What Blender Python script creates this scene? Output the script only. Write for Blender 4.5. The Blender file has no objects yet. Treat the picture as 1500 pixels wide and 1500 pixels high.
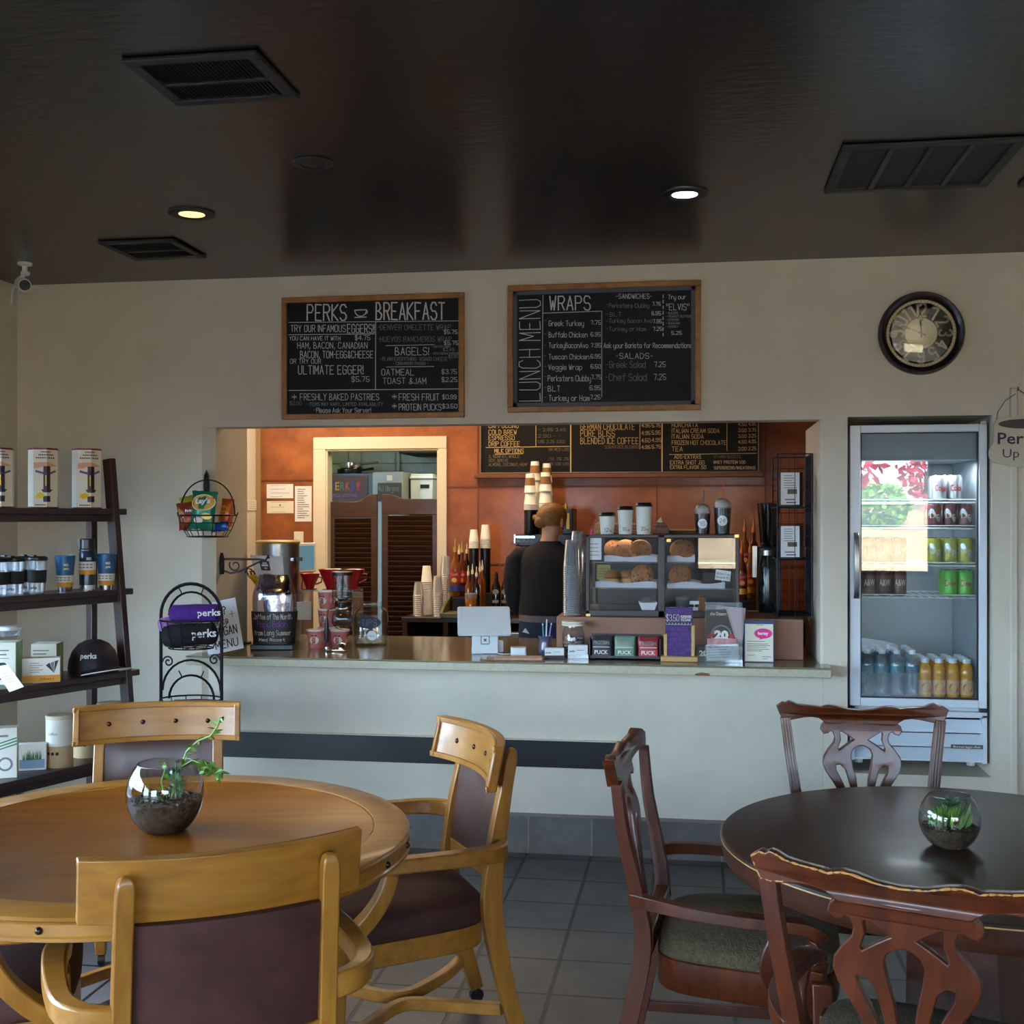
import bpy, bmesh, math, random
from mathutils import Vector as V, Matrix
random.seed(7)
R = math.radians
PI = math.pi
sc_ = bpy.context.scene
COL = sc_.collection
# ------------------------------------------------------------------ survey of the place (metres)
F = 1700.0            # focal length in pixels of a 1500 px frame
HZ = 759.0            # horizon row
HC = 1.565            # camera height
TH = math.atan(264 / F)
S_, C_ = math.sin(TH), math.cos(TH)
YW = 5.41             # front wall face
def ray(px, py=HZ):
    u = (px - 750) / F
    return V((-S_ + u * C_, C_ + u * S_, (HZ - py) / F))
EYE = V((0, 0, HC))
def PY(px, py, Y):
    r = ray(px, py); return EYE + r * (Y / r.y)
def PX(px, py, X):
    r = ray(px, py); return EYE + r * (X / r.x)
def PZ(px, py, z):
    r = ray(px, py); return EYE + r * ((z - HC) / r.z)
def CW(r, d, z=0):
    return V((r * C_ - d * S_, r * S_ + d * C_, z))
def mp(px, Y):        # metres per pixel there
    return Y / ray(px).y / F
# ------------------------------------------------------------------ materials
def lin(c):
    return tuple((x / 255 / 12.92 if x / 255 <= .04045 else ((x / 255 + .055) / 1.055) ** 2.4) for x in c[:3]) + (1,)
MATS = {}
def mat(name, rgb, rough=.5, metal=0, var=0, scale=8, bump=0, bscale=60, kind=None, rgb2=None, spec=.5, stretch=(1, 1, 1), emit=0, coat=0, tr=0, alpha=1):
    if name in MATS: return MATS[name]
    m = bpy.data.materials.new(name); MATS[name] = m
    m.use_nodes = True
    nt = m.node_tree; b = nt.nodes['Principled BSDF']
    b.inputs['Base Color'].default_value = lin(rgb)
    b.inputs['Roughness'].default_value = rough
    b.inputs['Metallic'].default_value = metal
    b.inputs['Specular IOR Level'].default_value = spec
    b.inputs['Coat Weight'].default_value = coat
    b.inputs['Coat Roughness'].default_value = .12
    b.inputs['Transmission Weight'].default_value = tr
    b.inputs['Alpha'].default_value = alpha
    if emit:
        b.inputs['Emission Color'].default_value = lin(rgb); b.inputs['Emission Strength'].default_value = emit
    if not (var or bump or rgb2): return m
    N, L = nt.nodes.new, nt.links.new
    tc = N('ShaderNodeTexCoord'); mpn = N('ShaderNodeMapping'); mpn.inputs['Scale'].default_value = stretch
    L(tc.outputs['Object'], mpn.inputs['Vector'])
    if var or rgb2:
        nz = N('ShaderNodeTexNoise'); nz.inputs['Scale'].default_value = scale; nz.inputs['Detail'].default_value = 6; nz.inputs['Roughness'].default_value = .62
        L(mpn.outputs['Vector'], nz.inputs['Vector'])
        src = nz.outputs['Fac']
        cr = N('ShaderNodeValToRGB')
        c1 = rgb2 or tuple(x * (1 - var) for x in rgb); c2 = rgb if rgb2 else tuple(min(255, x * (1 + var)) for x in rgb)
        cr.color_ramp.elements[0].color = lin(c1); cr.color_ramp.elements[0].position = .3
        cr.color_ramp.elements[1].color = lin(c2); cr.color_ramp.elements[1].position = .7
        L(src, cr.inputs['Fac']); L(cr.outputs['Color'], b.inputs['Base Color'])
    if bump:
        n2 = N('ShaderNodeTexNoise'); n2.inputs['Scale'].default_value = bscale; n2.inputs['Detail'].default_value = 4
        L(mpn.outputs['Vector'], n2.inputs['Vector'])
        bp = N('ShaderNodeBump'); bp.inputs['Strength'].default_value = bump; bp.inputs['Distance'].default_value = .01
        L(n2.outputs['Fac'], bp.inputs['Height']); L(bp.outputs['Normal'], b.inputs['Normal'])
    return m
def glass(name, tint=(255, 255, 255), ior=1.5, rough=.0, boost=1.0, haze=0, edge=0):
    if name in MATS: return MATS[name]
    m = bpy.data.materials.new(name); MATS[name] = m; m.use_nodes = True
    nt = m.node_tree; nt.nodes.remove(nt.nodes['Principled BSDF']); N, L = nt.nodes.new, nt.links.new
    out = nt.nodes['Material Output']
    t = N('ShaderNodeBsdfTransparent'); t.inputs['Color'].default_value = lin(tint)
    base = t
    if edge:
        l2 = N('ShaderNodeLayerWeight'); l2.inputs['Blend'].default_value = .5; p2 = N('ShaderNodeMath'); p2.operation = 'POWER'; p2.inputs[1].default_value = 2.5; L(l2.outputs['Facing'], p2.inputs[0])
        mc = N('ShaderNodeMix'); mc.data_type = 'RGBA'; mc.inputs['A'].default_value = lin(tint); mc.inputs['B'].default_value = lin([x * (1 - edge) for x in tint]); L(p2.outputs[0], mc.inputs['Factor']); L(mc.outputs['Result'], t.inputs['Color'])
    if haze:
        d = N('ShaderNodeBsdfDiffuse'); d.inputs['Color'].default_value = lin((235, 238, 240))
        mh = N('ShaderNodeMixShader'); mh.inputs[0].default_value = haze
        L(t.outputs[0], mh.inputs[1]); L(d.outputs[0], mh.inputs[2]); base = mh
    g = N('ShaderNodeBsdfGlossy'); g.inputs['Roughness'].default_value = rough
    lw = N('ShaderNodeLayerWeight'); lw.inputs['Blend'].default_value = .5
    pw = N('ShaderNodeMath'); pw.operation = 'POWER'; pw.inputs[1].default_value = 5; L(lw.outputs['Facing'], pw.inputs[0])
    f0 = ((ior - 1) / (ior + 1)) ** 2 * boost
    mu = N('ShaderNodeMath'); mu.operation = 'MULTIPLY_ADD'; mu.use_clamp = True; mu.inputs[1].default_value = 1 - f0; mu.inputs[2].default_value = f0
    L(pw.outputs[0], mu.inputs[0])
    mx = N('ShaderNodeMixShader'); L(mu.outputs[0], mx.inputs[0]); L(base.outputs[0], mx.inputs[1]); L(g.outputs[0], mx.inputs[2])
    L(mx.outputs[0], out.inputs['Surface'])
    return m
# ------------------------------------------------------------------ mesh builder
class G:
    def __init__(s, m=None):
        s.v = []; s.f = []; s.fm = []; s.mats = []; s.m = m; s.T = None
    def slot(s, m):
        m = m or s.m
        if m not in s.mats: s.mats.append(m)
        return s.mats.index(m)
    def add(s, vs, fs, m=None):
        b = len(s.v); k = s.slot(m)
        for p in vs:
            p = V(p); s.v.append(s.T @ p if s.T else p)
        for f in fs: s.f.append([b + i for i in f]); s.fm.append(k)
    def box(s, c, d, m=None, rot=None, taper=1):
        x, y, z = d[0] / 2, d[1] / 2, d[2] / 2
        p = [V((sx * x * (taper if sz > 0 else 1), sy * y * (taper if sz > 0 else 1), sz * z)) for sz in (-1, 1) for sy in (-1, 1) for sx in (-1, 1)]
        if rot is not None: p = [rot @ q for q in p]
        c = V(c)
        s.add([q + c for q in p], [(0, 2, 3, 1), (4, 5, 7, 6), (0, 1, 5, 4), (1, 3, 7, 5), (3, 2, 6, 7), (2, 0, 4, 6)], m)
    def bb(s, x0, x1, y0, y1, z0, z1, m=None):
        s.box(((x0 + x1) / 2, (y0 + y1) / 2, (z0 + z1) / 2), (x1 - x0, y1 - y0, z1 - z0), m)
    def lathe(s, prof, c=(0, 0, 0), n=24, m=None, sx=1, sy=1):
        vs = []; fs = []; k = len(prof)
        for i in range(n):
            a = 2 * PI * i / n
            for r, z in prof: vs.append((c[0] + r * math.cos(a) * sx, c[1] + r * math.sin(a) * sy, c[2] + z))
        for i in range(n):
            j = (i + 1) % n
            for q in range(k - 1): fs.append((i * k + q, j * k + q, j * k + q + 1, i * k + q + 1))
        if prof[0][0] > 1e-5: fs.append([i * k for i in range(n)][::-1]) if prof[0][0] > 0 and s.caps[0] else None
        if prof[-1][0] > 1e-5 and s.caps[1]: fs.append([i * k + k - 1 for i in range(n)])
        s.add(vs, [f for f in fs if f], m)
    caps = (True, True)
    def cyl(s, p0, p1, r0, r1=None, n=12, m=None):
        s.tube([p0, p1], [r0, r0 if r1 is None else r1], n, m=m)
    def tube(s, pts, r, n=6, closed=False, m=None):
        s.sweep(pts, None, None, m, n, r, closed)
    def sweep(s, pts, w, h, m=None, n=0, r=None, closed=False, up=(0, 0, 1)):
        pts = [V(p) for p in pts]; k = len(pts); vs = []; fs = []
        rr = r if isinstance(r, (list, tuple)) else [r] * k
        ww = w if isinstance(w, (list, tuple)) else [w] * k
        hh = h if isinstance(h, (list, tuple)) else [h] * k
        if n == 0 and k >= 4 and not closed:      # round the bends of a swept bar
            P, W_, H_ = [], [], []
            for i in range(k - 1):
                p0, p1, p2, p3 = pts[max(i - 1, 0)], pts[i], pts[i + 1], pts[min(i + 2, k - 1)]
                for q in range(3):
                    t = q / 3; P.append(.5 * (2 * p1 + (p2 - p0) * t + (2 * p0 - 5 * p1 + 4 * p2 - p3) * t * t + (3 * p1 - p0 - 3 * p2 + p3) * t ** 3))
                    W_.append(ww[i] + (ww[i + 1] - ww[i]) * t); H_.append(hh[i] + (hh[i + 1] - hh[i]) * t)
            pts, ww, hh = P + [pts[-1]], W_ + [ww[-1]], H_ + [hh[-1]]; k = len(pts); rr = [0] * k
        nor = None
        for i in range(k):
            a = pts[(i - 1) % k] if (closed or i > 0) else pts[i]; b = pts[(i + 1) % k] if (closed or i < k - 1) else pts[i]
            t = (b - a)
            t = t.normalized() if t.length > 1e-9 else V((0, 0, 1))
            if nor is None or n == 0:
                u = V(up)
                if abs(t.dot(u)) > .98: u = V((0, 1, 0)) if abs(t.y) < .9 else V((1, 0, 0))
                if n == 0 and nor is not None and abs(t.dot(V(up))) > .98: u = nor
                nn = (u - t * u.dot(t)).normalized()
            else:
                nn = (nor - t * nor.dot(t)); nn = nn.normalized() if nn.length > 1e-6 else nor
            nor = nn
            bi = t.cross(nn)
            if n:
                for q in range(n):
                    a_ = 2 * PI * q / n
                    vs.append(pts[i] + (nn * math.cos(a_) + bi * math.sin(a_)) * rr[i])
            else:
                for sx, sz in ((-1, -1), (1, -1), (1, 1), (-1, 1)): vs.append(pts[i] + bi * (sx * ww[i] / 2) + nn * (sz * hh[i] / 2))
        q = n or 4
        for i in range(k if closed else k - 1):
            j = (i + 1) % k
            for e in range(q): fs.append((i * q + e, i * q + (e + 1) % q, j * q + (e + 1) % q, j * q + e))
        if not closed:
            fs.append(list(range(q))[::-1]); fs.append([(k - 1) * q + e for e in range(q)])
        s.add(vs, fs, m)
    def prism(s, poly, a, b, ax='z', m=None):
        n = len(poly)
        def P(p, h): return (p[0], p[1], h) if ax == 'z' else ((p[0], h, p[1]) if ax == 'y' else (h, p[0], p[1]))
        vs = [P(p, a) for p in poly] + [P(p, b) for p in poly]
        s.add(vs, [list(range(n))[::-1], [n + i for i in range(n)]] + [(i, (i + 1) % n, n + (i + 1) % n, n + i) for i in range(n)], m)
    def quad(s, a, b, c, d, m=None): s.add([a, b, c, d], [(0, 1, 2, 3)], m)
    def rect(s, x0, x1, z0, z1, y, m=None): s.quad((x0, y, z0), (x1, y, z0), (x1, y, z1), (x0, y, z1), m)
    def ball(s, c, r, sc=(1, 1, 1), n=12, m=None, rot=None):
        k = max(5, n // 2); vs = []; fs = []
        for i in range(k + 1):
            t = PI * i / k
            for j in range(n):
                p = 2 * PI * j / n
                q = V((r * sc[0] * math.sin(t) * math.cos(p), r * sc[1] * math.sin(t) * math.sin(p), r * sc[2] * math.cos(t)))
                vs.append((rot @ q if rot is not None else q) + V(c))
        for i in range(k):
            for j in range(n): fs.append((i * n + j, (i + 1) * n + j, (i + 1) * n + (j + 1) % n, i * n + (j + 1) % n))
        s.add(vs, fs, m)
    def disc(s, c, r, n=20, ax='y', m=None, ry=None):
        ry = ry or r
        pts = [(c[0] + r * math.cos(2 * PI * i / n), c[1], c[2] + ry * math.sin(2 * PI * i / n)) if ax == 'y' else (c[0] + r * math.cos(2 * PI * i / n), c[1] + ry * math.sin(2 * PI * i / n), c[2]) for i in range(n)]
        s.add(pts, [list(range(n))], m)
    def o(s, name, parent=None, loc=None, rz=0, bevel=0, smooth=38, seg=2, sub=0, recalc=True):
        me = bpy.data.meshes.new(name)
        me.from_pydata([tuple(p) for p in s.v], [], s.f)
        for m in s.mats: me.materials.append(m)
        me.polygons.foreach_set('material_index', s.fm)
        if recalc:
            bm = bmesh.new(); bm.from_mesh(me)
            if sub: bmesh.ops.remove_doubles(bm, verts=bm.verts, dist=1e-5)
            bmesh.ops.recalc_face_normals(bm, faces=bm.faces); bm.to_mesh(me); bm.free()
        me.polygons.foreach_set('use_smooth', [True] * len(me.polygons))
        if not sub: me.set_sharp_from_angle(angle=R(smooth))
        ob = bpy.data.objects.new(name, me); COL.objects.link(ob)
        if parent: ob.parent = parent
        if loc is not None: ob.location = loc
        ob.rotation_euler.z = rz
        if bevel:
            b = ob.modifiers.new('Bevel', 'BEVEL'); b.width = bevel; b.segments = seg; b.limit_method = 'ANGLE'; b.angle_limit = R(38)
        if sub:
            b = ob.modifiers.new('Subsurf', 'SUBSURF'); b.levels = b.render_levels = sub
        return ob
def T(name, label, cat, loc=(0, 0, 0), rz=0, group=None):
    o = bpy.data.objects.new(name, None); COL.objects.link(o); o.empty_display_size = .05
    o.location = loc; o.rotation_euler = (0, 0, rz)
    return tag(o, label, cat, group)
def tag(o, label, cat, group=None):
    o['label'] = label; o['category'] = cat
    if group: o['group'] = group
    return o
def struct(o): o['kind'] = 'structure'; return o
KIDS = {}
def dup(root, loc=None, rz=None, label=None, group=None, parent=None):
    r = root.copy(); COL.objects.link(r); r.parent = parent
    for ch in root.children: dup(ch, parent=r)
    if loc is not None: r.location = loc
    if rz is not None: r.rotation_euler.z = rz
    if label: r['label'] = label
    if group: r['group'] = group
    return r
def curve_mesh(splines, ext=0, bev=0, res=2):      # filled 2D outlines with holes -> (verts, faces)
    cu = bpy.data.curves.new('outline', 'CURVE'); cu.dimensions = '2D'; cu.fill_mode = 'BOTH'; cu.extrude = ext; cu.bevel_depth = bev; cu.bevel_resolution = 1; cu.resolution_u = res
    for pts, smooth in splines:
        if smooth:
            sp = cu.splines.new('BEZIER'); sp.bezier_points.add(len(pts) - 1)
            for b, p in zip(sp.bezier_points, pts):
                b.co = (p[0], p[1], 0); b.handle_left_type = b.handle_right_type = 'AUTO'
        else:
            sp = cu.splines.new('POLY'); sp.points.add(len(pts) - 1)
            for b, p in zip(sp.points, pts): b.co = (p[0], p[1], 0, 1)
        sp.use_cyclic_u = True
    return grab(cu)
def grab(cu):
    ob = bpy.data.objects.new('outline', cu); COL.objects.link(ob)
    bpy.context.view_layer.update()
    me = bpy.data.meshes.new_from_object(ob.evaluated_get(bpy.context.evaluated_depsgraph_get()))
    vs = [v.co.copy() for v in me.vertices]; fs = [list(p.vertices) for p in me.polygons]
    bpy.data.objects.remove(ob); bpy.data.meshes.remove(me); bpy.data.curves.remove(cu)
    return vs, fs
TXT = {}
def print_text(g, text, p, ux, uz, h, w=None, m=None, bold=0, align='l'):   # printed letters as flat geometry
    key = (text, bold)
    if key not in TXT:
        cu = bpy.data.curves.new('lettering', 'FONT'); cu.body = text; cu.size = 1; cu.resolution_u = 2; cu.offset = bold
        TXT[key] = grab(cu)
    vs, fs = TXT[key]
    if not vs: return
    x0 = min(v.x for v in vs); x1 = max(v.x for v in vs); hh = .72
    k = h / hh; kx = (w / (x1 - x0)) if w else k
    sh = {'l': 0, 'c': -.5, 'r': -1}[align] * (x1 - x0) * kx
    p, ux, uz = V(p), V(ux), V(uz)
    g.add([p + ux * ((v.x - x0) * kx + sh) + uz * (v.y * k) for v in vs], fs, m)
# ------------------------------------------------------------------ single-stroke hand lettering
GL = dict(l.split(' ', 1) for l in '''A 02 28 42|14 34
B 02 08 28 37 36 25 05|25 44 43 32 02
C 47 38 18 07 03 12 32 43
D 02 08 28 46 44 22 02
E 48 08 02 42|05 35
F 48 08 02|05 35
G 47 38 18 07 03 12 32 43 45 25
H 02 08|42 48|05 45
I 22 28
J 38 33 22 12 03
K 02 08|48 05 42
L 08 02 42
M 02 08 24 48 42
N 02 08 42 48
O 18 07 03 12 32 43 47 38 18
P 02 08 38 47 46 35 05
Q 18 07 03 12 32 43 47 38 18|24 42
R 02 08 38 47 46 35 05|25 42
S 47 38 18 07 06 15 35 44 43 32 12 03
T 08 48|28 22
U 08 03 12 32 43 48
V 08 22 48
W 08 12 26 32 48
X 02 48|08 42
Y 08 25 48|25 22
Z 08 48 02 42
0 18 07 03 12 32 43 47 38 18
1 17 28 22
2 07 18 38 47 46 02 42
3 07 18 38 47 46 35 25|35 44 43 32 12 03
4 32 38 04 44
5 48 08 05 35 44 43 32 12 03
6 47 38 18 07 03 12 32 43 44 35 15 04
7 08 48 22
8 15 06 07 18 38 47 46 35 15 04 03 12 32 43 44 35
9 45 15 06 07 18 38 47 43 32 12 03
a 46 16 05 03 12 32 44|46 42
b 08 02|05 16 36 45 43 32 12 03
c 45 36 16 05 03 12 32 43
d 48 42|45 36 16 05 03 12 32 43
e 04 44 45 36 16 05 03 12 32 43
f 48 38 27 22|06 46
g 46 16 05 04 13 33 44|46 41 30 10 01
h 08 02|05 16 36 45 42
i 26 22|28 27
j 26 21 10|28 27
k 08 02|46 04 42
l 28 22
m 02 06|05 16 25 22|25 36 45 42
n 02 06|05 16 36 45 42
o 16 05 03 12 32 43 45 36 16
p 00 06|05 16 36 45 43 32 12 03
q 40 46|45 36 16 05 03 12 32 43
r 02 06|04 16 36
s 45 36 16 05 14 34 43 32 12 03
t 28 23 32 42|06 46
u 06 03 12 32 43|46 42
v 06 22 46
w 06 12 25 32 46
x 06 42|46 02
y 06 03 12 32|46 41 30 10
z 06 46 02 42
. 22 23
, 23 11
! 28 24|22 23
- 15 35
& 42 16 17 28 37 36 03 12 22 44
$ 47 38 18 07 06 15 35 44 43 32 12 03|29 21
" 18 16|38 36
* 22 28|04 46|06 44
' 28 26
? 07 18 38 47 46 25 24|22 23
/ 02 48
: 23 24|26 27
+ 05 45|23 27
( 38 26 24 32
) 18 26 24 12'''.split('\n'))
def hand(g, text, p, ux, uz, h, w=None, sw=None, m=None, jit=.12, align='l'):
    p, ux, uz = V(p), V(ux), V(uz); x = 0; strokes = []
    for ch in text:
        if ch == ' ': x += 3; continue
        d = GL.get(ch)
        if d is None: continue
        st = [[(int(q[0]), int(q[1]) - 2) for q in a.split()] for a in d.split('|')]
        x0 = min(q[0] for a in st for q in a); x1 = max(q[0] for a in st for q in a)
        for a in st: strokes.append([(x + q[0] - x0 + random.uniform(-jit, jit), q[1] + random.uniform(-jit, jit)) for q in a])
        x += x1 - x0 + 1.7
    tot = max(x - 1.7, .1); k = h / 6; kx = w / tot if w else k * .8
    sw = sw or h * .1; hw = sw / 2
    sh = {'l': 0, 'c': -.5, 'r': -1}[align] * tot * kx
    for a in strokes:
        for q in range(len(a) - 1):
            A = V((a[q][0] * kx + sh, a[q][1] * k)); B = V((a[q + 1][0] * kx + sh, a[q + 1][1] * k)); d = B - A
            if d.length < 1e-6: continue
            d.normalize(); n = V((-d.y, d.x)) * hw; A = A - d * hw * .7; B = B + d * hw * .7
            g.quad(*[p + ux * c.x + uz * c.y for c in (A + n, A - n, B - n, B + n)], m=m)
UX, UZ = V((1, 0, 0)), V((0, 0, 1))
# ================================================================== camera, light
cam = bpy.data.objects.new('camera', bpy.data.cameras.new('camera')); COL.objects.link(cam); sc_.camera = cam
cam.location = EYE; cam.rotation_euler = (R(90), 0, TH)
cam.data.sensor_width = 36; cam.data.lens = 36 * F / 1500; cam.data.shift_y = (HZ - 750) / 1500; cam.data.clip_start = .05
sc_.view_settings.view_transform = 'Standard'; sc_.view_settings.look = 'None'; sc_.view_settings.exposure = 2.36; sc_.view_settings.gamma = 1.0
sc_.cycles.use_denoising = True; sc_.cycles.max_bounces = 10; sc_.cycles.diffuse_bounces = 5; sc_.cycles.transparent_max_bounces = 24
sc_.cycles.caustics_reflective = False; sc_.cycles.caustics_refractive = False; sc_.cycles.sample_clamp_indirect = 4
w = bpy.data.worlds.new('sky'); sc_.world = w; w.use_nodes = True
wn = w.node_tree; bg = wn.nodes['Background']
tcw = wn.nodes.new('ShaderNodeTexCoord'); sep = wn.nodes.new('ShaderNodeSeparateXYZ'); crw = wn.nodes.new('ShaderNodeValToRGB')
wn.links.new(tcw.outputs['Generated'], sep.inputs[0]); wn.links.new(sep.outputs['Z'], crw.inputs['Fac'])
crw.color_ramp.elements[0].color = (.52, .77, 1, 1); crw.color_ramp.elements[0].position = 0
crw.color_ramp.elements[1].color = (.50, .70, 1, 1); crw.color_ramp.elements[1].position = .7
wn.links.new(crw.outputs['Color'], bg.inputs['Color']); bg.inputs['Strength'].default_value = 5.2
def lamp(name, typ, loc, energy, color=(1, 1, 1), rot=(0, 0, 0), size=None, size_y=None, **kw):
    l = bpy.data.lights.new(name, typ); l.energy = energy; l.color = color
    o = bpy.data.objects.new(name, l); COL.objects.link(o); o.location = loc; o.rotation_euler = rot
    if size is not None:
        if typ == 'AREA':
            l.size = size
            if size_y: l.shape = 'RECTANGLE'; l.size_y = size_y
        else: l.shadow_soft_size = size
    for k, v in kw.items(): setattr(l, k, v)
    return o
sun = lamp('sun', 'SUN', (5, 6, 12), 6, (1, .90, .76), (R(-38), R(22), 0)); sun.data.angle = R(.6)
def portal(x, y, z, rot, sx, sy):
    p = lamp('window_light', 'AREA', (x, y, z), 1, size=sx, size_y=sy, rot=rot); p.data.cycles.is_portal = True
# ================================================================== materials of the room
M_wall = mat('painted plaster', (212, 201, 183), .75, var=.03, scale=2.2, bump=.12, bscale=90)
M_white = mat('white bar wall', (214, 205, 188), .7, var=.02, scale=3)
M_ceil = mat('dark glossy ceiling paint', (27, 18, 14), .27, var=.14, scale=5, bump=.10, bscale=14, stretch=(1, 3, 1), spec=.5)
M_orange = mat('orange sponged panelling', (168, 94, 44), .55, rgb2=(118, 60, 26), scale=5.5, bump=.3, bscale=9, coat=.15)
M_trim = mat('cream door trim', (222, 210, 188), .5)
M_black = mat('black satin', (16, 16, 18), .35)
M_blackm = mat('black matt', (14, 13, 14), .7)
M_iron = mat('wrought iron', (26, 24, 30), .45, metal=.6)
M_chrome = mat('polished steel', (200, 198, 196), .16, metal=1)
M_steel = mat('brushed steel', (150, 150, 150), .32, metal=1)
M_paper = mat('white paper', (226, 226, 228), .7)
M_card = mat('cream card', (226, 219, 200), .7)
M_plw = mat('white plastic', (224, 228, 230), .35)
M_alu = mat('pale aluminium', (190, 194, 202), .4, metal=.35)
M_ink = mat('dark ink', (34, 30, 34), .6)
M_gray = mat('grey ink', (120, 118, 122), .6)
M_chalk = mat('white chalk', (220, 216, 210), .8)
M_chalkd = mat('faint chalk', (138, 134, 130), .8)
M_glass = glass('clear pane', boost=1.6)
M_bowl = glass('clear bowl glass', (246, 250, 250), boost=2.2, edge=.45)
M_clear = glass('clear plastic', (238, 240, 244), rough=.05, boost=2.2, haze=.12, edge=.35)
M_cupc = glass('clear cup plastic', (240, 240, 246), rough=.16, boost=8, haze=.26, edge=.15)
def tile_mat(name, s, x0, y0, c1, c2, mortar, mw, vert=False):
    m = bpy.data.materials.new(name); m.use_nodes = True; nt = m.node_tree; b = nt.nodes['Principled BSDF']; N, L = nt.nodes.new, nt.links.new
    tc = N('ShaderNodeTexCoord'); mpn = N('ShaderNodeMapping'); mpn.inputs['Location'].default_value = (-x0, -y0, 0)
    if vert: mpn.inputs['Rotation'].default_value = (R(-90), 0, 0)
    L(tc.outputs['Object'], mpn.inputs['Vector'])
    br = N('ShaderNodeTexBrick'); br.offset = 0; br.inputs['Scale'].default_value = 1; br.inputs['Brick Width'].default_value = s[0]; br.inputs['Row Height'].default_value = s[1]
    br.inputs['Mortar Size'].default_value = mw; br.inputs['Mortar Smooth'].default_value = .3; br.inputs['Bias'].default_value = 0
    br.inputs['Color1'].default_value = lin(c1); br.inputs['Color2'].default_value = lin(c2); br.inputs['Mortar'].default_value = lin(mortar)
    L(mpn.outputs['Vector'], br.inputs['Vector'])
    nz = N('ShaderNodeTexNoise'); nz.inputs['Scale'].default_value = 5; nz.inputs['Detail'].default_value = 8; nz.inputs['Roughness'].default_value = .65
    L(tc.outputs['Object'], nz.inputs['Vector'])
    mm = N('ShaderNodeMix'); mm.data_type = 'RGBA'; mm.blend_type = 'OVERLAY'; mm.inputs['Factor'].default_value = .75
    L(br.outputs['Color'], mm.inputs['A']); L(nz.outputs['Fac'], mm.inputs['B']); L(mm.outputs['Result'], b.inputs['Base Color'])
    b.inputs['Roughness'].default_value = .42
    bp = N('ShaderNodeBump'); bp.inputs['Strength'].default_value = .5; bp.inputs['Distance'].default_value = .004; bp.invert = True
    L(br.outputs['Fac'], bp.inputs['Height']); L(bp.outputs['Normal'], b.inputs['Normal'])
    return m
xa, xb = PZ(775, 1245, 0).x, PZ(868, 1247, 0).x
ts = (xb - xa)
yl = [PZ(800, y, 0).y for y in (1287.7, 1322.3, 1361.8, 1405.5, 1455.8)]
tsy = (yl[0] - yl[-1]) / 4
M_floor = tile_mat('slate floor tile', (ts, tsy), xb % ts, (sum(yl) / 5) % tsy, (76, 71, 70), (90, 85, 82), (20, 20, 22), .0075)
M_base = tile_mat('slate skirting tile', (ts, .4), xb % ts, -.1, (92, 86, 84), (104, 97, 94), (128, 120, 116), .004, vert=True)
# ================================================================== room shell
XL, XR, YB, ZC = -3.37, 3.3, -2.6, 2.74
OX0, OX1, OZ0, OZ1 = -2.33, .574, .86, 2.012
g = G(M_floor); g.bb(-3.6, 3.5, YB - .1, 11, -.1, 0); struct(g.o('floor'))
g = G(M_ceil); g.bb(-3.6, 3.5, YB - .1, 5.5, ZC, ZC + .1); struct(g.o('ceiling'))
g = G(M_white); g.bb(-3.6, 3.5, 5.5, 11, ZC, ZC + .1); struct(g.o('ceiling_bar'))
NX0, NX1, NZ0, NZ1 = PY(1241.5, 760, YW).x, PY(1453, 760, YW).x, .415, 2.022
g = G(M_wall)
g.prism([(XL - .15, YW), (OX0 - .055, YW), (OX0, YW + .045), (OX0, 5.86), (XL - .15, 5.86)], 0, ZC)
g.bb(OX0 - .055, NX0, YW, 5.53, OZ1, ZC)
g.bb(OX0 - .02, OX1 + .01, YW, 5.53, 0, OZ0)
g.prism([(OX1 + .012, YW), (NX0, YW), (NX0, 6.1), (OX1, 6.1), (OX1, YW + .012)], 0, OZ1)
g.bb(NX0, NX1, YW, 6.1, 0, NZ0); g.bb(NX0, NX1, YW, 6.1, NZ1, ZC); g.bb(NX0, NX1, 6.06, 6.1, NZ0, NZ1)
g.bb(NX1, XR + .15, YW, 6.1, 0, ZC)
struct(g.o('wall_front'))
def holed(g, axis, fixed0, fixed1, a0, a1, z0, z1, holes):
    def bx(p, q, zz0, zz1):
        if q - p < 1e-4 or zz1 - zz0 < 1e-4: return
        if axis == 'x': g.bb(p, q, fixed0, fixed1, zz0, zz1)
        else: g.bb(fixed0, fixed1, p, q, zz0, zz1)
    a = a0
    for h0, h1, hz0, hz1 in holes:
        bx(a, h0, z0, z1); bx(h0, h1, z0, hz0); bx(h0, h1, hz1, z1); a = h1
    bx(a, a1, z0, z1)
WB = [(-2.95, -1.3, .2, 2.1), (.02, 2.66, .92, 2.26)]  # back-left opening is unseen, sized to brighten the lower front wall
WL = [(-1.9, .4, .4, 2.0), (.7, 4.0, .4, 2.0)]
g = G(M_wall); holed(g, 'x', YB - .15, YB, XL - .15, XR + .15, 0, ZC, WB); struct(g.o('wall_back'))
g = G(M_wall); holed(g, 'y', XL - .15, XL, YB, YW, 0, ZC, WL); struct(g.o('wall_left'))
g = G(M_wall); g.bb(XR, XR + .15, YB, YW, 0, ZC); struct(g.o('wall_right'))
M_frame = mat('window frame', (60, 58, 58), .5)
n = 0
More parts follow.
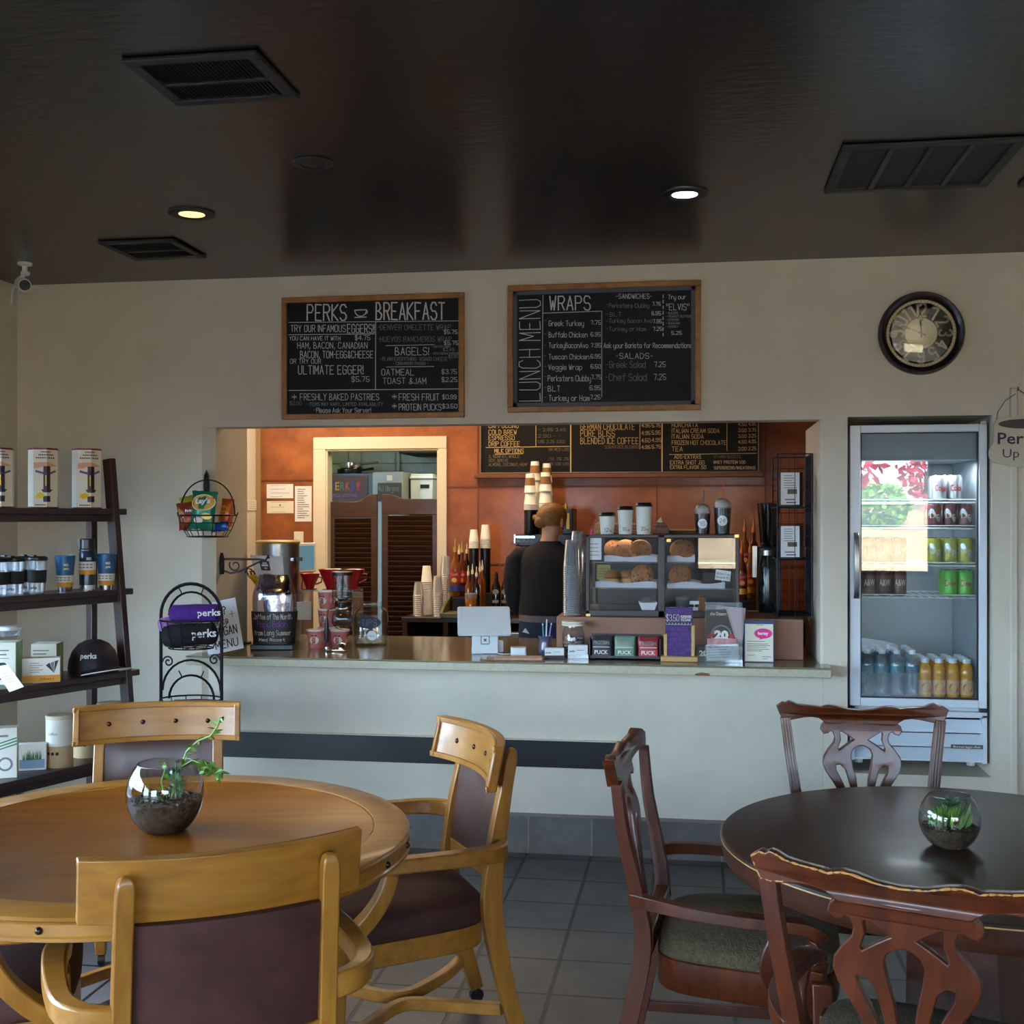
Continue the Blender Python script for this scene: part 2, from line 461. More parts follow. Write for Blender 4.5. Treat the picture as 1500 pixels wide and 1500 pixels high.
for axis, hs, f in (('x', WB, YB - .08), ('y', WL, XL - .08)):
    for a0, a1, z0, z1 in hs:
        n += 1; g = G(M_frame); e = T('window_%d' % n, '', ''); del e['label']; del e['category']; struct(e)
        def B(p, q, zz0, zz1, t=.03):
            if axis == 'x': g.bb(p, q, f - t, f + t, zz0, zz1)
            else: g.bb(f - t, f + t, p, q, zz0, zz1)
        B(a0, a0 + .05, z0, z1); B(a1 - .05, a1, z0, z1); B(a0, a1, z0, z0 + .05); B(a0, a1, z1 - .05, z1)
        if axis == 'y': B((a0 + a1) / 2 - .025, (a0 + a1) / 2 + .025, z0, z1)
        g.o('window_frame', e)
        g = G(M_glass); B(a0 + .04, a1 - .04, z0 + .04, z1 - .04, .002); g.o('pane', e)
        if axis == 'x': portal((a0 + a1) / 2, f + .02, (z0 + z1) / 2, (R(90), 0, PI), a1 - a0, z1 - z0)
        else: portal(f + .02, (a0 + a1) / 2, (z0 + z1) / 2, (R(90), 0, R(90)), a1 - a0, z1 - z0)
# skirting tiles
g = G(M_base); g.bb(XL, 1.9, YW - .012, YW + .001, 0, .165); g.prism([(YW - .012, 0), (YW - .012, .03), (YW - .04, 0)], XL, 1.9, 'x')
g.bb(XL, 1.9, YW - .008, YW + .001, .165, .178, mat('skirting top edge', (130, 112, 112), .6)); struct(g.o('baseboard_front'))
g = G(M_black); z0, z1 = .398, .523; g.bb(-2.36, -.327, YW - .018, YW - .001, z0, z1); g.bb(-2.36, -.31, YW - .022, YW - .001, z1, z1 + .006, M_wall); struct(g.o('trim_1', bevel=.002))
tp = PY(1492, 567, YW - .03)
g = G(M_wall); x = PY(1487, 600, YW - .03).x; g.bb(x - .016, x + .016, YW - .018, YW - .001, .18, tp.z); struct(g.o('trim_2', bevel=.006))
# bar room
YO = 7.9
BX0, BX1 = -3.07, 1.35
D0, D1, DZ = PY(478, 700, YO).x, PY(643, 700, YO).x, PY(560, 658, YO).z
g = G(M_orange); holed(g, 'x', YO, YO + .1, BX0 - .1, BX1 + .1, 0, ZC, [(D0, D1, -.001, DZ)]); struct(g.o('wall_bar_back'))
g = G(mat('panel seam', (120, 62, 26), .6))
for z, x0, x1 in ((PY(420, 703, YO).z, BX0, D0), (PY(900, 712, YO).z, D1, BX1), (1.25, D1, BX1)): g.bb(x0, x1, YO - .006, YO + .001, z - .006, z + .006)
for px in (700, 962, 1121): x = PY(px, 700, YO).x; g.bb(x - .004, x + .004, YO - .005, YO + .001, .3, ZC)
struct(g.o('trim_3'))
g = G(M_white); g.bb(BX0 - .1, BX0, 5.86, YO, 0, ZC); struct(g.o('wall_bar_left'))
g = G(M_orange); g.bb(BX1, BX1 + .1, 6.1, YO, 0, ZC); struct(g.o('wall_bar_right'))
g = G(mat('corner trim', (150, 120, 84), .6)); g.bb(BX0, BX0 + .035, YO - .02, YO, 0, ZC); struct(g.o('trim_4'))
o0, o1, oz = PY(460, 700, YO).x, PY(655, 700, YO).x, PY(560, 640, YO).z
g = G(M_trim)
g.bb(o0, D0, YO - .022, YO, 0, DZ); g.bb(D1, o1, YO - .022, YO, 0, DZ); g.bb(o0, o1, YO - .022, YO, DZ, oz)
g.bb(D0 - .001, D0 + .012, YO - .012, YO + .1, 0, DZ - .012); g.bb(D1 - .012, D1 + .001, YO - .012, YO + .1, 0, DZ - .012); g.bb(D0, D1, YO - .012, YO + .1, DZ - .012, DZ + .001)
struct(g.o('trim_5', bevel=.004))
# kitchen behind
M_ktile = tile_mat('pale green kitchen tile', (.45, .17), 0, .03, (190, 200, 172), (178, 190, 160), (120, 130, 104), .006, vert=True)
g = G(M_ktile); g.bb(-3.4, 0, 10.4, 10.5, 0, ZC); struct(g.o('wall_kitchen_back'))
g = G(M_ktile); g.bb(-3.5, -3.4, YO + .1, 10.5, 0, ZC); g.bb(-.05, .05, YO + .1, 10.5, 0, ZC); struct(g.o('wall_kitchen_side'))
# outside, seen through and mirrored in the glass
M_lot = mat('pale gravel slope', (196, 164, 120), .9, var=.12, scale=2)
M_asph = mat('dark asphalt', (66, 68, 74), .9, var=.1, scale=3)  # unseen flat ground, kept dark so little light bounces to the upper wall
g = G(M_lot); g.quad((-.6, -5, -.05), (10, -5, -.05), (10, -17, 2.5), (-.6, -17, 2.5)); g.quad((-.6, -17, 2.5), (10, -17, 2.5), (10, -24, 2.6), (-.6, -24, 2.6)); g.quad((-.6, -5, -.05), (-.6, -17, 2.5), (-.6, -24, 2.6), (-.6, -24, -.05)); g.quad((10, -5, -.05), (10, -17, 2.5), (10, -24, 2.6), (10, -24, -.05)); g.quad((-.6, -24, -.05), (10, -24, -.05), (10, -24, 2.6), (-.6, -24, 2.6)); struct(g.o('terrain'))  # slope cut narrow so low sky light still reaches the other windows
g = G(M_asph); g.quad((-60, YB - .2, -.06), (60, YB - .2, -.06), (60, -80, -.06), (-60, -80, -.06)); g.quad((-80, YB - .2, -.06), (XL - .2, YB - .2, -.06), (XL - .2, 30, -.06), (-80, 30, -.06)); struct(g.o('ground'))
def shrub(x, y, z, r, h, m, label, n=420):
    e = T('shrub', label, 'shrub', (x, y, z)); g = G(m)
    for i in range(n):
        a, t, q = random.uniform(0, 2 * PI), random.random() ** .5, random.random()
        k = math.sqrt(max(0, 1 - (2 * q - 1) ** 2 * .9)); c = V((math.cos(a) * r * t * k, math.sin(a) * r * t * k, h * q + .05))
        u = V((random.gauss(0, 1), random.gauss(0, 1), random.gauss(0, 1))).normalized() * r * .16; v = u.cross(V((random.gauss(0, 1), random.gauss(0, 1), 1))).normalized() * r * .09
        g.quad(c - u, c + v, c + u, c - v)
    g.o('foliage', e, recalc=False)
    g = G(mat('shrub twig', (90, 66, 44), .9))
    for i in range(5): a = i * 1.26; g.tube([(0, 0, -.05), (math.cos(a) * r * .3, math.sin(a) * r * .3, h * .6)], [.02, .008], 5)
    g.o('stem', e); return e
shrub(3.55, -11.9, 1.33, .55, .8, mat('green leaves', (120, 160, 60), .7, var=.3, scale=3), 'rounded green shrub on the gravel slope outside the window')
M_red = mat('red blossom', (214, 60, 84), .7, var=.25, scale=3)
shrub(3.0, -13.6, 1.95, .9, 1.4, M_red, 'red flowering shrub behind the green shrub outside', 300)
shrub(4.6, -13.4, 1.95, .6, 1.4, M_red, 'smaller red flowering shrub nearer the edge of the window', 300)
# lamps of the bar and kitchen
lamp('bar_light', 'AREA', (-1.5, 7.0, 2.68), 5.4, (1, .72, .44), size=1.6, size_y=.5)
lamp('bar_side_light', 'AREA', (-2.6, 7.2, 2.66), 3.5, (1, .84, .62), size=.5, size_y=.5)
lamp('kitchen_light', 'AREA', (-1.8, 9.2, 2.68), 4, (1, .98, .66), size=.9, size_y=.3)
# ================================================================== tables and chairs
M_honey = mat('honey maple', (174, 114, 36), .36, kind='wood', rgb2=(138, 84, 22), scale=4, stretch=(7, 7, .8), coat=.35)
M_honeyx = mat('honey maple rail', (176, 116, 38), .36, kind='wood', rgb2=(140, 86, 24), scale=4, stretch=(.8, 7, 7), coat=.35)
M_top = mat('chestnut table top', (164, 94, 18), .33, kind='wood', rgb2=(122, 62, 8), scale=2.2, stretch=(1, 7, 1), coat=.2)
M_hide = mat('plum brown vinyl', (70, 37, 31), .72, var=.16, scale=14, bump=.06, bscale=60, spec=.3)
M_hidef = mat('glossy plum brown hide', (78, 44, 36), .36, var=.12, scale=14, coat=.6, spec=.5); M_hidef.node_tree.nodes['Principled BSDF'].inputs['Coat Roughness'].default_value = .3
M_mahog = mat('red mahogany', (96, 41, 14), .33, kind='wood', rgb2=(60, 23, 7), scale=5, stretch=(5, 5, .8), coat=.22, spec=.4)
M_dark = mat('dark walnut top', (56, 36, 22), .36, kind='wood', rgb2=(36, 22, 12), scale=4, stretch=(.8, 9, 1), coat=.08, spec=.35)
M_darkside = mat('dark walnut side', (78, 40, 26), .34, kind='wood', rgb2=(52, 26, 16), scale=6, stretch=(2, 2, 6), coat=.3)
M_weave = mat('olive woven seat cloth', (98, 82, 54), .9, rgb2=(62, 50, 32), scale=80, bump=.8, bscale=170)
M_stud = mat('dark bronze stud', (60, 34, 28), .25, metal=.5)
def cushion(g, outline, layers, m=None):
    vs = []; fs = []; n = len(outline)
    for s, z in layers: vs += [(p[0] * s, p[1] * s, z) for p in outline]
    k = len(layers)
    for q in range(k - 1):
        for i in range(n): fs.append((q * n + i, q * n + (i + 1) % n, (q + 1) * n + (i + 1) % n, (q + 1) * n + i))
    fs.append(list(range(n))[::-1]); fs.append([(k - 1) * n + i for i in range(n)])
    g.add(vs, fs, m)
def seat_outline(wf, wb, y0, y1, n=40, p=5):
    o = []
    for i in range(n):
        a = 2 * PI * i / n; c, s = math.cos(a), math.sin(a)
        x = abs(c) ** (2 / p) * (1 if c > 0 else -1); y = abs(s) ** (2 / p) * (1 if s > 0 else -1)
        w = wb + (wf - wb) * (y + 1) / 2
        o.append((x * w, (y0 + y1) / 2 + y * (y1 - y0) / 2 + (.02 * (1 - x * x) if y > 0 else 0)))
    return o
def make_captain(label):
    t = T('armchair', label, 'chair', group='maple armchairs around the wide maple table')
    yc = lambda x, z: -.275 + .065 * (x / .277) ** 2 - (z - .85) * .2
    g = G(M_honeyx); N = 14; z0, z1 = .79, .92; vs = []; fs = []
    for i in range(N + 1):
        x = -.277 + .554 * i / N
        for z, d in ((z0, -.014), (z1, -.014), (z1, .014), (z0, .014)): vs.append((x, yc(x, z) + d, z))
    for i in range(N):
        for e in range(4): fs.append((i * 4 + e, i * 4 + (e + 1) % 4, i * 4 + 4 + (e + 1) % 4, i * 4 + 4 + e))
    fs += [(0, 1, 2, 3), tuple(N * 4 + e for e in range(4))]; g.add(vs, fs)
    for z, a, b in ((z0 + .009, -.277, .277), (z1 - .009, -.277, .277)):
        g.sweep([(a + (b - a) * i / N, yc(a + (b - a) * i / N, z) + .0155, z) for i in range(N + 1)], .009, .018)
    for x in (-.266, .266): g.sweep([(x, yc(x, z0) + .0155, z0 + .004), (x, yc(x, z1) + .0155, z1 - .004)], .02, .009, up=(0, 1, 0))
    cr = g.o('crest_rail', t, bevel=.003)
    for x in (-.165, -.055, .055, .165):
        g = G(M_stud); g.ball((x, yc(x, .855) + .015, .855), .0085, (1, .6, 1), 10); g.o('stud', cr)
    for s in (-1, 1):
        g = G(M_honey)
        P = [(.2, -.315, .045), (.2, -.27, .2), (.2, -.235, .36), (.2, -.225, .46), (.2, -.24, .62), (.198, -.268, .78), (.196, -.284, .86), (.195, -.29, .885), (.195, -.292, .896)]
        g.sweep([(s * a, b, c) for a, b, c in P], [.036] * 7 + [.03, .014], [.042, .05, .058, .06, .05, .036, .034, .026, .01], up=(0, 1, 0))
        o = g.o('back_post', t, bevel=.006)
        g = G(M_black); g.cyl((s * .2 - .01, -.316, .022), (s * .2 + .01, -.316, .022), .022, n=14); g.cyl((s * .2, -.315, .03), (s * .2, -.315, .05), .012); g.o('caster', o)
        g = G(M_honey); g.sweep([(s * .292, .095, .602), (s * .29, .112, .55), (s * .285, .145, .495), (s * .275, .19, .445), (s * .262, .235, .40), (s * .255, .24, .33)], .04, [.04, .042, .044, .046, .05, .05], up=(0, 1, 0)); g.o('arm_support', t, bevel=.005)
        g = G(M_honey); g.sweep([(s * .25, .235, .36), (s * .25, .24, .2), (s * .25, .25, .045)], [.045, .042, .034], [.05, .044, .034], up=(0, 1, 0)); o = g.o('leg', t, bevel=.004)
        g = G(M_black); g.cyl((s * .25 - .01, .25, .022), (s * .25 + .01, .25, .022), .022, n=14); g.cyl((s * .25, .25, .03), (s * .25, .25, .05), .012); g.o('caster', o)
        g = G(M_honeyx); g.sweep([(s * .212, -.25, .612), (s * .262, -.235, .618), (s * .298, -.18, .622), (s * .308, -.09, .624), (s * .308, .02, .624), (s * .302, .11, .622), (s * .292, .17, .616), (s * .282, .2, .606)], [.024, .034, .042, .046, .05, .054, .054, .04], [.056, .052, .046, .042, .04, .038, .036, .024]); g.o('armrest', t, bevel=.006)
        g = G(M_honeyx); g.sweep([(s * .235, .23, .14), (s * .15, .13, .13), (s * .06, .045, .125), (s * .03, -.02, .125), (s * .06, -.09, .125), (s * .13, -.19, .13), (s * .195, -.26, .14)], .03, .034); g.o('stretcher', t, bevel=.004)
    # upholstered back
    g = G(M_hide); nx, nz = 10, 10; A = []
    yp = lambda z: -.225 - .055 * max(0, (z - .46) / .4) ** 1.5
    for side in (1, -1):
        for j in range(nz + 1):
            for i in range(nx + 1):
                u = i / nx * 2 - 1; v = j / nz; z = .545 + .25 * v; edge = min(1, (1 - abs(u)) * 4) * min(1, min(v, 1 - v) * 5 + .35)
                A.append((u * .184, yp(z) - .022 * (1 - u * u) + side * (.008 + .012 * edge), z))
    n1 = (nx + 1) * (nz + 1); fs = []
    ff = []
    for b in (0, n1):
        for j in range(nz):
            for i in range(nx): k = b + j * (nx + 1) + i; (fs if b else ff).append((k, k + 1, k + nx + 2, k + nx + 1))
    ring = [i for i in range(nx + 1)] + [j * (nx + 1) + nx for j in range(1, nz + 1)] + [nz * (nx + 1) + i for i in range(nx - 1, -1, -1)] + [j * (nx + 1) for j in range(nz - 1, 0, -1)]
    for q in range(len(ring)): a, b = ring[q], ring[(q + 1) % len(ring)]; fs.append((a, b, b + n1, a + n1))
    g.add(A, fs); g.fm += [g.slot(M_hidef)] * len(ff); g.f += ff; g.o('backrest', t, smooth=60)
    g = G(M_honeyx); g.sweep([(x / 10 * .19, -.235 - .02 * (1 - (x / 10) ** 2), .525 - .012 * (1 - (x / 10) ** 2)) for x in range(-10, 11, 2)], .03, .045); g.o('lower_back_rail', t, bevel=.004)
    ol = seat_outline(.27, .205, -.23, .262)
    g = G(M_hide); cushion(g, ol, [(.97, .392), (1.0, .405), (1.005, .43), (.98, .452), (.9, .466), (.7, .476), (.4, .48), (.1, .481)]); g.o('seat', t, smooth=60)
    g = G(M_honeyx); cushion(g, ol, [(.96, .325), (.98, .33), (.98, .392)]); g.o('seat_frame', t)
    return t
def place(t, r, d, fr, fd):
    w = CW(r, d); x = fr * C_ - fd * S_; y = fr * S_ + fd * C_
    t.location = (w.x, w.y, 0); t.rotation_euler.z = math.atan2(-x, y)
    return t
ca = make_captain('maple armchair in front with the plain back of its crest rail turned to the viewer')
place(ca, -.57 - .403 * .222, 2.308 + .915 * .222, -.403, .915)
cb = dup(ca, label='maple armchair right of the maple table, seen side-on against the black wall rail'); place(cb, -.133 - .936 * .222, 3.54 - .352 * .222, -.936, -.352)
cc = dup(ca, label='maple armchair behind the maple table, its four crest studs facing the viewer'); place(cc, -1.225 + .21 * .222, 4.02 - .978 * .222, .21, -.978)
cd = dup(ca, label='maple armchair pushed under the maple table at the left edge of the photo'); place(cd, -1.37, 2.885, .96, .28)
# --- maple table
def ring(g, r0, r1, z, n=72, m=None):
    g.add([(r * math.cos(2 * PI * i / n), r * math.sin(2 * PI * i / n), z) for r in (r0, r1) for i in range(n)], [(i, (i + 1) % n, n + (i + 1) % n, n + i) for i in range(n)], m)
p = CW(-.936, 3.05); t = T('round_table', 'wide round maple table with a chestnut centre and studded edge', 'table', p, .3)
g = G(M_honeyx); g.caps = (False, False)
g.lathe([(.572, .7445), (.655, .745), (.662, .742), (.666, .736), (.660, .731), (.664, .728), (.664, .704), (.667, .70), (.667, .693), (.655, .688), (.60, .688), (.45, .688), (.002, .688)], n=96)
g.lathe([(.572, .7445), (.57, .742)], n=96)
rim = g.o('table_rim', t, smooth=30)
for k in range(8):
    g = G(mat('rim joint', (110, 64, 22), .5)); a = k * PI / 4; c, s = math.cos(a), math.sin(a); q = V((-s, c, 0)) * .0012; u = V((c, s, 0)); g.quad(u * .573 + q + UZ * .7453, u * .573 - q + UZ * .7453, u * .656 - q + UZ * .7453, u * .656 + q + UZ * .7453); g.o('rim_joint', rim)
for k in range(24):
    a = 2 * PI * k / 24 + .06; g = G(M_stud); g.ball((.664 * math.cos(a), .664 * math.sin(a), .716), .0088, n=10); g.o('stud', rim)
g = G(M_top); g.caps = (True, True); g.lathe([(.001, .7405), (.565, .7405), (.569, .743), (.5712, .7415), (.5712, .70), (.001, .70)], n=96); g.o('centre_panel', t)
g = G(M_honey); g.lathe([(.001, .66), (.3, .66), (.3, .689), (.001, .689)], n=32); g.lathe([(.14, .09), (.15, .12), (.10, .2), (.085, .35), (.12, .5), (.13, .56), (.2, .64), (.26, .66)], n=28); g.o('pedestal', t)
for k in range(4):
    a = k * PI / 2 + .5; g = G(M_honey); u = V((math.cos(a), math.sin(a), 0)); g.sweep([u * .08 + UZ * .16, u * .2 + UZ * .14, u * .36 + UZ * .07, u * .42 + UZ * .03], .06, [.1, .09, .06, .055]); g.o('foot', t, bevel=.006)
# --- mahogany chairs
U = .000424
def make_chip(label, worn=False):
    t = T('carved_armchair', label, 'chair', group='carved mahogany armchairs at the dark table')
    yb = lambda x, z: -.215 - .18 * (z - .48) - .03 * (1 - (x / .27) ** 2)
    def panel(splines, th, name, tilt=True):
        vs, fs = curve_mesh(splines, ext=th / 2, bev=.003, res=6)
        g = G(M_mahog); g.add([(v.x, yb(v.x, v.y) + v.z, v.y) for v in vs], fs); return g.o(name, t, smooth=35)
    Zc = lambda y: .95 - (y - 900) * U
    h = [(0, 970), (100, 962), (190, 940), (240, 936), (278, 944), (300, 952), (335, 944), (420, 937), (490, 927), (530, 908), (556, 902), (578, 916), (605, 912), (645, 938), (628, 985), (605, 1032), (560, 1036), (500, 1026), (440, 1015), (380, 1012), (325, 1020), (292, 1040), (262, 1062), (130, 1064)]
    out = [(x * U, Zc(y)) for x, y in h] + [(-x * U, Zc(y)) for x, y in h[:0:-1]]
    cr = panel([(out, False)], .024, 'crest_rail')
    if worn:
        tp_ = [(x, y) for x, y in h[:18]]; tp_ = [(-x, y) for x, y in tp_[::-1]] + tp_[1:]; g = G(mat('worn bare edge', (188, 130, 70), .5))
        pts = [V((x * U, yb(x * U, Zc(y)) - .0138, Zc(y) + .0012)) for x, y in tp_]
        for a, b in zip(pts, pts[1:]):
            n = max(2, int((b - a).length / .006)); q = [a.lerp(b, i / n) for i in range(n + 1)]
            g.tube(q, [random.uniform(.0006, .0028) for _ in q], 5)
        g.o('worn_edge', cr)
    Zs = lambda y: .886 - y * U
    h = [(0, 0), (262, 0), (296, 32), (304, 66), (284, 92), (254, 86), (238, 66), (212, 78), (196, 120), (206, 165), (250, 215), (285, 270), (292, 320), (272, 380), (226, 450), (172, 540), (132, 640), (112, 740), (106, 820), (124, 905)]
    sp = [([(x * U, Zs(y)) for x, y in h] + [(-x * U, Zs(y)) for x, y in h[:0:-1]], False)]
    for hole in ([(150, 70), (42, 138), (105, 178), (172, 226), (186, 205), (162, 140), (168, 80)], [(100, 440), (122, 362), (165, 322), (206, 330), (200, 378), (152, 470), (106, 580), (78, 700), (70, 600), (84, 505)]):
        sp.append(([(x * U, Zs(y)) for x, y in hole], False)); sp.append(([(-x * U, Zs(y)) for x, y in hole], False))
    hc = [(0, 176), (34, 184), (72, 212), (88, 252), (78, 330), (52, 440), (38, 560), (28, 690)]
    sp.append(([(x * U, Zs(y)) for x, y in hc] + [(-x * U, Zs(y)) for x, y in hc[:0:-1]], False))
    panel(sp, .016, 'splat')
    g = G(M_mahog); g.bb(-.19, .19, -.24, -.2, .455, .515); g.o('back_rail', t, bevel=.004)
    for s in (-1, 1):
        g = G(M_mahog); P = [(.205, -.32, 0), (.204, -.255, .3), (.204, -.222, .48), (.214, -.238, .62), (.232, -.268, .76), (.25, -.284, .9)]
        g.sweep([(s * a, b, c) for a, b, c in P], [.034, .036, .036, .034, .032, .032], [.04, .044, .044, .036, .03, .026], up=(0, 1, 0))
        for o in (-.009, 0, .009): g.sweep([(s * a + o, b + w, c) for (a, b, c), w in zip(P[2:], (.0225, .0185, .0155, .0135))], .004, .003, up=(0, 1, 0))
        g.o('back_post', t, bevel=.003)
        g = G(M_mahog); g.sweep([(s * .245, .215, .45), (s * .247, .22, .25), (s * .248, .222, 0)], [.05, .046, .042], [.05, .046, .042], up=(0, 1, 0)); g.o('leg', t, bevel=.004)
        g = G(M_mahog); g.sweep([(s * .218, -.25, .6), (s * .252, -.2, .606), (s * .282, -.1, .602), (s * .292, .02, .596), (s * .292, .12, .594), (s * .286, .18, .588), (s * .28, .205, .568), (s * .276, .195, .545), (s * .276, .175, .54)], [.026, .032, .036, .04, .046, .05, .05, .046, .036], [.034, .032, .03, .028, .028, .028, .03, .026, .02]); g.o('armrest', t, bevel=.008, seg=3)
        g = G(M_mahog); g.sweep([(s * .286, .13, .585), (s * .29, .1, .54), (s * .286, .085, .49), (s * .27, .1, .44), (s * .262, .12, .4)], .03, .036, up=(0, 1, 0)); g.o('arm_support', t, bevel=.005)
        g = G(M_mahog); g.sweep([(s * .205, -.28, .16), (s * .245, .21, .16)], .02, .03); g.o('stretcher', t, bevel=.003)
    ol = seat_outline(.272, .215, -.205, .25)
    g = G(M_weave); cushion(g, ol, [(.955, .445), (.97, .46), (.965, .475), (.93, .49), (.82, .503), (.55, .512), (.2, .515)]); g.o('seat', t, smooth=60)
    g = G(M_mahog); cushion(g, ol, [(.96, .37), (.975, .375), (.98, .45), (.96, .455)]); g.o('seat_frame', t)
    return t
ce = make_chip('mahogany armchair with pierced splat, seen side-on left of the dark table'); place(ce, .308 + .97 * .3, 3.16 - .244 * .3, .97, -.244)
cf = dup(ce, label='mahogany armchair behind the dark table, its back in front of the drinks fridge'); place(cf, 1.163 - .13 * .3, 3.865 - .99 * .3, -.13, -.99)
cg = make_chip('nearest mahogany armchair, worn crest rail turned away from the dark table', True); place(cg, .692 + .477 * .3, 2.045 + .879 * .3, .477, .879)
# --- dark table
p = CW(1.16, 2.94); t = T('round_table', 'round dark walnut table with a deep plain edge', 'table', p, .2)
g = G(M_dark); g.lathe([(.001, .7445), (.612, .7445), (.619, .7425), (.622, .737)], n=96); g.o('tabletop', t, smooth=30)
g = G(M_darkside); g.caps = (False, False); g.lathe([(.622, .737), (.620, .73), (.618, .70), (.612, .685), (.604, .676), (.57, .672), (.002, .672)], n=96)
g.lathe([(.6225, .7372), (.6232, .7355), (.6222, .7335)], n=96, m=mat('worn edge', (170, 130, 70), .4)); g.o('table_rim', t, smooth=30)
g = G(M_darkside); g.caps = (True, True); g.lathe([(.2, .08), (.19, .12), (.17, .16), (.16, .6), (.24, .672)], n=8); g.box((0, 0, .045), (.42, .42, .06)); g.box((0, 0, .09), (.36, .36, .04)); g.o('pedestal', t, bevel=.006)
for x in (-.18, .18):
    for y in (-.18, .18): g = G(M_darkside); g.lathe([(.03, 0), (.036, .01), (.03, .02)], (x, y, 0), 12); g.o('foot', t)
# --- planted bowls
M_soil = mat('dark potting soil', (104, 78, 58), .95, rgb2=(44, 30, 22), scale=60, bump=1, bscale=90)
M_leaf = mat('fresh green leaf', (100, 134, 44), .45, var=.2, scale=20)
M_leafd = mat('grey green leaf', (84, 112, 84), .5, var=.2, scale=20)
def bowl(name, label, loc, r, h, ropen, soil, seed):
    random.seed(seed); t = T(name, label, 'terrarium', loc); n = 14
    a0 = -R(60); a1 = math.acos(ropen / r); zc = -r * math.sin(a0)
    pr = [(r * math.cos(a0 + (a1 - a0) * i / n), zc + r * math.sin(a0 + (a1 - a0) * i / n)) for i in range(n + 1)]
    k = h / pr[-1][1]; pr = [(a, b * k) for a, b in pr]
    g = G(M_bowl); g.caps = (True, False); g.lathe([(.001, .001)] + pr, n=40); g.tube([(ropen * math.cos(2 * PI * i / 40), ropen * math.sin(2 * PI * i / 40), h) for i in range(40)], .0018, 6, True); g.o('glass_bowl', t, smooth=70)
    g = G(M_soil); q = [(a - .003, max(b, .003)) for a, b in pr if b < soil]; g.caps = (True, True)
    zs = q[-1][1]; g.lathe([(.001, .003)] + q, n=32)
    for i in range(90): a = random.uniform(0, 2 * PI); b = q[-1][0] * random.random() ** .5 * .92; g.ball((b * math.cos(a), b * math.sin(a), zs), random.uniform(.003, .007), n=6)
    g.o('soil', t); return t, zs
def leafy(g, p, d, L, W, m=None):
    d = V(d).normalized(); s = d.cross(V((random.gauss(0, 1), random.gauss(0, 1), random.gauss(0, 1)))).normalized(); n = s.cross(d)
    p = V(p); pts = [p, p + d * L * .35 + s * W + n * L * .06, p + d * L * .75 + s * W * .7 + n * L * .04, p + d * L, p + d * L * .75 - s * W * .7 + n * L * .04, p + d * L * .35 - s * W + n * L * .06]
    g.add(pts + [p + d * L * .5 - n * L * .05], [(0, 1, 6), (1, 2, 6), (2, 3, 6), (3, 4, 6), (4, 5, 6), (5, 0, 6)], m)
def stem(g, pts, L, W, n, r=.0022, m=None):
    pts = [V(p) for p in pts]; g.tube(pts, r, 5, m=m)
    for i in range(n):
        f = (i + .5) / n * (len(pts) - 1); k = int(f); a = pts[k].lerp(pts[k + 1], f - k); d = (pts[k + 1] - pts[k]).normalized()
        e = V((random.gauss(0, 1), random.gauss(0, 1), random.gauss(0, .7))).normalized()
        leafy(g, a, d * .45 + e, L * random.uniform(.7, 1.15), W, m)
p = PZ(242, 1217, .7405); t, zs = bowl('planted_bowl', 'round glass bowl of soil with a trailing green sprig, on the maple table', (p.x, p.y, .7412), .1, .178, .072, .092, 3)
k = 3.04 / 1700; rt = V((C_, S_, 0)); fw = V((-S_, C_, 0))
def q_(dx, y, dd=0): return rt * ((dx - 242) * k) + fw * dd + UZ * ((1214 - y) * k)
g = G(M_leaf)
stem(g, [q_(250, 1170), q_(262, 1128, .01), q_(272, 1098, .01), q_(290, 1082), q_(312, 1072, -.02), q_(322, 1058, -.02), q_(326, 1046, -.02)], .027, .006, 22, .0028)
stem(g, [q_(252, 1170, .01), q_(262, 1122, .0), q_(282, 1110), q_(296, 1114, -.01), q_(314, 1128, -.02), q_(330, 1122, -.03)], .026, .007, 20, .0028)
stem(g, [q_(244, 1172, -.01), q_(238, 1140, -.01), q_(244, 1116)], .028, .008, 9)
for i in range(26): leafy(g, q_(random.uniform(300, 322), random.uniform(1116, 1130), -.02), (random.gauss(0, 1), random.gauss(0, 1), random.gauss(0, 1)), .026, .007)
g.o('green_sprig', t, recalc=False)
g = G(M_leafd)
for dx in (-10, 0, 8): stem(g, [q_(256 + dx, 1178, .01), q_(257 + dx * .8, 1150, .0), q_(258 + dx * .4, 1112 + abs(dx))], .017, .007, 14)
stem(g, [q_(252, 1176, -.02), q_(232, 1158, -.02), q_(214, 1150, -.02)], .02, .006, 12, m=mat('deep green leaf', (70, 110, 52), .5)); g.o('grey_green_sprig', t, recalc=False)
p = PZ(1391, 1240, .7445); t, zs = bowl('planted_bowl', 'smaller glass bowl with a low succulent, on the dark walnut table', (p.x, p.y, .7452), .074, .128, .05, .058, 4)
g = G(M_leaf)
for i in range(70):
    a = random.uniform(0, 2 * PI); rr = random.uniform(0, .045); b = V((rr * math.cos(a), rr * math.sin(a), .05)); leafy(g, b, (math.cos(a) * .35, math.sin(a) * .35, 1), random.uniform(.03, .06), .005)
for i in range(30): a = random.uniform(0, 2 * PI); leafy(g, (0, 0, .1), (math.cos(a), math.sin(a), random.uniform(.2, .9)), .035, .006, M_leafd)
g.o('succulent', t, recalc=False)
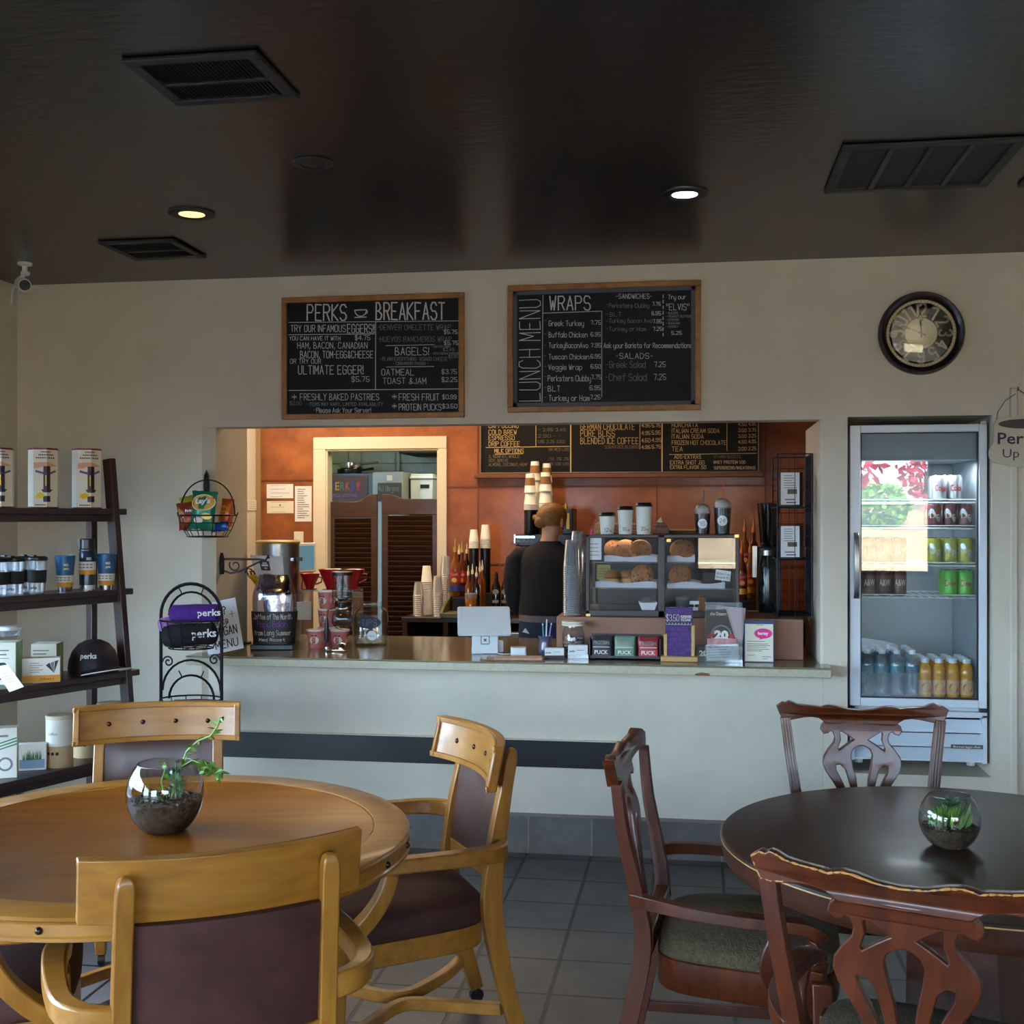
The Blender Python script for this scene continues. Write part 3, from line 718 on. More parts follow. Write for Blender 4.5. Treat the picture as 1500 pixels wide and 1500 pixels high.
# ================================================================== things on the wall and ceiling
random.seed(11)
M_oak = mat('oak frame', (176, 122, 66), .45, rgb2=(140, 88, 42), scale=6, stretch=(4, 4, 4), bump=.1, bscale=40)
M_slate = mat('blackboard', (15, 13, 14), .6, var=.2, scale=6, spec=.25)
def board(name, label, x0, x1, y0, y1, Y, fw, frame_m, inner=None):
    a, b = PY(x0, y1, Y), PY(x1, y1, Y); top = PY((x0 + x1) / 2, y0, Y).z; bot = PY((x0 + x1) / 2, y1, Y).z
    t = T(name, label, 'menu board', (a.x, Y, bot)); W_, H_ = b.x - a.x, top - bot
    g = G(frame_m)
    for p, q, r, s in ((0, W_, 0, fw), (0, W_, H_ - fw, H_), (0, fw, fw, H_ - fw), (W_ - fw, W_, fw, H_ - fw)): g.bb(p, q, -.028, -.001, r, s)
    g.o('frame', t, bevel=.003)
    g = G(M_slate); g.bb(fw, W_ - fw, -.012, -.002, fw, H_ - fw)
    if inner: g.bb(fw, W_ - fw, -.014, -.012, fw, fw + inner, mat('slate edge', (78, 80, 92), .6)); g.bb(fw, W_ - fw, -.014, -.012, H_ - fw - inner, H_ - fw, MATS['slate edge']); g.bb(fw, fw + inner, -.014, -.012, fw, H_ - fw, MATS['slate edge']); g.bb(W_ - fw - inner, W_ - fw, -.014, -.012, fw, H_ - fw, MATS['slate edge'])
    g.o('slate_panel', t); return t
class Px:      # reads positions off one enlarged view of the board (origin, scale) and turns them into points of its plane
    def __init__(s, t, ox, oy, k, Y): s.t, s.ox, s.oy, s.k, s.Y = t, ox, oy, k, Y
    def P(s, x, y): return PY(s.ox + x * s.k, s.oy + y * s.k, s.Y) - s.t.location
    def txt(s, g, text, x0, x1, y, cap, m=None, sw=None, printed=False, jit=.1):
        a = s.P(x0, y); b = s.P(x1, y); d = (b - a); h = cap * s.k * mp(s.ox + x0 * s.k, s.Y)
        sw = (sw or max(3.4, cap * .085)) * s.k * mp(s.ox + x0 * s.k, s.Y)
        if printed: print_text(g, text, a, d.normalized(), UZ, h, d.length, m)
        else: hand(g, text, a, d.normalized(), UZ, h, d.length, sw, m, jit)
    def line(s, g, pts, w=3, m=None):
        q = [s.P(*p) for p in pts]; hw = w * s.k * mp(s.ox + pts[0][0] * s.k, s.Y) / 2
        for A, B in zip(q, q[1:]):
            d = (B - A).normalized(); n = V((-d.z, 0, d.x)) * hw; g.quad(A + n, A - n, B - n, B + n, m)
Yc = YW - .0005
t = board('menu_board', 'oak-framed blackboard headed BREAKFAST with a chalk cup, left of the two wall menus', 415, 681, 433.5, 613.5, Yc, .026, M_oak)
b = Px(t, 400, 420, .2, Yc - .0135); g = G(M_chalk); c2 = M_chalkd
for a in (('PERKS', 250, 535, 247, 115), ('BREAKFAST', 755, 1255, 240, 122), ('TRY OUR INFAMOUS', 130, 530, 330, 48), ('EGGERS!!', 545, 742, 338, 62), ('YOU CAN HAVE IT WITH', 120, 492, 392, 28), ('$4.75', 600, 710, 390, 34),
    ('HAM, BACON, CANADIAN', 178, 690, 452, 44), ('BACON, TOM-EGG&CHEESE', 200, 732, 522, 50), ('OR TRY OUR', 125, 350, 562, 32), ('ULTIMATE EGGER!', 185, 660, 640, 62), ('$5.75', 575, 705, 695, 36),
    ('$5.75', 1252, 1350, 345, 28), ('$5.75', 1252, 1355, 425, 28), ('BAGELS!', 895, 1140, 500, 54), ('OATMEAL', 795, 1032, 648, 44), ('$3.75', 1235, 1345, 638, 32), ('TOAST &JAM', 805, 1120, 710, 42), ('$2.25', 1235, 1348, 696, 32),
    ('FRESH FRUIT', 922, 1215, 832, 48), ('$0.99', 1240, 1342, 822, 30), ('PROTEIN PUCKS', 922, 1232, 905, 46), ('$3.50', 1240, 1348, 890, 30), ('*', 140, 172, 825, 36), ('*', 872, 905, 822, 36), ('*', 872, 905, 892, 36), ('FRESHLY BAKED PASTRIES', 198, 775, 830, 46),
    ('Please Ask Your Server!', 318, 715, 922, 34)): b.txt(g, *a)
for a in (('DENVER OMELETTE WRAP', 785, 1300, 316, 38), ('HUEVOS RANCHEROS WRAP', 785, 1305, 402, 36), ('- ON ITS OWN', 1158, 1295, 446, 16), ('$2.45', 1245, 1328, 470, 20), ('- WITH CREAM CHEESE', 1158, 1358, 496, 14), ('$2.95', 1285, 1352, 520, 18), ('- PLAIN-EVERYTHING- ASIAGO CHEESE -', 780, 1300, 542, 26),
    ('- CINNAMON RAISIN -', 880, 1135, 572, 20), ('$2.50', 122, 208, 866, 26), ('- ITEMS MAY VARY, LIMITED AVAILABILITY', 245, 805, 872, 24), ('-', 300, 314, 915, 30), ('-', 770, 782, 312, 30), ('-', 770, 782, 396, 30)): b.txt(g, *a, m=c2)
for p, w_ in (([(112, 262), (1358, 250)], 4), ([(112, 352), (742, 345)], 4), ([(752, 258), (750, 755)], 5), ([(112, 760), (1358, 748)], 5), ([(545, 348), (742, 346)], 4), ([(825, 432), (1180, 424)], 4), ([(828, 588), (1180, 584)], 4)): b.line(g, p, w_)
b.line(g, [(597, 172), (685, 168), (678, 196), (655, 215), (625, 215), (604, 196), (597, 172)], 7); b.line(g, [(597, 225), (685, 222)], 7); b.line(g, [(680, 176), (692, 178), (690, 192), (674, 198)], 5)
g.o('chalk_lettering', t, recalc=False)
t = board('menu_board', 'oak-framed blackboard headed LUNCH MENU and WRAPS, right of the two wall menus', 744.5, 1026.5, 415.5, 603, Yc, .026, M_oak, .018)
k = 310 / 1500; b = Px(t, 730, 400, k, Yc - .0135); g = G(M_chalk)
for a in (('WRAPS', 365, 650, 262, 98), ('Greek Turkey', 358, 605, 374, 36), ('7.75', 655, 725, 364, 28), ('Buffalo Chicken', 358, 630, 455, 36), ('6.95', 655, 725, 448, 28), ('TurkeyBaconAvo', 358, 635, 530, 36), ('7.95', 655, 728, 526, 28), ('Tuscan Chicken', 358, 642, 610, 34), ('6.95', 655, 725, 604, 28),
    ('Veggie Wrap', 355, 592, 685, 36), ('6.50', 655, 725, 676, 28), ('Perksters Clubby', 352, 655, 766, 40), ('7.75', 660, 728, 752, 30), ('BLT', 352, 438, 838, 38), ('6.95', 648, 725, 828, 30), ('Turkey or Ham', 358, 645, 905, 38), ('7.25', 652, 722, 894, 30),
    ('-SANDWICHES-', 838, 1085, 180, 32), ('7.75', 1092, 1150, 230, 24), ('6.95', 1088, 1152, 298, 26), ('7.95', 1096, 1158, 355, 26), ('7.25', 1096, 1160, 408, 26), ('Try our', 1205, 1328, 184, 30), ('"ELVIS"', 1192, 1352, 262, 44), ('5.25', 1228, 1300, 436, 24),
    ('Ask your Barista for Recommendations!', 748, 1378, 530, 34), ('-SALADS-', 835, 1092, 606, 38), ('7.25', 1105, 1185, 665, 36), ('7.25', 1102, 1188, 756, 40)): b.txt(g, *a)
for a in (('Perksters Clubby', 785, 1068, 245, 30), ('BLT', 790, 872, 306, 28), ('Turkey Bacon Avo', 785, 1090, 352, 28), ('Turkey or Ham', 785, 1045, 410, 28), ('- BACON', 1190, 1270, 290, 15), ('- PEANUT BUTTER', 1190, 1364, 314, 15), ('- CHEESE', 1190, 1280, 338, 14), ('- BANANA', 1190, 1288, 362, 14), ('- HONEY', 1190, 1274, 386, 14), ('Greek Salad', 788, 1042, 670, 44), ('Chef Salad', 785, 1050, 762, 48)): b.txt(g, *a, m=c2)
for y in (340, 435, 515, 590, 665, 738, 815, 885): b.txt(g, '-', 326, 338, y + 8, 24, m=c2)
for y in (226, 294, 345, 398, 652, 742): b.txt(g, '-', 764, 776, y + 8, 24, m=c2)
for p in ([(316, 155), (310, 928)], [(318, 284), (735, 270)], [(733, 270), (733, 880)]): b.line(g, p, 4)
for i in range(8): b.line(g, [(1168, 152 + i * 39), (1168, 176 + i * 39)], 6)
a = b.P(296, 905); h = (b.P(300, 890) - b.P(150, 890)).length
hand(g, 'LUNCH MENU', a, UZ, -UX, h * .98, (b.P(296, 188) - a).length, 5 * k * mp(800, YW)); g.o('chalk_lettering', t, recalc=False)
# --- clock
c = PY(1348.5, 489, YW); r = 61 * mp(1348, YW); t = T('wall_clock', 'round dark-rimmed wall clock with a tan dial, above the fridge', 'clock', (c.x, YW, c.z))
RX = Matrix.Rotation(R(90), 4, 'X')
M_rim = mat('dark bronze rim', (44, 28, 26), .28, metal=.2, coat=.4); M_dial = mat('tan dial', (150, 134, 108), .6); M_dial2 = mat('pale dial', (226, 208, 166), .6); M_num = mat('cream numerals', (214, 196, 156), .6)
g = G(M_rim); g.T = RX; g.caps = (False, False); g.lathe([(r * .2, 0), (r * .98, 0), (r, .012), (r * .99, .03), (r * .93, .042), (r * .87, .038), (r * .83, .03), (r * .81, .016)], n=64); g.o('rim', t)
g = G(M_dial); g.T = RX
g.lathe([(.001, .012), (r * .83, .012)], n=64); ring(g, r * .74, r * .8, .0125, 64, M_num); ring(g, .001, r * .37, .0128, 48, M_dial2)
for i in range(60): a = i * PI / 30; g.box((r * .77 * math.sin(a), r * .77 * math.cos(a), .0127), (.0022, .008, .0006), M_dial, Matrix.Rotation(-a, 3, 'Z'))
d = g.o('dial', t); g = G(M_num); g.T = RX
for i in range(1, 13):
    a = i * PI / 6; q = V((math.sin(a) * r * .56, math.cos(a) * r * .56, .0135)); uz = V((math.sin(a), math.cos(a), 0)); ux = V((math.cos(a), -math.sin(a), 0))
    hand(g, str(i), q - uz * r * .15, ux, uz, r * .3, r * (.13 if i < 10 else .22), r * .045, jit=0, align='c')
g.o('numerals', d, recalc=False)
for nm, a, L_, wd in (('hour_hand', R(-3), r * .5, .012), ('minute_hand', R(-66), r * .73, .009)):
    g = G(M_black); g.T = RX @ Matrix.Rotation(-a, 4, 'Z'); g.prism([(-wd * .3, -.02), (wd * .3, -.02), (wd * .3, L_ * .55), (wd, L_ * .68), (0, L_), (-wd, L_ * .68), (-wd * .3, L_ * .55)], .015, .017); g.lathe([(.006, .014), (.006, .019)], n=12); g.o(nm, t)
g = G(M_glass); g.T = RX; g.lathe([(r * .86 * math.sin(i * .12), .028 + .012 * (math.cos(i * .12) - 1) * 3 + .012) for i in range(0, 9)][::-1], n=48); g.o('glass_cover', t, smooth=80)
# --- PERK UP sign
c = PY(1500, 645, YW - .03); t = T('cup_sign', 'flat cream sign shaped like a coffee cup, hung on wire', 'sign', (c.x, YW - .03, c.z)); k = mp(1500, YW)
M_sign = mat('cream painted sign', (196, 182, 160), .6)
ol = [(-38, 30), (-42, 0), (-49, -18), (-46, -28), (-34, -34), (34, -34), (46, -28), (49, -18), (42, 0), (38, 30), (20, 34), (-20, 34)]
g = G(M_sign); vs, fs = curve_mesh([([(x * k, z * k) for x, z in ol], True)], ext=.005, bev=.001, res=8); g.add([(v.x, v.z, v.y) for v in vs], fs)
vs, fs = curve_mesh([([(x * k, z * k) for x, z in ((38, 18), (58, 16), (64, 0), (54, -14), (42, -12), (42, -6), (50, -6), (56, 2), (52, 9), (38, 11))], True)], ext=.004, res=6); g.add([(v.x, v.z, v.y) for v in vs], fs); body = g.o('board', t)
g = G(M_black); g.disc((0, -.0066, 24 * k), 36 * k, 32, ry=7 * k); g.o('coffee_opening', body)
g = G(mat('purple brown paint', (58, 36, 58), .6)); print_text(g, 'Perk', (-37 * k, -.0067, -5 * k), UX, UZ, 17 * k, 50 * k, bold=.015); print_text(g, 'Up', (-30 * k, -.0067, -25 * k), UX, UZ, 13 * k, 23 * k); g.o('lettering', body, recalc=False)
g = G(M_iron); top = V((-8 * k, .015, 78 * k)); g.tube([V((-38, 0, 30)) * k, V((-36, 0, 42)) * k, V((-26, 0, 58)) * k, top - UZ * 8 * k, top - UZ * 2 * k, V((14, 0, 58)) * k, V((34, 0, 42)) * k, V((38, 0, 30)) * k], .0016, 5); g.o('hanging_wire', t)
g = G(M_chrome); g.tube([(top.x, .02, top.z - .02), (top.x, .004, top.z - .012), (top.x, -.004, top.z)], .003, 6); g.o('wall_hook', t)
# --- ceiling fittings
M_vent = mat('painted vent', (32, 27, 24), .55); M_void = mat('vent void', (6, 5, 5), .9)
def vent(label, pts, kind, group=None):
    q = [PZ(x, y, ZC) for x, y in pts]; x0 = (q[0].x + q[3].x) / 2; x1 = (q[1].x + q[2].x) / 2; y1 = (q[0].y + q[1].y) / 2; y0 = (q[2].y + q[3].y) / 2
    y0, y1 = min(y0, y1), max(y0, y1); w_, d_ = x1 - x0, y1 - y0; t = T('ceiling_vent', label, 'air vent', (x0, y0, ZC)); e = .035; g = G(M_vent)
    for p in ((0, w_, 0, e), (0, w_, d_ - e, d_), (0, e, e, d_ - e), (w_ - e, w_, e, d_ - e)): g.bb(*p, -.012, -.001)
    if kind == 'grille': g.bb(e, w_ - e, d_ * .55 - .008, d_ * .55 + .008, -.011, -.001)
    else:
        for i in range(1, 4): xx = e + (w_ - 2 * e) * i / 4; g.bb(xx - .01, xx + .01, e, d_ - e, -.012, -.001)
    g.o('frame', t, bevel=.003)
    g = G(M_void if kind == 'grille' else mat('vent panel', (24, 19, 17), .7)); g.bb(e, w_ - e, e, d_ - e, -.003, -.001); g.o('backing', t)
    if kind == 'grille':
        g = G(M_vent); n = 26
        for i in range(n): xx = e + (w_ - 2 * e) * (i + .5) / n; g.box((xx, d_ / 2, -.006), (.006, d_ - 2 * e, .0015), rot=Matrix.Rotation(R(40), 3, 'Y'))
        g.o('slats', t)
vent('black slatted ceiling vent nearest the viewer, upper left', [(180, 83), (378, 72), (440, 140), (255, 150)], 'grille')
vent('smaller black slatted ceiling vent near the front wall, below the lit yellow downlight', [(138, 352), (258, 349), (302, 375), (200, 378)], 'grille')
vent('four-panel ceiling grille painted like the ceiling, upper right', [(1234, 212), (1500, 197), (1455, 268), (1206, 281)], 'panel')
vent('second ceiling grille cut by the right edge of the photo', [(1520, 240), (1700, 228), (1660, 262), (1488, 272)], 'panel')
def downlight(label, px, py, rr, on, col):
    c = PZ(px, py, ZC); t = T('downlight', label, 'ceiling light', (c.x, c.y, ZC))
    g = G(M_vent); g.caps = (False, False); g.lathe([(rr * .54, -.004), (rr * .6, -.006), (rr * .7, -.01), (rr, -.006), (rr * 1.02, -.0005)], n=40); g.o('trim_ring', t)
    g = G(mat('lamp %s' % label[-14:], col, .5, emit=on) if on else M_vent); g.lathe([(rr * .56, -.006), (rr * .4, -.009), (.001, -.01)], n=32); g.o('lamp_lens', t)
    if on:
        l = lamp('downlight_beam', 'SPOT', (c.x, c.y, ZC - .03), 2.2, tuple(x for x in lin(col)[:3]), size=.04); l.data.spot_size = R(110); l.data.spot_blend = .8
downlight('lit recessed downlight with a warm yellow glow, left of the ceiling', 281, 312, .088, .55, (255, 216, 120))
downlight('lit recessed downlight with a cold white glow, above the lunch menu', 1003, 283, .082, 3, (226, 234, 255))
downlight('unlit recessed downlight, dark on the dark ceiling', 459, 238, .066, 0, (0, 0, 0))
# --- security camera
c = PZ(40, 386, ZC); t = T('security_camera', 'small white bullet camera on a ceiling mount in the left corner', 'security camera', (c.x, c.y - .02, ZC))
g = G(M_plw); g.lathe([(.032, -.001), (.032, -.012), (.012, -.016), (.012, -.04), (.018, -.044), (.018, -.058), (.008, -.06)], n=18); g.cyl((-.01, 0, -.05), (.022, 0, -.05), .008); g.tube([(0, 0, -.05), (-.02, -.0, -.07), (-.03, 0, -.085)], .009, 8); g.o('mount', t)
d = V((.62, -.72, -.25)).normalized(); a = V((-.045, .04, -.085)); g = G(M_plw); g.tube([a, a + d * .01, a + d * .1, a + d * .112], [.012, .03, .03, .028], 16); o = g.o('camera_body', t)
g = G(M_black); g.tube([a + d * .111, a + d * .116], [.0255, .02], 16); g.ball(a + d * .113, .012, n=10); g.o('lens', o)
g = G(M_plw); g.tube([a, a + V((-.03, 0, -.01)), a + V((-.05, .01, -.04)), a + V((-.06, .02, -.09))], .004, 6); g.o('cable', t)
# ================================================================== fridge
FX0, FX1, FZ0, FZ1 = PY(1246, 760, YW).x, PY(1448, 760, YW).x, PY(1350, 1126, YW).z, PY(1350, 620, YW).z
FW, FH, FD = FX1 - FX0, FZ1 - FZ0, .6; YF = YW + .022
M_fw = mat('white fridge enamel', (214, 220, 228), .3, spec=.4); M_fin = mat('grey fridge lining', (150, 160, 168), .4); M_gask = mat('dark gasket', (36, 28, 44), .6); M_wire = mat('white wire', (220, 224, 226), .4)
t = T('drinks_fridge', 'white glass-door drinks fridge set into a niche in the right wall', 'fridge', (FX0, YF, FZ0)); K = t
g = G(M_fw); z0 = PY(1380, 1023, YF + .1).z - FZ0
for p in ((0, .03, .05, FD, .025, FH), (FW - .022, FW, .05, FD, .025, FH), (0, FW, .05, FD, FH - .03, FH), (0, FW, FD - .02, FD, .025, FH), (0, FW, .05, FD, .025, z0)): g.bb(*p)
g.o('cabinet', t)
g = G(M_fin); g.bb(.03, FW - .03, FD - .03, FD - .02, z0, FH - .03); g.bb(.03, .034, .05, FD - .02, z0, FH - .03); g.bb(FW - .026, FW - .022, .05, FD - .02, z0, FH - .03); g.bb(.03, FW - .03, .05, FD - .02, z0, z0 + .006); g.bb(.03, FW - .03, .05, FD - .02, FH - .16, FH - .03); g.o('lining', t)
px = lambda x: PY(x, 760, YF).x - FX0
pz = lambda y: PY(1350, y, YF).z - FZ0
d0, d1 = pz(1036), FH - .004; wx0, wx1, wz0, wz1 = px(1261), px(1434), pz(1024), pz(633)
g = G(M_fw)
for p in ((0, wx0, d0, d1), (wx1, FW, d0, d1), (wx0, wx1, d0, wz0), (wx0, wx1, wz1, d1)): g.bb(p[0], p[1], 0, .036, p[2], p[3])
dr = g.o('door', t, bevel=.004)
g = G(M_gask); g.bb(.004, FW - .004, .037, .049, d0, d1 - .004) if 0 else [g.bb(*q) for q in ((.004, .02, .037, .05, d0, d1), (FW - .02, FW - .004, .037, .05, d0, d1), (.004, FW - .004, .037, .05, d0, d0 + .02), (.004, FW - .004, .037, .05, d1 - .02, d1))]
for p in ((wx0 - .001, wx0 + .004, wz0, wz1), (wx1 - .004, wx1 + .001, wz0, wz1), (wx0, wx1, wz0 - .001, wz0 + .004), (wx0, wx1, wz1 - .004, wz1 + .001)): g.bb(p[0], p[1], .006, .03, p[2], p[3])
g.o('gasket', dr)
g = G(glass('fridge door glass', (236, 244, 246), boost=3)); g.rect(wx0, wx1, wz0, wz1, .016); g.o('pane', dr)
g = G(M_steel); hx = px(1254); g.sweep([(hx, -.002, pz(781)), (hx, -.022, pz(790)), (hx, -.038, pz(825)), (hx, -.022, pz(866)), (hx, -.002, pz(877))], .022, .01, up=(0, 1, 0)); g.o('handle', dr, bevel=.003)
g = G(M_chrome); g.bb(FW - .03, FW - .004, -.004, .03, d1 + .001, FH + .008); g.o('hinge', t); g = G(M_black); g.bb(FW - .03, FW, -.002, .03, d0 - .018, d0 - .002); g.o('hinge', t)
g = G(M_fw); zt = pz(1046); g.bb(0, .02, .003, .05, .025, zt); g.bb(FW - .02, FW, .003, .05, .025, zt); g.bb(0, FW, .003, .05, zt - .012, zt + .012)
n = 3
for i in range(n):
    a = .03 + (zt - .045) * i / n; b_ = .03 + (zt - .045) * (i + 1) / n; g.add([(.02, .045, b_ - .012), (FW - .02, .045, b_ - .012), (FW - .02, .004, a + .008), (.02, .004, a + .008), (.02, .004, a), (FW - .02, .004, a)], [(0, 1, 2, 3), (3, 2, 5, 4)])
g.bb(.02, FW - .02, .05, .06, .025, zt, M_gask); g.o('louvre_grille', t)
g = G(mat('nameplate', (92, 84, 78), .4, metal=.4)); a, b_ = px(1393), px(1440); zz = pz(1092); g.box(((a + b_) / 2, .0, zz), (b_ - a, .004, .018)); npl = g.o('nameplate', t)
g = G(M_card); print_text(g, 'Beverage-Air', ((a + b_) / 2, -.0025, zz - .005), UX, UZ, .011, (b_ - a) * .86, align='c'); g.o('lettering', npl, recalc=False)
for x in (.05, FW - .05): g = G(M_plw); g.lathe([(.018, .0), (.02, .012), (.014, .026)], (x, .09, 0), 12); g.o('foot', t)
SH = [FH - .16 - .235 * 0]; shelf_z = [pz(y) for y in (737, 776, 829, 875)]
# shelves sit at true heights behind the glass
YS = YF + .18
shelf_z = [PY(1380, y, YF + .1).z - FZ0 for y in (736, 774, 828, 875)]
for z in shelf_z:
    g = G(M_wire)
    for i in range(15): x = .036 + (FW - .072) * i / 14; g.cyl((x, .075, z), (x, FD - .035, z), .002, n=5)
    for y in (.075, .25, FD - .04): g.cyl((.034, y, z - .002), (FW - .034, y, z - .002), .003, n=5)
    g.cyl((.034, .072, z + .012), (FW - .034, .072, z + .012), .0025, n=5); g.o('wire_shelf', t)
lamp('fridge_fill', 'AREA', (FX0 + FW / 2, YF + .09, FZ0 + FH - .17), 1.5, (.86, .95, 1), size=FW * .7, size_y=.05)  # added fill without a fixture, brightens the drinks behind the glass
# drinks: one of each kind, then copies
def can(body_m, band_m, text, tm, label, group):
    t = T('drink_can', label, 'drink can', group=group); r, h = .033, .122
    g = G(body_m); g.lathe([(.001, .004), (.022, .004), (.026, .001), (.032, .012), (r, .02), (r, h - .016), (.028, h - .003)], n=20); bd = g.o('can_body', t)
    g = G(M_chrome); g.lathe([(.028, h - .003), (.0285, h), (.026, h - .001), (.024, h - .006), (.001, h - .006)], n=20); g.box((0, -.008, h - .004), (.012, .02, .0015)); g.o('lid', t)
    g = G(tm)
    if band_m:
        n = 12; g.add([((r + .0006) * math.sin(a), -(r + .0006) * math.cos(a), z) for i in range(n + 1) for a in [R(-62 + 124 * i / n)] for z in (.05 + .022 * math.sin(i * .5), .075 + .022 * math.sin(i * .5))], [(2 * i, 2 * i + 2, 2 * i + 3, 2 * i + 1) for i in range(n)], band_m)
    key = len(g.v); print_text(g, text, (0, 0, .048), UX, UZ, .03, .05, align='c', bold=.02)
    for i in range(key, len(g.v)): v = g.v[i]; a = v.x / r; g.v[i] = V(((r + .0012) * math.sin(a), -(r + .0012) * math.cos(a), v.z))
    g.o('print', bd, recalc=False); return t
C_silver = mat('silver can', (176, 178, 184), .3, metal=.7); C_red = mat('red print', (190, 30, 40), .5); C_root = mat('brown can', (92, 40, 34), .32, metal=.3); C_cream = mat('cream print', (226, 206, 176), .5); C_dark = mat('maroon can', (104, 52, 56), .35, metal=.2)
C_green = mat('lime can', (96, 186, 62), .32, metal=.2); C_yel = mat('yellow green can', (178, 178, 66), .35, metal=.2)
def spread(first, xs, ys, z, labels, group):
    k = 0
    for j, y in enumerate(ys):
        for i, x in enumerate(xs):
            o = first if k == 0 else dup(first); o.location = (FX0 + x, YF + y, FZ0 + z); o['label'] = labels[min(j, len(labels) - 1)]; o['group'] = group; k += 1
fx = lambda x, y=.12: PY(x, 760, YF + y).x - FX0
ys2 = (.115, .188)
spread(can(C_silver, None, 'Coke', C_red, '', ''), [fx(1398) - .068 * i for i in range(2)], ys2, shelf_z[0] + .004, ['silver can with red print, front of the fridge shelf second from top', 'silver can with red print, behind another on the upper shelf'], 'silver cans in the fridge')
spread(can(C_dark, C_silver, 'Dr', C_cream, '', ''), [fx(1413) - .068 * i for i in range(3)], ys2, shelf_z[1] + .004, ['maroon and silver can, front of the shelf under the silver cans', 'maroon and silver can, second row under the silver cans'], 'maroon cans in the fridge')
for o in list(COL.objects):
    if o.get('group') == 'maroon cans in the fridge': o.scale = (.92, .92, .9)
spread(can(C_yel, C_silver, 'Up', C_cream, '', ''), [fx(1413) - .068 * i for i in range(3)], ys2, shelf_z[2] + .004, ['yellow green can, front of the shelf under the maroon cans', 'yellow green can, second row under the maroon cans'], 'yellow green cans in the fridge')
spread(can(C_green, None, 'Dew', C_red, '', ''), [fx(1413) - .068 * i for i in range(2)], ys2, shelf_z[3] + .004, ['lime green can with red print, front right of the fridge', 'lime green can with red print, second row'], 'lime green cans in the fridge')
rb = can(C_root, None, 'A&W', C_cream, '', ''); spread(rb, [fx(1272) + .068 * i for i in range(3)], ys2, shelf_z[3] + .004, ['brown root beer can, front row beside the fridge handle', 'brown root beer can, second row beside the fridge handle'], 'brown root beer cans low in the fridge')
spread(dup(rb), [fx(1272) + .068 * i for i in range(3)], ys2, shelf_z[2] + .004, ['brown root beer can in the upper trio, seen through the window reflection', 'brown root beer can behind the upper trio, in the window reflection'], 'brown root beer cans in the reflection')
def bottle(body_m, cap_m, lab_m, prof, h, cap_r, lz, label, group, art=None):
    t = T('drink_bottle', label, 'bottle', group=group); g = G(body_m); g.lathe(prof, n=18); g.o('bottle_body', t)
    g = G(cap_m); g.lathe([(cap_r, h - .002), (cap_r, h + .014), (cap_r * .9, h + .017)], n=14); g.o('cap', t)
    r = max(p[0] for p in prof) + .0008; g = G(lab_m); g.caps = (False, False); g.lathe([(r, lz[0]), (r, lz[1])], n=18)
    if art: art(g, r + .0008)
    g.o('label_band', t); return t
M_water = glass('water bottle plastic', (228, 236, 242), boost=2.5, haze=.14); M_juice = mat('orange juice', (222, 150, 28), .2, coat=.5)
def wart(g, r):
    for i in range(6): a = R(-50 + 20 * i); h = .012 - abs(i - 2.5) * .003; g.add([(r * math.sin(a), -r * math.cos(a), .118), (r * math.sin(a + .3), -r * math.cos(a + .3), .118), (r * math.sin(a + .15), -r * math.cos(a + .15), .118 + h)], [(0, 1, 2)], C_red)
def jart(g, r):
    n = 16; pts = [(r * math.sin(.75 * math.cos(2 * PI * i / n)), -r * math.cos(.75 * math.cos(2 * PI * i / n)), .045 + .022 * math.sin(2 * PI * i / n)) for i in range(n)]; g.add(pts, [list(range(n))], mat('orange fruit print', (226, 96, 26), .5))
wb = bottle(M_water, M_plw, mat('teal label', (64, 142, 156), .5), [(.028, .002), (.032, .012), (.031, .04), (.0325, .06), (.031, .08), (.0325, .1), (.0325, .145), (.026, .172), (.014, .188), (.0125, .195)], .195, .015, (.108, .14), '', '', wart)
zb = z0 + .007; xs = [fx(1268, .1) - .005, fx(1288, .1), fx(1309, .1), fx(1330, .1)]
spread(wb, [fx(1270, .1) + .0665 * i for i in range(4)], (.1, .168, .236, .304), zb, ['clear water bottle in the front row of the fridge floor', 'clear water bottle behind the front row'], 'water bottles at the fridge floor')
jb = bottle(M_juice, M_plw, mat('peach label', (226, 176, 120), .5), [(.026, .002), (.029, .01), (.028, .075), (.0255, .085), (.029, .1), (.029, .118), (.024, .14), (.0165, .152), (.0165, .158)], .158, .018, (.014, .078), '', '', jart)
spread(jb, [fx(1416, .1) - .0605 * i for i in range(4)], (.1, .162, .224, .286), zb, ['orange juice bottle in the front row of the fridge floor', 'orange juice bottle behind the front row, white cap showing'], 'orange juice bottles at the fridge floor')
# ================================================================== ladder shelf in the left corner and what stands on it
random.seed(23)
M_esp = mat('espresso stained wood', (66, 44, 44), .42, rgb2=(40, 26, 28), scale=5, stretch=(.8, 6, 6), coat=.15)
M_espv = mat('espresso stained post', (66, 42, 36), .42, rgb2=(44, 28, 26), scale=5, stretch=(6, 6, .8), coat=.15)
O = CW(-1.603, 5.0); ax = V((.348, .9366, 0)); ay = V((-.9366, .348, 0)); RS = math.atan2(ax.y, ax.x)
def shp(px, yl, z=0):     # point on a shelf: under image column px, yl behind the front line
    r = ray(px); # solve O + x ax + yl ay = s r
    bx, by = O.x + yl * ay.x, O.y + yl * ay.y
    det = r.x * -ax.y + ax.x * r.y
    s = (bx * -ax.y + ax.x * by) / det
    x = (r.x * s - bx) * ax.x + (r.y * s - by) * ax.y
    return V((x, yl, z)), s / F
ZS = [1.606, 1.262, .915, .568, .222]; YFR = [.078, .039, 0, -.039, -.078]
t = T('ladder_shelf', 'dark espresso ladder shelf with leaning posts in the left corner', 'shelf', O, RS)
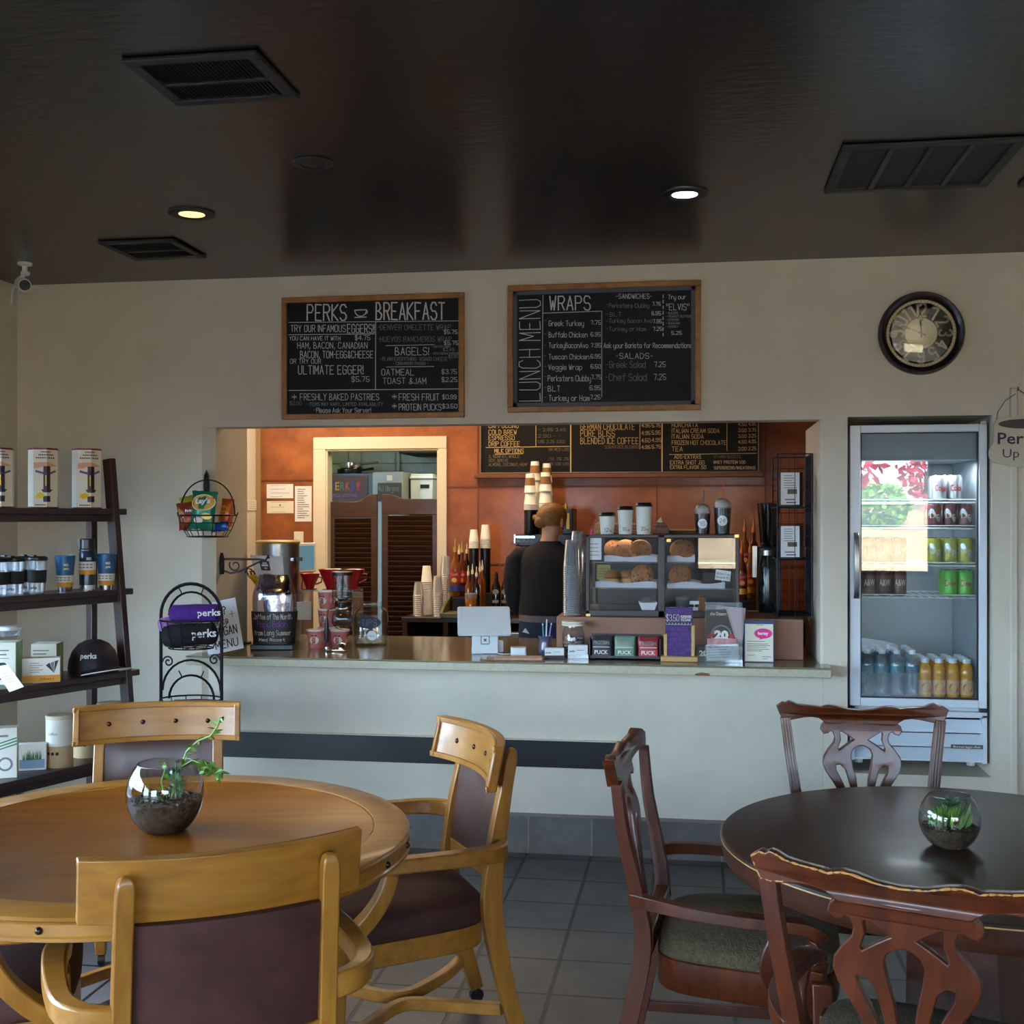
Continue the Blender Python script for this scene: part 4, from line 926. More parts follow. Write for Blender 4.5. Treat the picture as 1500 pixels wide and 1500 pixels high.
for z, y0 in zip(ZS, YFR):
    g = G(M_esp); g.bb(-1.02, 0, y0, .235, z - .026, z); g.bb(-.99, -.03, y0 + .012, y0 + .03, z - .056, z - .026); g.o('shelf_board', t, bevel=.003)
for x in (-.1, -.95):
    g = G(M_espv); g.bb(x - .016, x + .016, .165, .2, 0, 1.7); g.o('back_post', t, bevel=.003)
    g = G(M_espv); f = lambda z: .02 + (z - .915) * .108 + .0; g.sweep([(x + .036, f(0), 0), (x + .036, f(1.82), 1.82)], .03, .05, up=(0, 1, 0)); g.o('leaning_post', t, bevel=.003)
def on(name, label, cat, px, yl, k, group=None, rz=0, dz=0):
    p, s = shp(px, yl); w = O + ax * p.x + ay * p.y; return T(name, label, cat, (w.x, w.y, ZS[k] + dz + .0006), rz, group), s
# --- tall coffee-press boxes
M_boxw = mat('white carton', (222, 216, 204), .55); M_dred = mat('dark red edge', (110, 20, 30), .5); M_skin2 = mat('printed hand', (214, 158, 136), .6); M_prs = mat('printed dark press', (52, 42, 50), .5); M_viol = mat('printed violet ribbon', (96, 84, 160), .6); M_yel = mat('printed yellow burst', (228, 196, 40), .6)
def press_box(label, px):
    t, s = on('press_box', label, 'box', px, .14, 0, 'tall white coffee press boxes on the top shelf', rz=R(27))
    w_ = 40 * s / 2; H_ = 86 * s; oc = [(-w_, .045), (-w_ * 1.0, -.02), (-w_ * .58, -.062), (w_ * .34, -.074), (w_, -.03), (w_, .045)]
    g = G(M_boxw); g.prism(oc, 0, H_); b = g.o('carton', t, smooth=20)
    g = G(M_dred); g.prism([(x * 1.006, y * 1.01) for x, y in oc], H_ - .005, H_ + .002); g.prism([(x * 1.006, y * 1.01) for x, y in oc], 0, .004); g.o('carton_edge', b)
    # printed front: laid over the two front faces
    def fp(u, v): # u -1..1 across the two front faces, v 0..1 up
        a, m_, c = V((-w_ * .58, -.062)), V((w_ * .34, -.074)), V((w_, -.03)); q = a.lerp(m_, (u + 1) / 1.15) if u < .15 else m_.lerp(c, (u - .15) / .85)
        n = V((-.09, -1)) if u < .15 else V((.5, -.86)); q = q + n * .0009
        return V((q.x, q.y, v * H_))
    def pp(pts, m): g.add([fp(*p) for p in pts], [list(range(len(pts)))], m)
    g = G(M_ink)
    for (x, v, wd) in ((-.35, .93, .8), (-.55, .88, 1.25), (-.8, .83, 1.6)):
        for k in range(9):
            a = x + wd * k / 9; pp([(a, v), (min(a + wd / 9 * .7, .98), v), (min(a + wd / 9 * .7, .98), v + .022), (a, v + .022)], M_ink)
    pp([(-.98, .76), (.15, .77), (.15, .70), (-.3, .685), (-.6, .66), (-.98, .665)], M_skin2); pp([(.15, .77), (.85, .72), (.88, .70), (.15, .70)], M_skin2)
    for a, b_ in ((-.15, .15), (.15, .42)): pp([(a, .70), (b_, .70), (b_, .30), (a, .30)], M_prs); pp([(a - .03 * (a < 0), .2), (b_, .2), (b_, .1), (a, .1)], M_prs); pp([(a - (.2 if a < 0 else 0), .31), (b_ + (.18 if b_ > .2 else 0), .31), (b_, .26), (a, .26)], M_prs)
    for q in ([(-.85, .60), (-.15, .565), (-.15, .60), (-.5, .62), (-.8, .64)], [(-.15, .565), (.15, .56), (.15, .595), (-.15, .60)], [(.15, .56), (.42, .565), (.9, .61), (.8, .64), (.42, .60), (.15, .595)]): pp(q, M_viol)
    pp([(.02, .55), (.12, .55), (.12, .37), (.02, .37)], M_yel); pp([(-.85, .18), (-.5, .15), (.0, .2), (-.02, .235), (-.4, .26), (-.75, .23)], M_yel)
    for k in range(6): pp([(-.85 + k * .16, .04), (-.73 + k * .16, .04), (-.73 + k * .16, .06), (-.85 + k * .16, .06)], M_ink)
    g.o('print', b, recalc=False); return t
press_box('tall white press box at the left edge of the photo, top shelf', -3); press_box('tall white press box in the middle of the three, top shelf', 63); press_box('tall white press box nearest the leaning post, top shelf', 127)
# --- clear tumblers
def tumbler():
    t = T('tumbler', '', 'tumbler', group='clear tumblers with black grips'); g = G(M_clear); g.caps = (True, False)
    g.lathe([(.028, .002), (.030, .004), (.033, .06), (.037, .135)], n=22); bd = g.o('clear_body', t)
    g = G(M_blackm); g.caps = (False, False); g.lathe([(.0325, .045), (.0345, .047), (.037, .092), (.0355, .095)], n=22); g.o('grip_band', t)
    g = G(M_black); g.caps = (True, True); g.lathe([(.0385, .133), (.041, .136), (.04, .145), (.032, .150), (.001, .150)], n=22); g.box((0, -.028, .153), (.018, .022, .006)); g.o('lid', t)
    g = G(M_ink); print_text(g, 'perks', (0, -.0338, .02), UX, UZ, .013, .034, align='c', bold=.02)
    for i, v in enumerate(g.v): a = v.x / .0325; g.v[i] = V((.0325 * math.sin(a), -.0325 * math.cos(a), v.z))
    g.o('print', bd, recalc=False); return t
tb = tumbler(); k = 0
for px, yl, lab in ((-2, .08, 'clear tumbler with black grip, cut by the left edge of the photo'), (21, .08, 'clear tumbler with black grip, second from the left on its shelf'), (54, .085, 'clear tumbler with black grip, nearest the blue cups'), (12, .165, 'clear tumbler behind the front row, further from the blue cups'), (40, .17, 'clear tumbler behind the front row, nearer the blue cups')):
    o = tb if k == 0 else dup(tb); k += 1; p, s = shp(px, yl); w_ = O + ax * p.x + ay * p.y; o.location = (w_.x, w_.y, ZS[1] + .0006); o['label'] = lab
# --- blue steel cups
M_blue = mat('blue enamel', (28, 84, 128), .3, coat=.3); M_navy = mat('navy enamel', (18, 36, 62), .3, coat=.3); M_amber = mat('amber band', (214, 144, 40), .6)
def steelcup(label, px, bm, tall):
    t, s = on('steel_cup', label, 'insulated cup', px, {95: .11, 128: .09, 156: .055}[px], 1); h = 52 * s if not tall else 62 * s; r0, r1 = (.028, .041) if not tall else (.032, .034); rr = lambda f: r0 + (r1 - r0) * f
    g = G(M_chrome); g.lathe([(r0 * .98, 0), (rr(.13), h * .13), (.001, h * .13)], n=24); g.o('steel_base', t)
    g = G(bm); g.caps = (False, False); pr = [(rr(.13), h * .13), (rr(1), h), (rr(1) * .96, h + .002), (rr(.9) * .9, h * .8), (.001, h * .8)] if not tall else [(rr(.13), h * .13), (rr(.9), h * .9), (.03, h * .93), (.001, h * .93)]
    g.lathe(pr, n=24); bd = g.o('cup_body', t)
    a, b_, c = (.13, .26, .46) if not tall else (.38, .48, .68)
    g = G(M_amber); g.caps = (False, False); g.lathe([(rr(a) + .001, h * a), (rr(b_) + .001, h * b_)], n=24); g.lathe([(rr(b_) + .001, h * b_), (rr(c) + .001, h * c)], n=24, m=M_boxw)
    for j, z in enumerate((.30, .37)):
        for q in range(5): aa = -.9 + q * .42; x0, x1 = aa, aa + .28; R_ = rr(.35) + .0035; g.add([(R_ * math.sin(x0), -R_ * math.cos(x0), h * (b_ + .05 + j * .07)), (R_ * math.sin(x1), -R_ * math.cos(x1), h * (b_ + .05 + j * .07)), (R_ * math.sin(x1), -R_ * math.cos(x1), h * (b_ + .08 + j * .07)), (R_ * math.sin(x0), -R_ * math.cos(x0), h * (b_ + .08 + j * .07))], [(0, 1, 2, 3)], M_gray)
    g.o('paper_band', t)
    g = G(M_card)
    for j, w in enumerate(('MiiR', 'perks')): print_text(g, w, (.012, -.036, h * (.72 - .1 * j)), UX, UZ, h * .07, .02, align='c', bold=.03)
    for i, v in enumerate(g.v): R_ = rr(.7) + .0025; aa = v.x / R_ + .35; g.v[i] = V((R_ * math.sin(aa), -R_ * math.cos(aa), v.z))
    g.o('print', bd, recalc=False)
    if tall: g = G(M_black); g.lathe([(.033, h * .93), (.033, h * .97), (.03, h * .99), (.03, h * 1.2), (.026, h * 1.22), (.001, h * 1.22)], n=24); g.box((-.03, 0, h * 1.1), (.012, .02, h * .2)); g.o('lid', t)
steelcup('blue steel tumbler with amber band, beside the clear tumblers', 95, M_blue, False); steelcup('navy lidded steel flask between the two blue tumblers', 128, M_navy, True); steelcup('blue steel tumbler with amber band, against the leaning post', 156, M_blue, False)
# --- boxes, paper, cap
M_grn = mat('sage green carton', (142, 168, 124), .6, var=.12, scale=40); M_pbox = mat('pale carton', (218, 214, 196), .6)
def carton(label, px, k, yl, wpx, hpx, dep, face, side, art, rz=None, name='carton_box'):
    t, s = on(name, label, 'box', px, yl, k, rz=0 if rz is None else rz); w_, h_ = wpx * s, hpx * s
    g = G(face); g.bb(-w_ / 2, w_ / 2, 0, dep, 0, h_); b = g.o('carton', t, bevel=.0015)
    if side: g = G(side); g.quad((w_ / 2 + .0006, 0, 0), (w_ / 2 + .0006, dep, 0), (w_ / 2 + .0006, dep, h_), (w_ / 2 + .0006, 0, h_)); g.o('side_band', b)
    g = G(M_ink); art(g, w_, h_); g.o('print', b, recalc=False); return t, w_, h_
def art_filter(g, w, h):
    g.rect(-w * .42, w * .2, h * .80, h * .83, -.0008, M_gray); g.rect(-w * .42, w * .1, h * .70, h * .735, -.0008, M_gray); g.rect(-w * .42, w * .2, h * .62, h * .635, -.0008, M_gray)
    g.add([(-w * .35, -.0008, h * .12), (w * .12, -.0008, h * .12), (w * .14, -.0008, h * .46), (w * .02, -.0008, h * .53), (-w * .2, -.0008, h * .53), (-w * .37, -.0008, h * .46)], [range(6)], M_ink)
carton('pale filter box with green side, standing at the left under a white tub', 6, 2, .09, 32, 62, .1, M_pbox, M_grn, art_filter, R(18))
t2, w2, h2 = carton('pale filter box with green side, behind the small white and amber box', 64, 2, .1, 36, 51, .1, M_pbox, M_grn, art_filter, R(16))
def art_cone(g, w, h):
    g.rect(-w / 2, w / 2, h * .02, h * .3, -.0008, M_amber)
    for q in range(5): g.rect(-w * .3, -w * .3 + w * (.25 + .1 * (q % 2)), h * (.42 + .09 * q), h * (.445 + .09 * q), -.0008, M_gray)
    for q, m in enumerate((M_ink, M_gray, M_prs)): g.add([(w * .34, -.0009, h * .38), (w * (.12 + .12 * q), -.0009, h * (.7 + .08 * q)), (w * (.22 + .12 * q), -.0009, h * (.8 + .05 * q))], [(0, 1, 2)], m)
    print_text(g, 'filters', (-w * .02, -.001, h * .1), UX, UZ, h * .11, w * .36, m=M_ink)
carton('small white box with an amber base, in front of the taller filter box', 60, 2, .02, 52, 36, .05, M_boxw, None, art_cone, R(26))
t, s = on('plastic_tub', 'stack-lidded white plastic tub on top of the left filter box', 'tub', 14, .12, 2, dz=62 * .00278 + .012)
g = G(M_clear); g.lathe([(.036, 0), (.042, .025)], n=24); g.o('tub_body', t); g = G(M_plw); g.lathe([(.044, .025), (.045, .035), (.04, .04), (.001, .04)], n=24); g.o('lid', t)
p, s = shp(16, .0); t, s = on('price_card', 'white printed card lying tilted over the front of the shelf', 'card', 16, -.004, 2, dz=.004); g = G(M_paper)
a = [V((-.075, .0, .075)), V((-.015, .0, .085)), V((.06, -.012, .004)), (V((.0, -.012, -.018)))]; g.quad(*[a[i] for i in (3, 2, 1, 0)]); cd_ = g.o('card', t)
g = G(M_gray)
for i in range(4): f = .3 + .12 * i; A = a[1].lerp(a[2], f).lerp(a[0].lerp(a[3], f), .3); B = a[1].lerp(a[2], f).lerp(a[0].lerp(a[3], f), .7); d = (a[2] - a[1]).normalized() * .002; n = V((0, -.001, 0)); g.quad(A + n, B + n, B + d + n, A + d + n)
g.o('print', cd_, recalc=False)
M_cap = mat('dark purple cap cloth', (30, 20, 32), .6)
t, s = on('baseball_cap', 'dark purple baseball cap with a white brim edge and small white letters', 'cap', 137, .07, 2, rz=.3, dz=.004); t.scale = (1.12, 1.12, 1.1)
g = G(M_cap); g.caps = (False, False); prof = [(.094, 0), (.096, .02), (.092, .05), (.08, .082), (.058, .108), (.03, .122), (.001, .126)]; g.lathe(prof, n=32, sx=.95, sy=1.05); cp = g.o('crown', t)
g = G(M_cap); N = 16; vs = []
for r_, zz in ((.094, .012), (.165, 0.0)):
    for i in range(N + 1): a = R(-44 - 62 + 124 * i / N); rr_ = .095 + (r_ - .094) * (math.cos((i / N - .5) * PI) ** .6 if 0 < i < N else 0); vs.append((rr_ * math.cos(a) * .95, rr_ * math.sin(a) * 1.05, zz + .03 * math.cos((i / N - .5) * PI) * (.6 if r_ < .1 else .8)))
g.add(vs, [(i, i + 1, N + 2 + i, N + 1 + i) for i in range(N)]); g.o('brim', t); g = G(M_paper); g.tube([V(v) for v in vs[N + 1:]], .0022, 5); g.o('brim_edge', t)
g = G(M_paper); print_text(g, 'perks', (0, 0, .062), UX, UZ, .02, .062, align='c', bold=.03)
for i, v in enumerate(g.v): rr_ = .0925 - (v.z - .05) * .3; a = v.x / .09; g.v[i] = V((rr_ * math.sin(a) * .97, -rr_ * 1.07 * math.cos(a), v.z))
g.o('lettering', cp, recalc=False); g = G(M_cap); g.ball((0, 0, .127), .007, (1, 1, .6)); g.o('button', cp)
# --- lower shelf
def art_leaf(g, w, h):
    g.rect(-w * .4, w * .2, h * .82, h * .86, -.0008, M_gray)
    for q in range(3): z = h * (.5 + .06 * q); g.add([(-w * .5, -.0008, z), (w * .5, -.0008, z + h * .16), (w * .5, -.0008, z + h * .19), (-w * .5, -.0008, z + h * .02)], [(0, 1, 2, 3)], mat('leaf print', (60, 130, 84), .6))
    g.disc((w * .1, -.0009, h * .28), h * .14, 16, m=M_gray); g.disc((w * .1, -.001, h * .28), h * .1, 16, m=M_boxw)
carton('white carton with a green swirl at the left edge, fourth shelf', 3, 3, .03, 40, 74, .06, M_boxw, None, art_leaf, R(26))
def art_grass(g, w, h):
    g.rect(-w * .3, w * .45, h * .08, h * .42, -.0008, mat('printed planter', (120, 140, 160), .5))
    for q in range(60): x = -w * .22 + w * .56 * random.random(); g.add([(x, -.0009, h * .4), (x + w * .02, -.0009, h * .4), (x + random.uniform(-.05, .06) * w, -.0009, h * random.uniform(.6, .88))], [(0, 1, 2)], mat('printed grass', (70, 120, 54), .6))
carton('small box printed with a tuft of grass, fourth shelf beside the canisters', 43, 3, .06, 46, 38, .05, M_boxw, None, art_grass, R(24))
def canister(label, px, yl, h):
    t, s = on('canister', label, 'canister', px, yl, 3); r = 19 * s; g = G(mat('kraft canister', (190, 160, 118), .6)); g.lathe([(r, 0), (r, h * .42)], n=28); g.lathe([(r, h * .42), (r, h * .95), (.001, h * .95)], n=28, m=M_boxw); c_ = g.o('canister_body', t)
    g = G(mat('canister lid', (206, 190, 160), .5)); g.lathe([(r * 1.02, h * .93), (r * 1.03, h), (r * .98, h * 1.01), (.001, h * 1.0)], n=28); g.o('lid', t)
    g = G(M_ink)
    for q in range(3): a = -.35 + q * .35; g.box(((r + .0004) * math.sin(a), -(r + .0004) * math.cos(a), h * .28), (.012, .001, .012), rot=Matrix.Rotation(a, 3, 'Z'))
    print_text(g, 'coffee', (0, 0, h * .64), UX, UZ, .012, .04, m=M_gray, align='c')
    for i in range(24, len(g.v)): v = g.v[i]; a = v.x / r; g.v[i] = V(((r + .0008) * math.sin(a), -(r + .0008) * math.cos(a), v.z))
    g.o('print', c_, recalc=False)
canister('kraft and white canister nearest the grass box, fourth shelf', 87, .03, .205); canister('kraft and white canister in the middle of the three, behind the chair crest', 127, .09, .2); canister('kraft and white canister beside the leaning post', 162, .11, .2)
# ================================================================== wire stand with rolled shirts
YT = 5.1; c = PY(280, 759, YT); s = mp(280, YT)
t = T('wire_stand', 'black wrought-iron arched display stand with round baskets at the counter end', 'display stand', (c.x, YT, 0))
hw = 47 * s; zt = PY(280, 855, YT).z; g = G(M_iron)
def arch(r, z, n=16, y=0): return [(r * math.cos(PI - PI * i / n), y, z + r * math.sin(PI - PI * i / n)) for i in range(n + 1)]
g.tube([(-hw, 0, 0)] + arch(hw, zt - hw) + [(hw, 0, 0)], .008, 8); [g.tube([(sx * hw, -.12, .006), (sx * hw, .14, .006)], .007, 6) for sx in (-1, 1)]
for z in (.12, .6): g.tube([(-hw, 0, z), (hw, 0, z)], .005, 6)
g.o('frame', t)
def zz(y): return PY(280, y, YT).z
def scroll(sg, z, r=.028):
    return [(sg * (hw - .008 - r + (r * (1 - i / 26)) * math.cos(i * .42)), 0, z + r * (1 - i / 26) * math.sin(i * .42)) for i in range(22)]
for nm, zc, r2 in (('inner_arch', zt - hw, hw * .74), ('inner_arch', zz(1012), hw * .96), ('inner_arch', zz(1024), hw * .74)):
    g = G(M_iron); g.tube(arch(r2, zc, 14, .004), .0055, 6)
    for a in (R(65), R(115)): g.tube([(r2 * math.cos(a), .004, zc + r2 * math.sin(a)), (hw * .97 * math.cos(a), 0, zc + hw * .97 * math.sin(a) if r2 < hw * .9 else zc + r2 * math.sin(a))], .003, 5)
    g.o(nm, t)
g = G(M_iron); g.tube(scroll(-1, zz(970)), .004, 6); g.o('scroll', t); g = G(M_iron); g.tube(scroll(1, zz(966)), .004, 6); g.o('scroll', t)
def basket(z0, z1, r, name='basket'):
    g = G(M_iron)
    for f in (0, .5, 1): rr = r * (.72 + .28 * f ** .6); z = z0 + (z1 - z0) * f; g.tube([(rr * math.cos(2 * PI * i / 28), .0 + rr * .8 * math.sin(2 * PI * i / 28), z) for i in range(28)], .004 if f == 1 else .003, 6, True)
    for i in range(12): a = 2 * PI * i / 12; g.tube([(r * (.72 + .28 * f ** .6) * math.cos(a), .0 + r * .8 * (.72 + .28 * f ** .6) * math.sin(a), z0 + (z1 - z0) * f) for f in (0, .25, .5, 1)], .0025, 5)
    g.tube([(r * .72, 0, z0), (-r * .72, 0, z0)], .003, 5); g.tube([(0, -r * .58, z0), (0, r * .58, z0)], .003, 5); return g.o(name, t)
basket(zz(949), zz(908), hw * .97); basket(zz(1062), zz(1024), hw * .97); basket(.25, .33, hw * .97)
ST = V((c.x, YT, 0))
def rolled(label, p, L, r, col, rz, text=None, tilt=0):
    m = mat('cloth %d %d %d' % col, col, .85, var=.15, scale=30, bump=.25, bscale=50); t = T('rolled_shirt', label, 'shirt', ST + V(p), rz, 'rolled shirts in the wire stand')
    t.rotation_euler.y = tilt; g = G(m); n = 40
    g.tube([(-L / 2, 0, 0), (-L / 2 + .006, 0, 0), (0, 0, .002), (L / 2 - .006, 0, 0), (L / 2, 0, 0)], [r * .9, r, r * 1.04, r, r * .9], 20)
    for sx in (-1, 1): g.tube([(sx * (L / 2 + .001), r * (1 - i / n) * math.cos(i * .6) * .9, r * (1 - i / n) * math.sin(i * .6) * .9) for i in range(n)], .002, 4)
    g.sweep([(-L / 2 + .01, -r * .2, r * 1.0), (L / 2 - .01, -r * .2, r * 1.0)], .004, .003); b = g.o('roll', t)
    if text: g = G(M_paper); print_text(g, text, (L * .12, -r * .98, -r * .2), UX, V((0, -.2, 1)).normalized(), r * .75, L * .5, bold=.02); [g.v.__setitem__(i, V((v.x, -math.sqrt(max(0, (r * 1.06) ** 2 - v.z ** 2)), v.z))) for i, v in enumerate(g.v)]; g.o('lettering', b, recalc=False)
zb = zz(940)
rolled('black rolled shirt with white lettering, front of the wire basket', (.005, -.03, zb + .035), .23, .05, (24, 22, 26), .1, 'perks', -.06)
rolled('deep purple rolled shirt with white lettering, on top in the wire basket', (.02, .0, zb + .13), .22, .042, (76, 30, 128), .06, 'perks', -.04)
rolled('lilac rolled shirt at the left of the wire basket', (-.1, .0, zb + .08), .1, .034, (176, 126, 190), 1.1)
rolled('grey rolled shirt at the back of the wire basket', (-.03, .085, zb + .13), .2, .034, (120, 112, 116), .1)
rolled('brown rolled shirt in the second basket of the stand', (.02, .0, zz(1050) + .04), .2, .04, (66, 34, 34), .2)
# ================================================================== wall brackets and crisp basket
p1 = PY(303.5, 710, YW + .02); bk = T('wall_bracket', 'upper black iron bracket on the wall corner, holding the crisp basket', 'bracket', (OX0 - .035, YW + .01, p1.z), R(23.5))
g = G(M_iron); s = mp(303, YW); g.prism([(-.012, -.075), (.012, -.075), (.016, .0), (.012, .045), (0, .075), (-.012, .045), (-.016, 0)], -.012, -.003, 'y'); g.o('wall_plate', bk)
g = G(M_iron); g.tube([(0, -.008, .02), (0, -.2, .02), (0, -.235, .025), (0, -.25, .045)], .006, 6); g.tube([(0, -.01, -.05), (0, -.06, -.055), (0, -.09, -.03), (0, -.07, -.01), (0, -.05, -.02)], .004, 6); g.tube([(0, -.07, -.045), (0, -.19, .015)], .004, 6); g.o('arm', bk)
p2 = PY(305, 827, YW + .05); bk = T('wall_bracket', 'lower empty black iron bracket with a scroll, reaching over the counter', 'bracket', (OX0 + .001, YW + .1, p2.z))
g = G(M_iron); g.prism([(-.014, -.05), (.014, -.05), (.018, 0), (.014, .035), (0, .058), (-.014, .035), (-.018, 0)], .0, .012, 'x'); g.o('wall_plate', bk)
g = G(M_iron); g.tube([(.01, 0, .026), (.2, 0, .026), (.235, 0, .022), (.25, 0, .045), (.252, 0, .03)], .0055, 6); g.tube([(.01, 0, -.03), (.05, 0, -.045), (.1, 0, -.035), (.22, 0, .022)], .0045, 6)
g.tube([(.075 + .032 * (1 - i / 24) * math.cos(2.6 + i * .4), 0, -.005 + .032 * (1 - i / 24) * math.sin(2.6 + i * .4)) for i in range(18)], .004, 6); g.o('arm', bk)
YK = YW - .24; c = PY(304, 752, YK); s = mp(304, YK); r = 42 * s; zr = PY(304, 755, YK).z - c.z; zb_ = PY(304, 786, YK).z - c.z; ztp = PY(304, 703, YK).z - c.z
t = T('hanging_basket', 'round black wire basket of crisp bags hung from the upper iron bracket', 'basket', c); KB = c
g = G(M_iron); n = 28
for f in (0, .3, .65, 1): rr = r * (.66 + .34 * f ** .7); z = zb_ + (zr - zb_) * f; g.tube([(rr * math.cos(2 * PI * i / n), rr * math.sin(2 * PI * i / n), z) for i in range(n)], .0035 if f in (0, 1) else .0022, 6, True)
for i in range(10): a = 2 * PI * i / 10 + .3; g.tube([(r * (.66 + .34 * f ** .7) * math.cos(a), r * (.66 + .34 * f ** .7) * math.sin(a), zb_ + (zr - zb_) * f) for f in (0, .3, .65, 1)], .0022, 5)
for y in (-.05, 0, .05): g.tube([(-r * .62, y, zb_), (r * .62, y, zb_)], .002, 5)
g.o('wire_bowl', t)
g = G(M_iron); R2 = (ztp - zr) * .0 + r; hh = [(-r * 1.0 * math.cos(PI * i / 20), 0, zr + (ztp - zr) * math.sin(PI * i / 20) ** .85) for i in range(21)]; g.tube(hh, .0035, 6)
for sx in (-1, 1): g.tube([(sx * r, 0, zr), (sx * (r + .012), 0, zr + .004), (sx * (r + .016), 0, zr + .014)], .003, 5)
g.o('hoop_handle', t)
def crisp_bag(label, dx, dy, px_, py_, wpx, hpx, m, tilt, rz, art, dep=.05):
    w_, h_ = wpx * s, hpx * s; p = PY(px_, py_, YK); t = T('crisp_bag', label, 'crisp bag', V((p.x, YK + dy, p.z)), rz, 'crisp bags in the hanging basket'); t.rotation_euler.y = tilt; t.rotation_euler.x = -.08
    nx, nz = 8, 10; g = G(m); vs = []; n1 = (nx + 1) * (nz + 1); fs = []
    for sd in (-1, 1):
        for j in range(nz + 1):
            for i in range(nx + 1):
                u, v = i / nx * 2 - 1, j / nz; b = (1 - u * u) ** .6 * (math.sin(PI * v) ** .5) * dep * .5 + random.uniform(-.0016, .0016); k_ = 1 - .1 * math.sin(PI * v) ** .7
                vs.append((u * w_ / 2 * k_, sd * (b + .0006), (v - .5) * h_ + (.003 * (i % 2) if j in (0, nz) else 0)))
    for b0 in (0, n1):
        for j in range(nz):
            for i in range(nx): k_ = b0 + j * (nx + 1) + i; fs.append((k_, k_ + 1, k_ + nx + 2, k_ + nx + 1))
    g.add(vs, fs); b = g.o('bag', t, smooth=25)
    g = G(M_ink); art(g, w_, h_)
    for i, v in enumerate(g.v): u, vv = v.x * 2 / w_, v.z / h_ + .5; g.v[i] = V((v.x, -((max(0, 1 - u * u)) ** .6 * (max(0, math.sin(PI * min(1, max(0, vv)))) ** .5) * dep * .5 + .0035) + v.y, v.z))
    g.o('print', b, recalc=False)
def blob(g, pts, m, y=0): g.add([(x, y, z) for x, z in pts], [list(range(len(pts)))], m)
def ell(cx, cz, a, b, n=18, rot=0): return [(cx + a * math.cos(q) * math.cos(rot) - b * math.sin(q) * math.sin(rot), cz + a * math.cos(q) * math.sin(rot) + b * math.sin(q) * math.cos(rot)) for q in [2 * PI * i / n for i in range(n)]]
B_grn = mat('green foil', (20, 112, 84), .28, metal=.25); B_yel = mat('olive yellow foil', (164, 154, 40), .3, metal=.2); B_brn = mat('brown red foil', (132, 52, 34), .3, metal=.2); B_org = mat('orange foil', (206, 92, 30), .3, metal=.2); B_blu = mat('blue foil', (28, 76, 168), .3, metal=.2); B_gold = mat('gold foil', (222, 168, 60), .3, metal=.2)
M_redp = mat('bag red', (176, 26, 40), .5)
def art_l(g, w, h):
    blob(g, ell(.02 * w, .2 * h, w * .42, h * .2, rot=.1), B_gold); blob(g, ell(.02 * w, .2 * h, w * .45, h * .22, rot=.1), M_paper, .0008); blob(g, [(-w * .4, .27 * h), (w * .4, .36 * h), (w * .42, .22 * h), (-w * .34, .12 * h)], M_redp, -.0006); print_text(g, "Lay's", (-w * .26, -.0014, h * .16), V((1, 0, .1)).normalized(), UZ, h * .13, w * .56, m=M_paper, bold=.05)
    blob(g, ell(.2 * w, -.15 * h, w * .2, h * .08), B_gold); blob(g, ell(-.1 * w, -.26 * h, w * .18, h * .08), M_card)
def art_f(g, w, h): blob(g, [(-w * .4, .3 * h), (w * .42, .3 * h), (w * .42, .08 * h), (-w * .4, .08 * h)], B_gold); print_text(g, 'Fritos', (-w * .1, -.001, h * .13), UX, UZ, h * .1, w * .5, m=M_paper, bold=.05); blob(g, ell(0, -.15 * h, w * .35, h * .1), mat('chips print', (186, 92, 50), .5))
def art_o(g, w, h): blob(g, ell(0, .12 * h, w * .3, h * .12), B_gold); blob(g, ell(0, .12 * h, w * .2, h * .07), B_org, -.0005); blob(g, [(-w * .4, -.1 * h), (w * .4, 0), (w * .4, -.08 * h), (-w * .4, -.2 * h)], M_redp)
def art_n(g, w, h): print_text(g, 'Lays', (-w * .3, -.001, h * .2), UX, UZ, h * .08, w * .4, m=M_ink)
crisp_bag('olive yellow crisp bag at the back left of the hanging basket', 0, .05, 273, 745, 28, 38, B_yel, -.25, .2, art_n)
crisp_bag('orange crisp bag at the right of the hanging basket', 0, .02, 330, 751, 24, 40, B_org, .08, -.3, art_o)
crisp_bag('brown and gold corn chip bag at the left front of the hanging basket', 0, -.02, 279, 756, 32, 40, B_brn, -.12, .3, art_f)
crisp_bag('green potato crisp bag with a red and gold badge, front of the hanging basket', 0, -.052, 305, 748, 40, 56, B_grn, .06, 0, art_l)
crisp_bag('blue crisp bag lying low at the right of the hanging basket', 0, -.03, 325, 772, 30, 14, B_blu, -.12, -.2, art_n, .03)
# ================================================================== counter and what stands on it
random.seed(5)
ZT = .905
M_ctop = mat('olive grey counter laminate', (122, 116, 92), .2, rgb2=(108, 102, 80), scale=30, coat=.3); M_cedge = mat('sage counter edge', (184, 176, 150), .4, var=.05, scale=60)
t = T('service_counter', 'long sage-edged counter top set into the wall opening', 'counter', (0, 0, 0))
cx0, cx1 = PY(272, 962, 5.26).x, PY(1218, 978, 5.26).x
pl = [(cx0, 5.26), (cx1, 5.26), (cx1, YW - .001), (OX1 - .001, YW - .001), (OX1 - .001, 6.33), (OX0 + .001, 6.33), (OX0 + .001, YW - .001), (cx0, YW - .001)]
g = G(M_ctop); g.prism(pl, ZT - .0075, ZT); g.o('counter_top', t, bevel=.002)
g = G(M_cedge); g.prism(pl, ZT - .045, ZT - .0076); ce_ = g.o('counter_edge', t, bevel=.004)
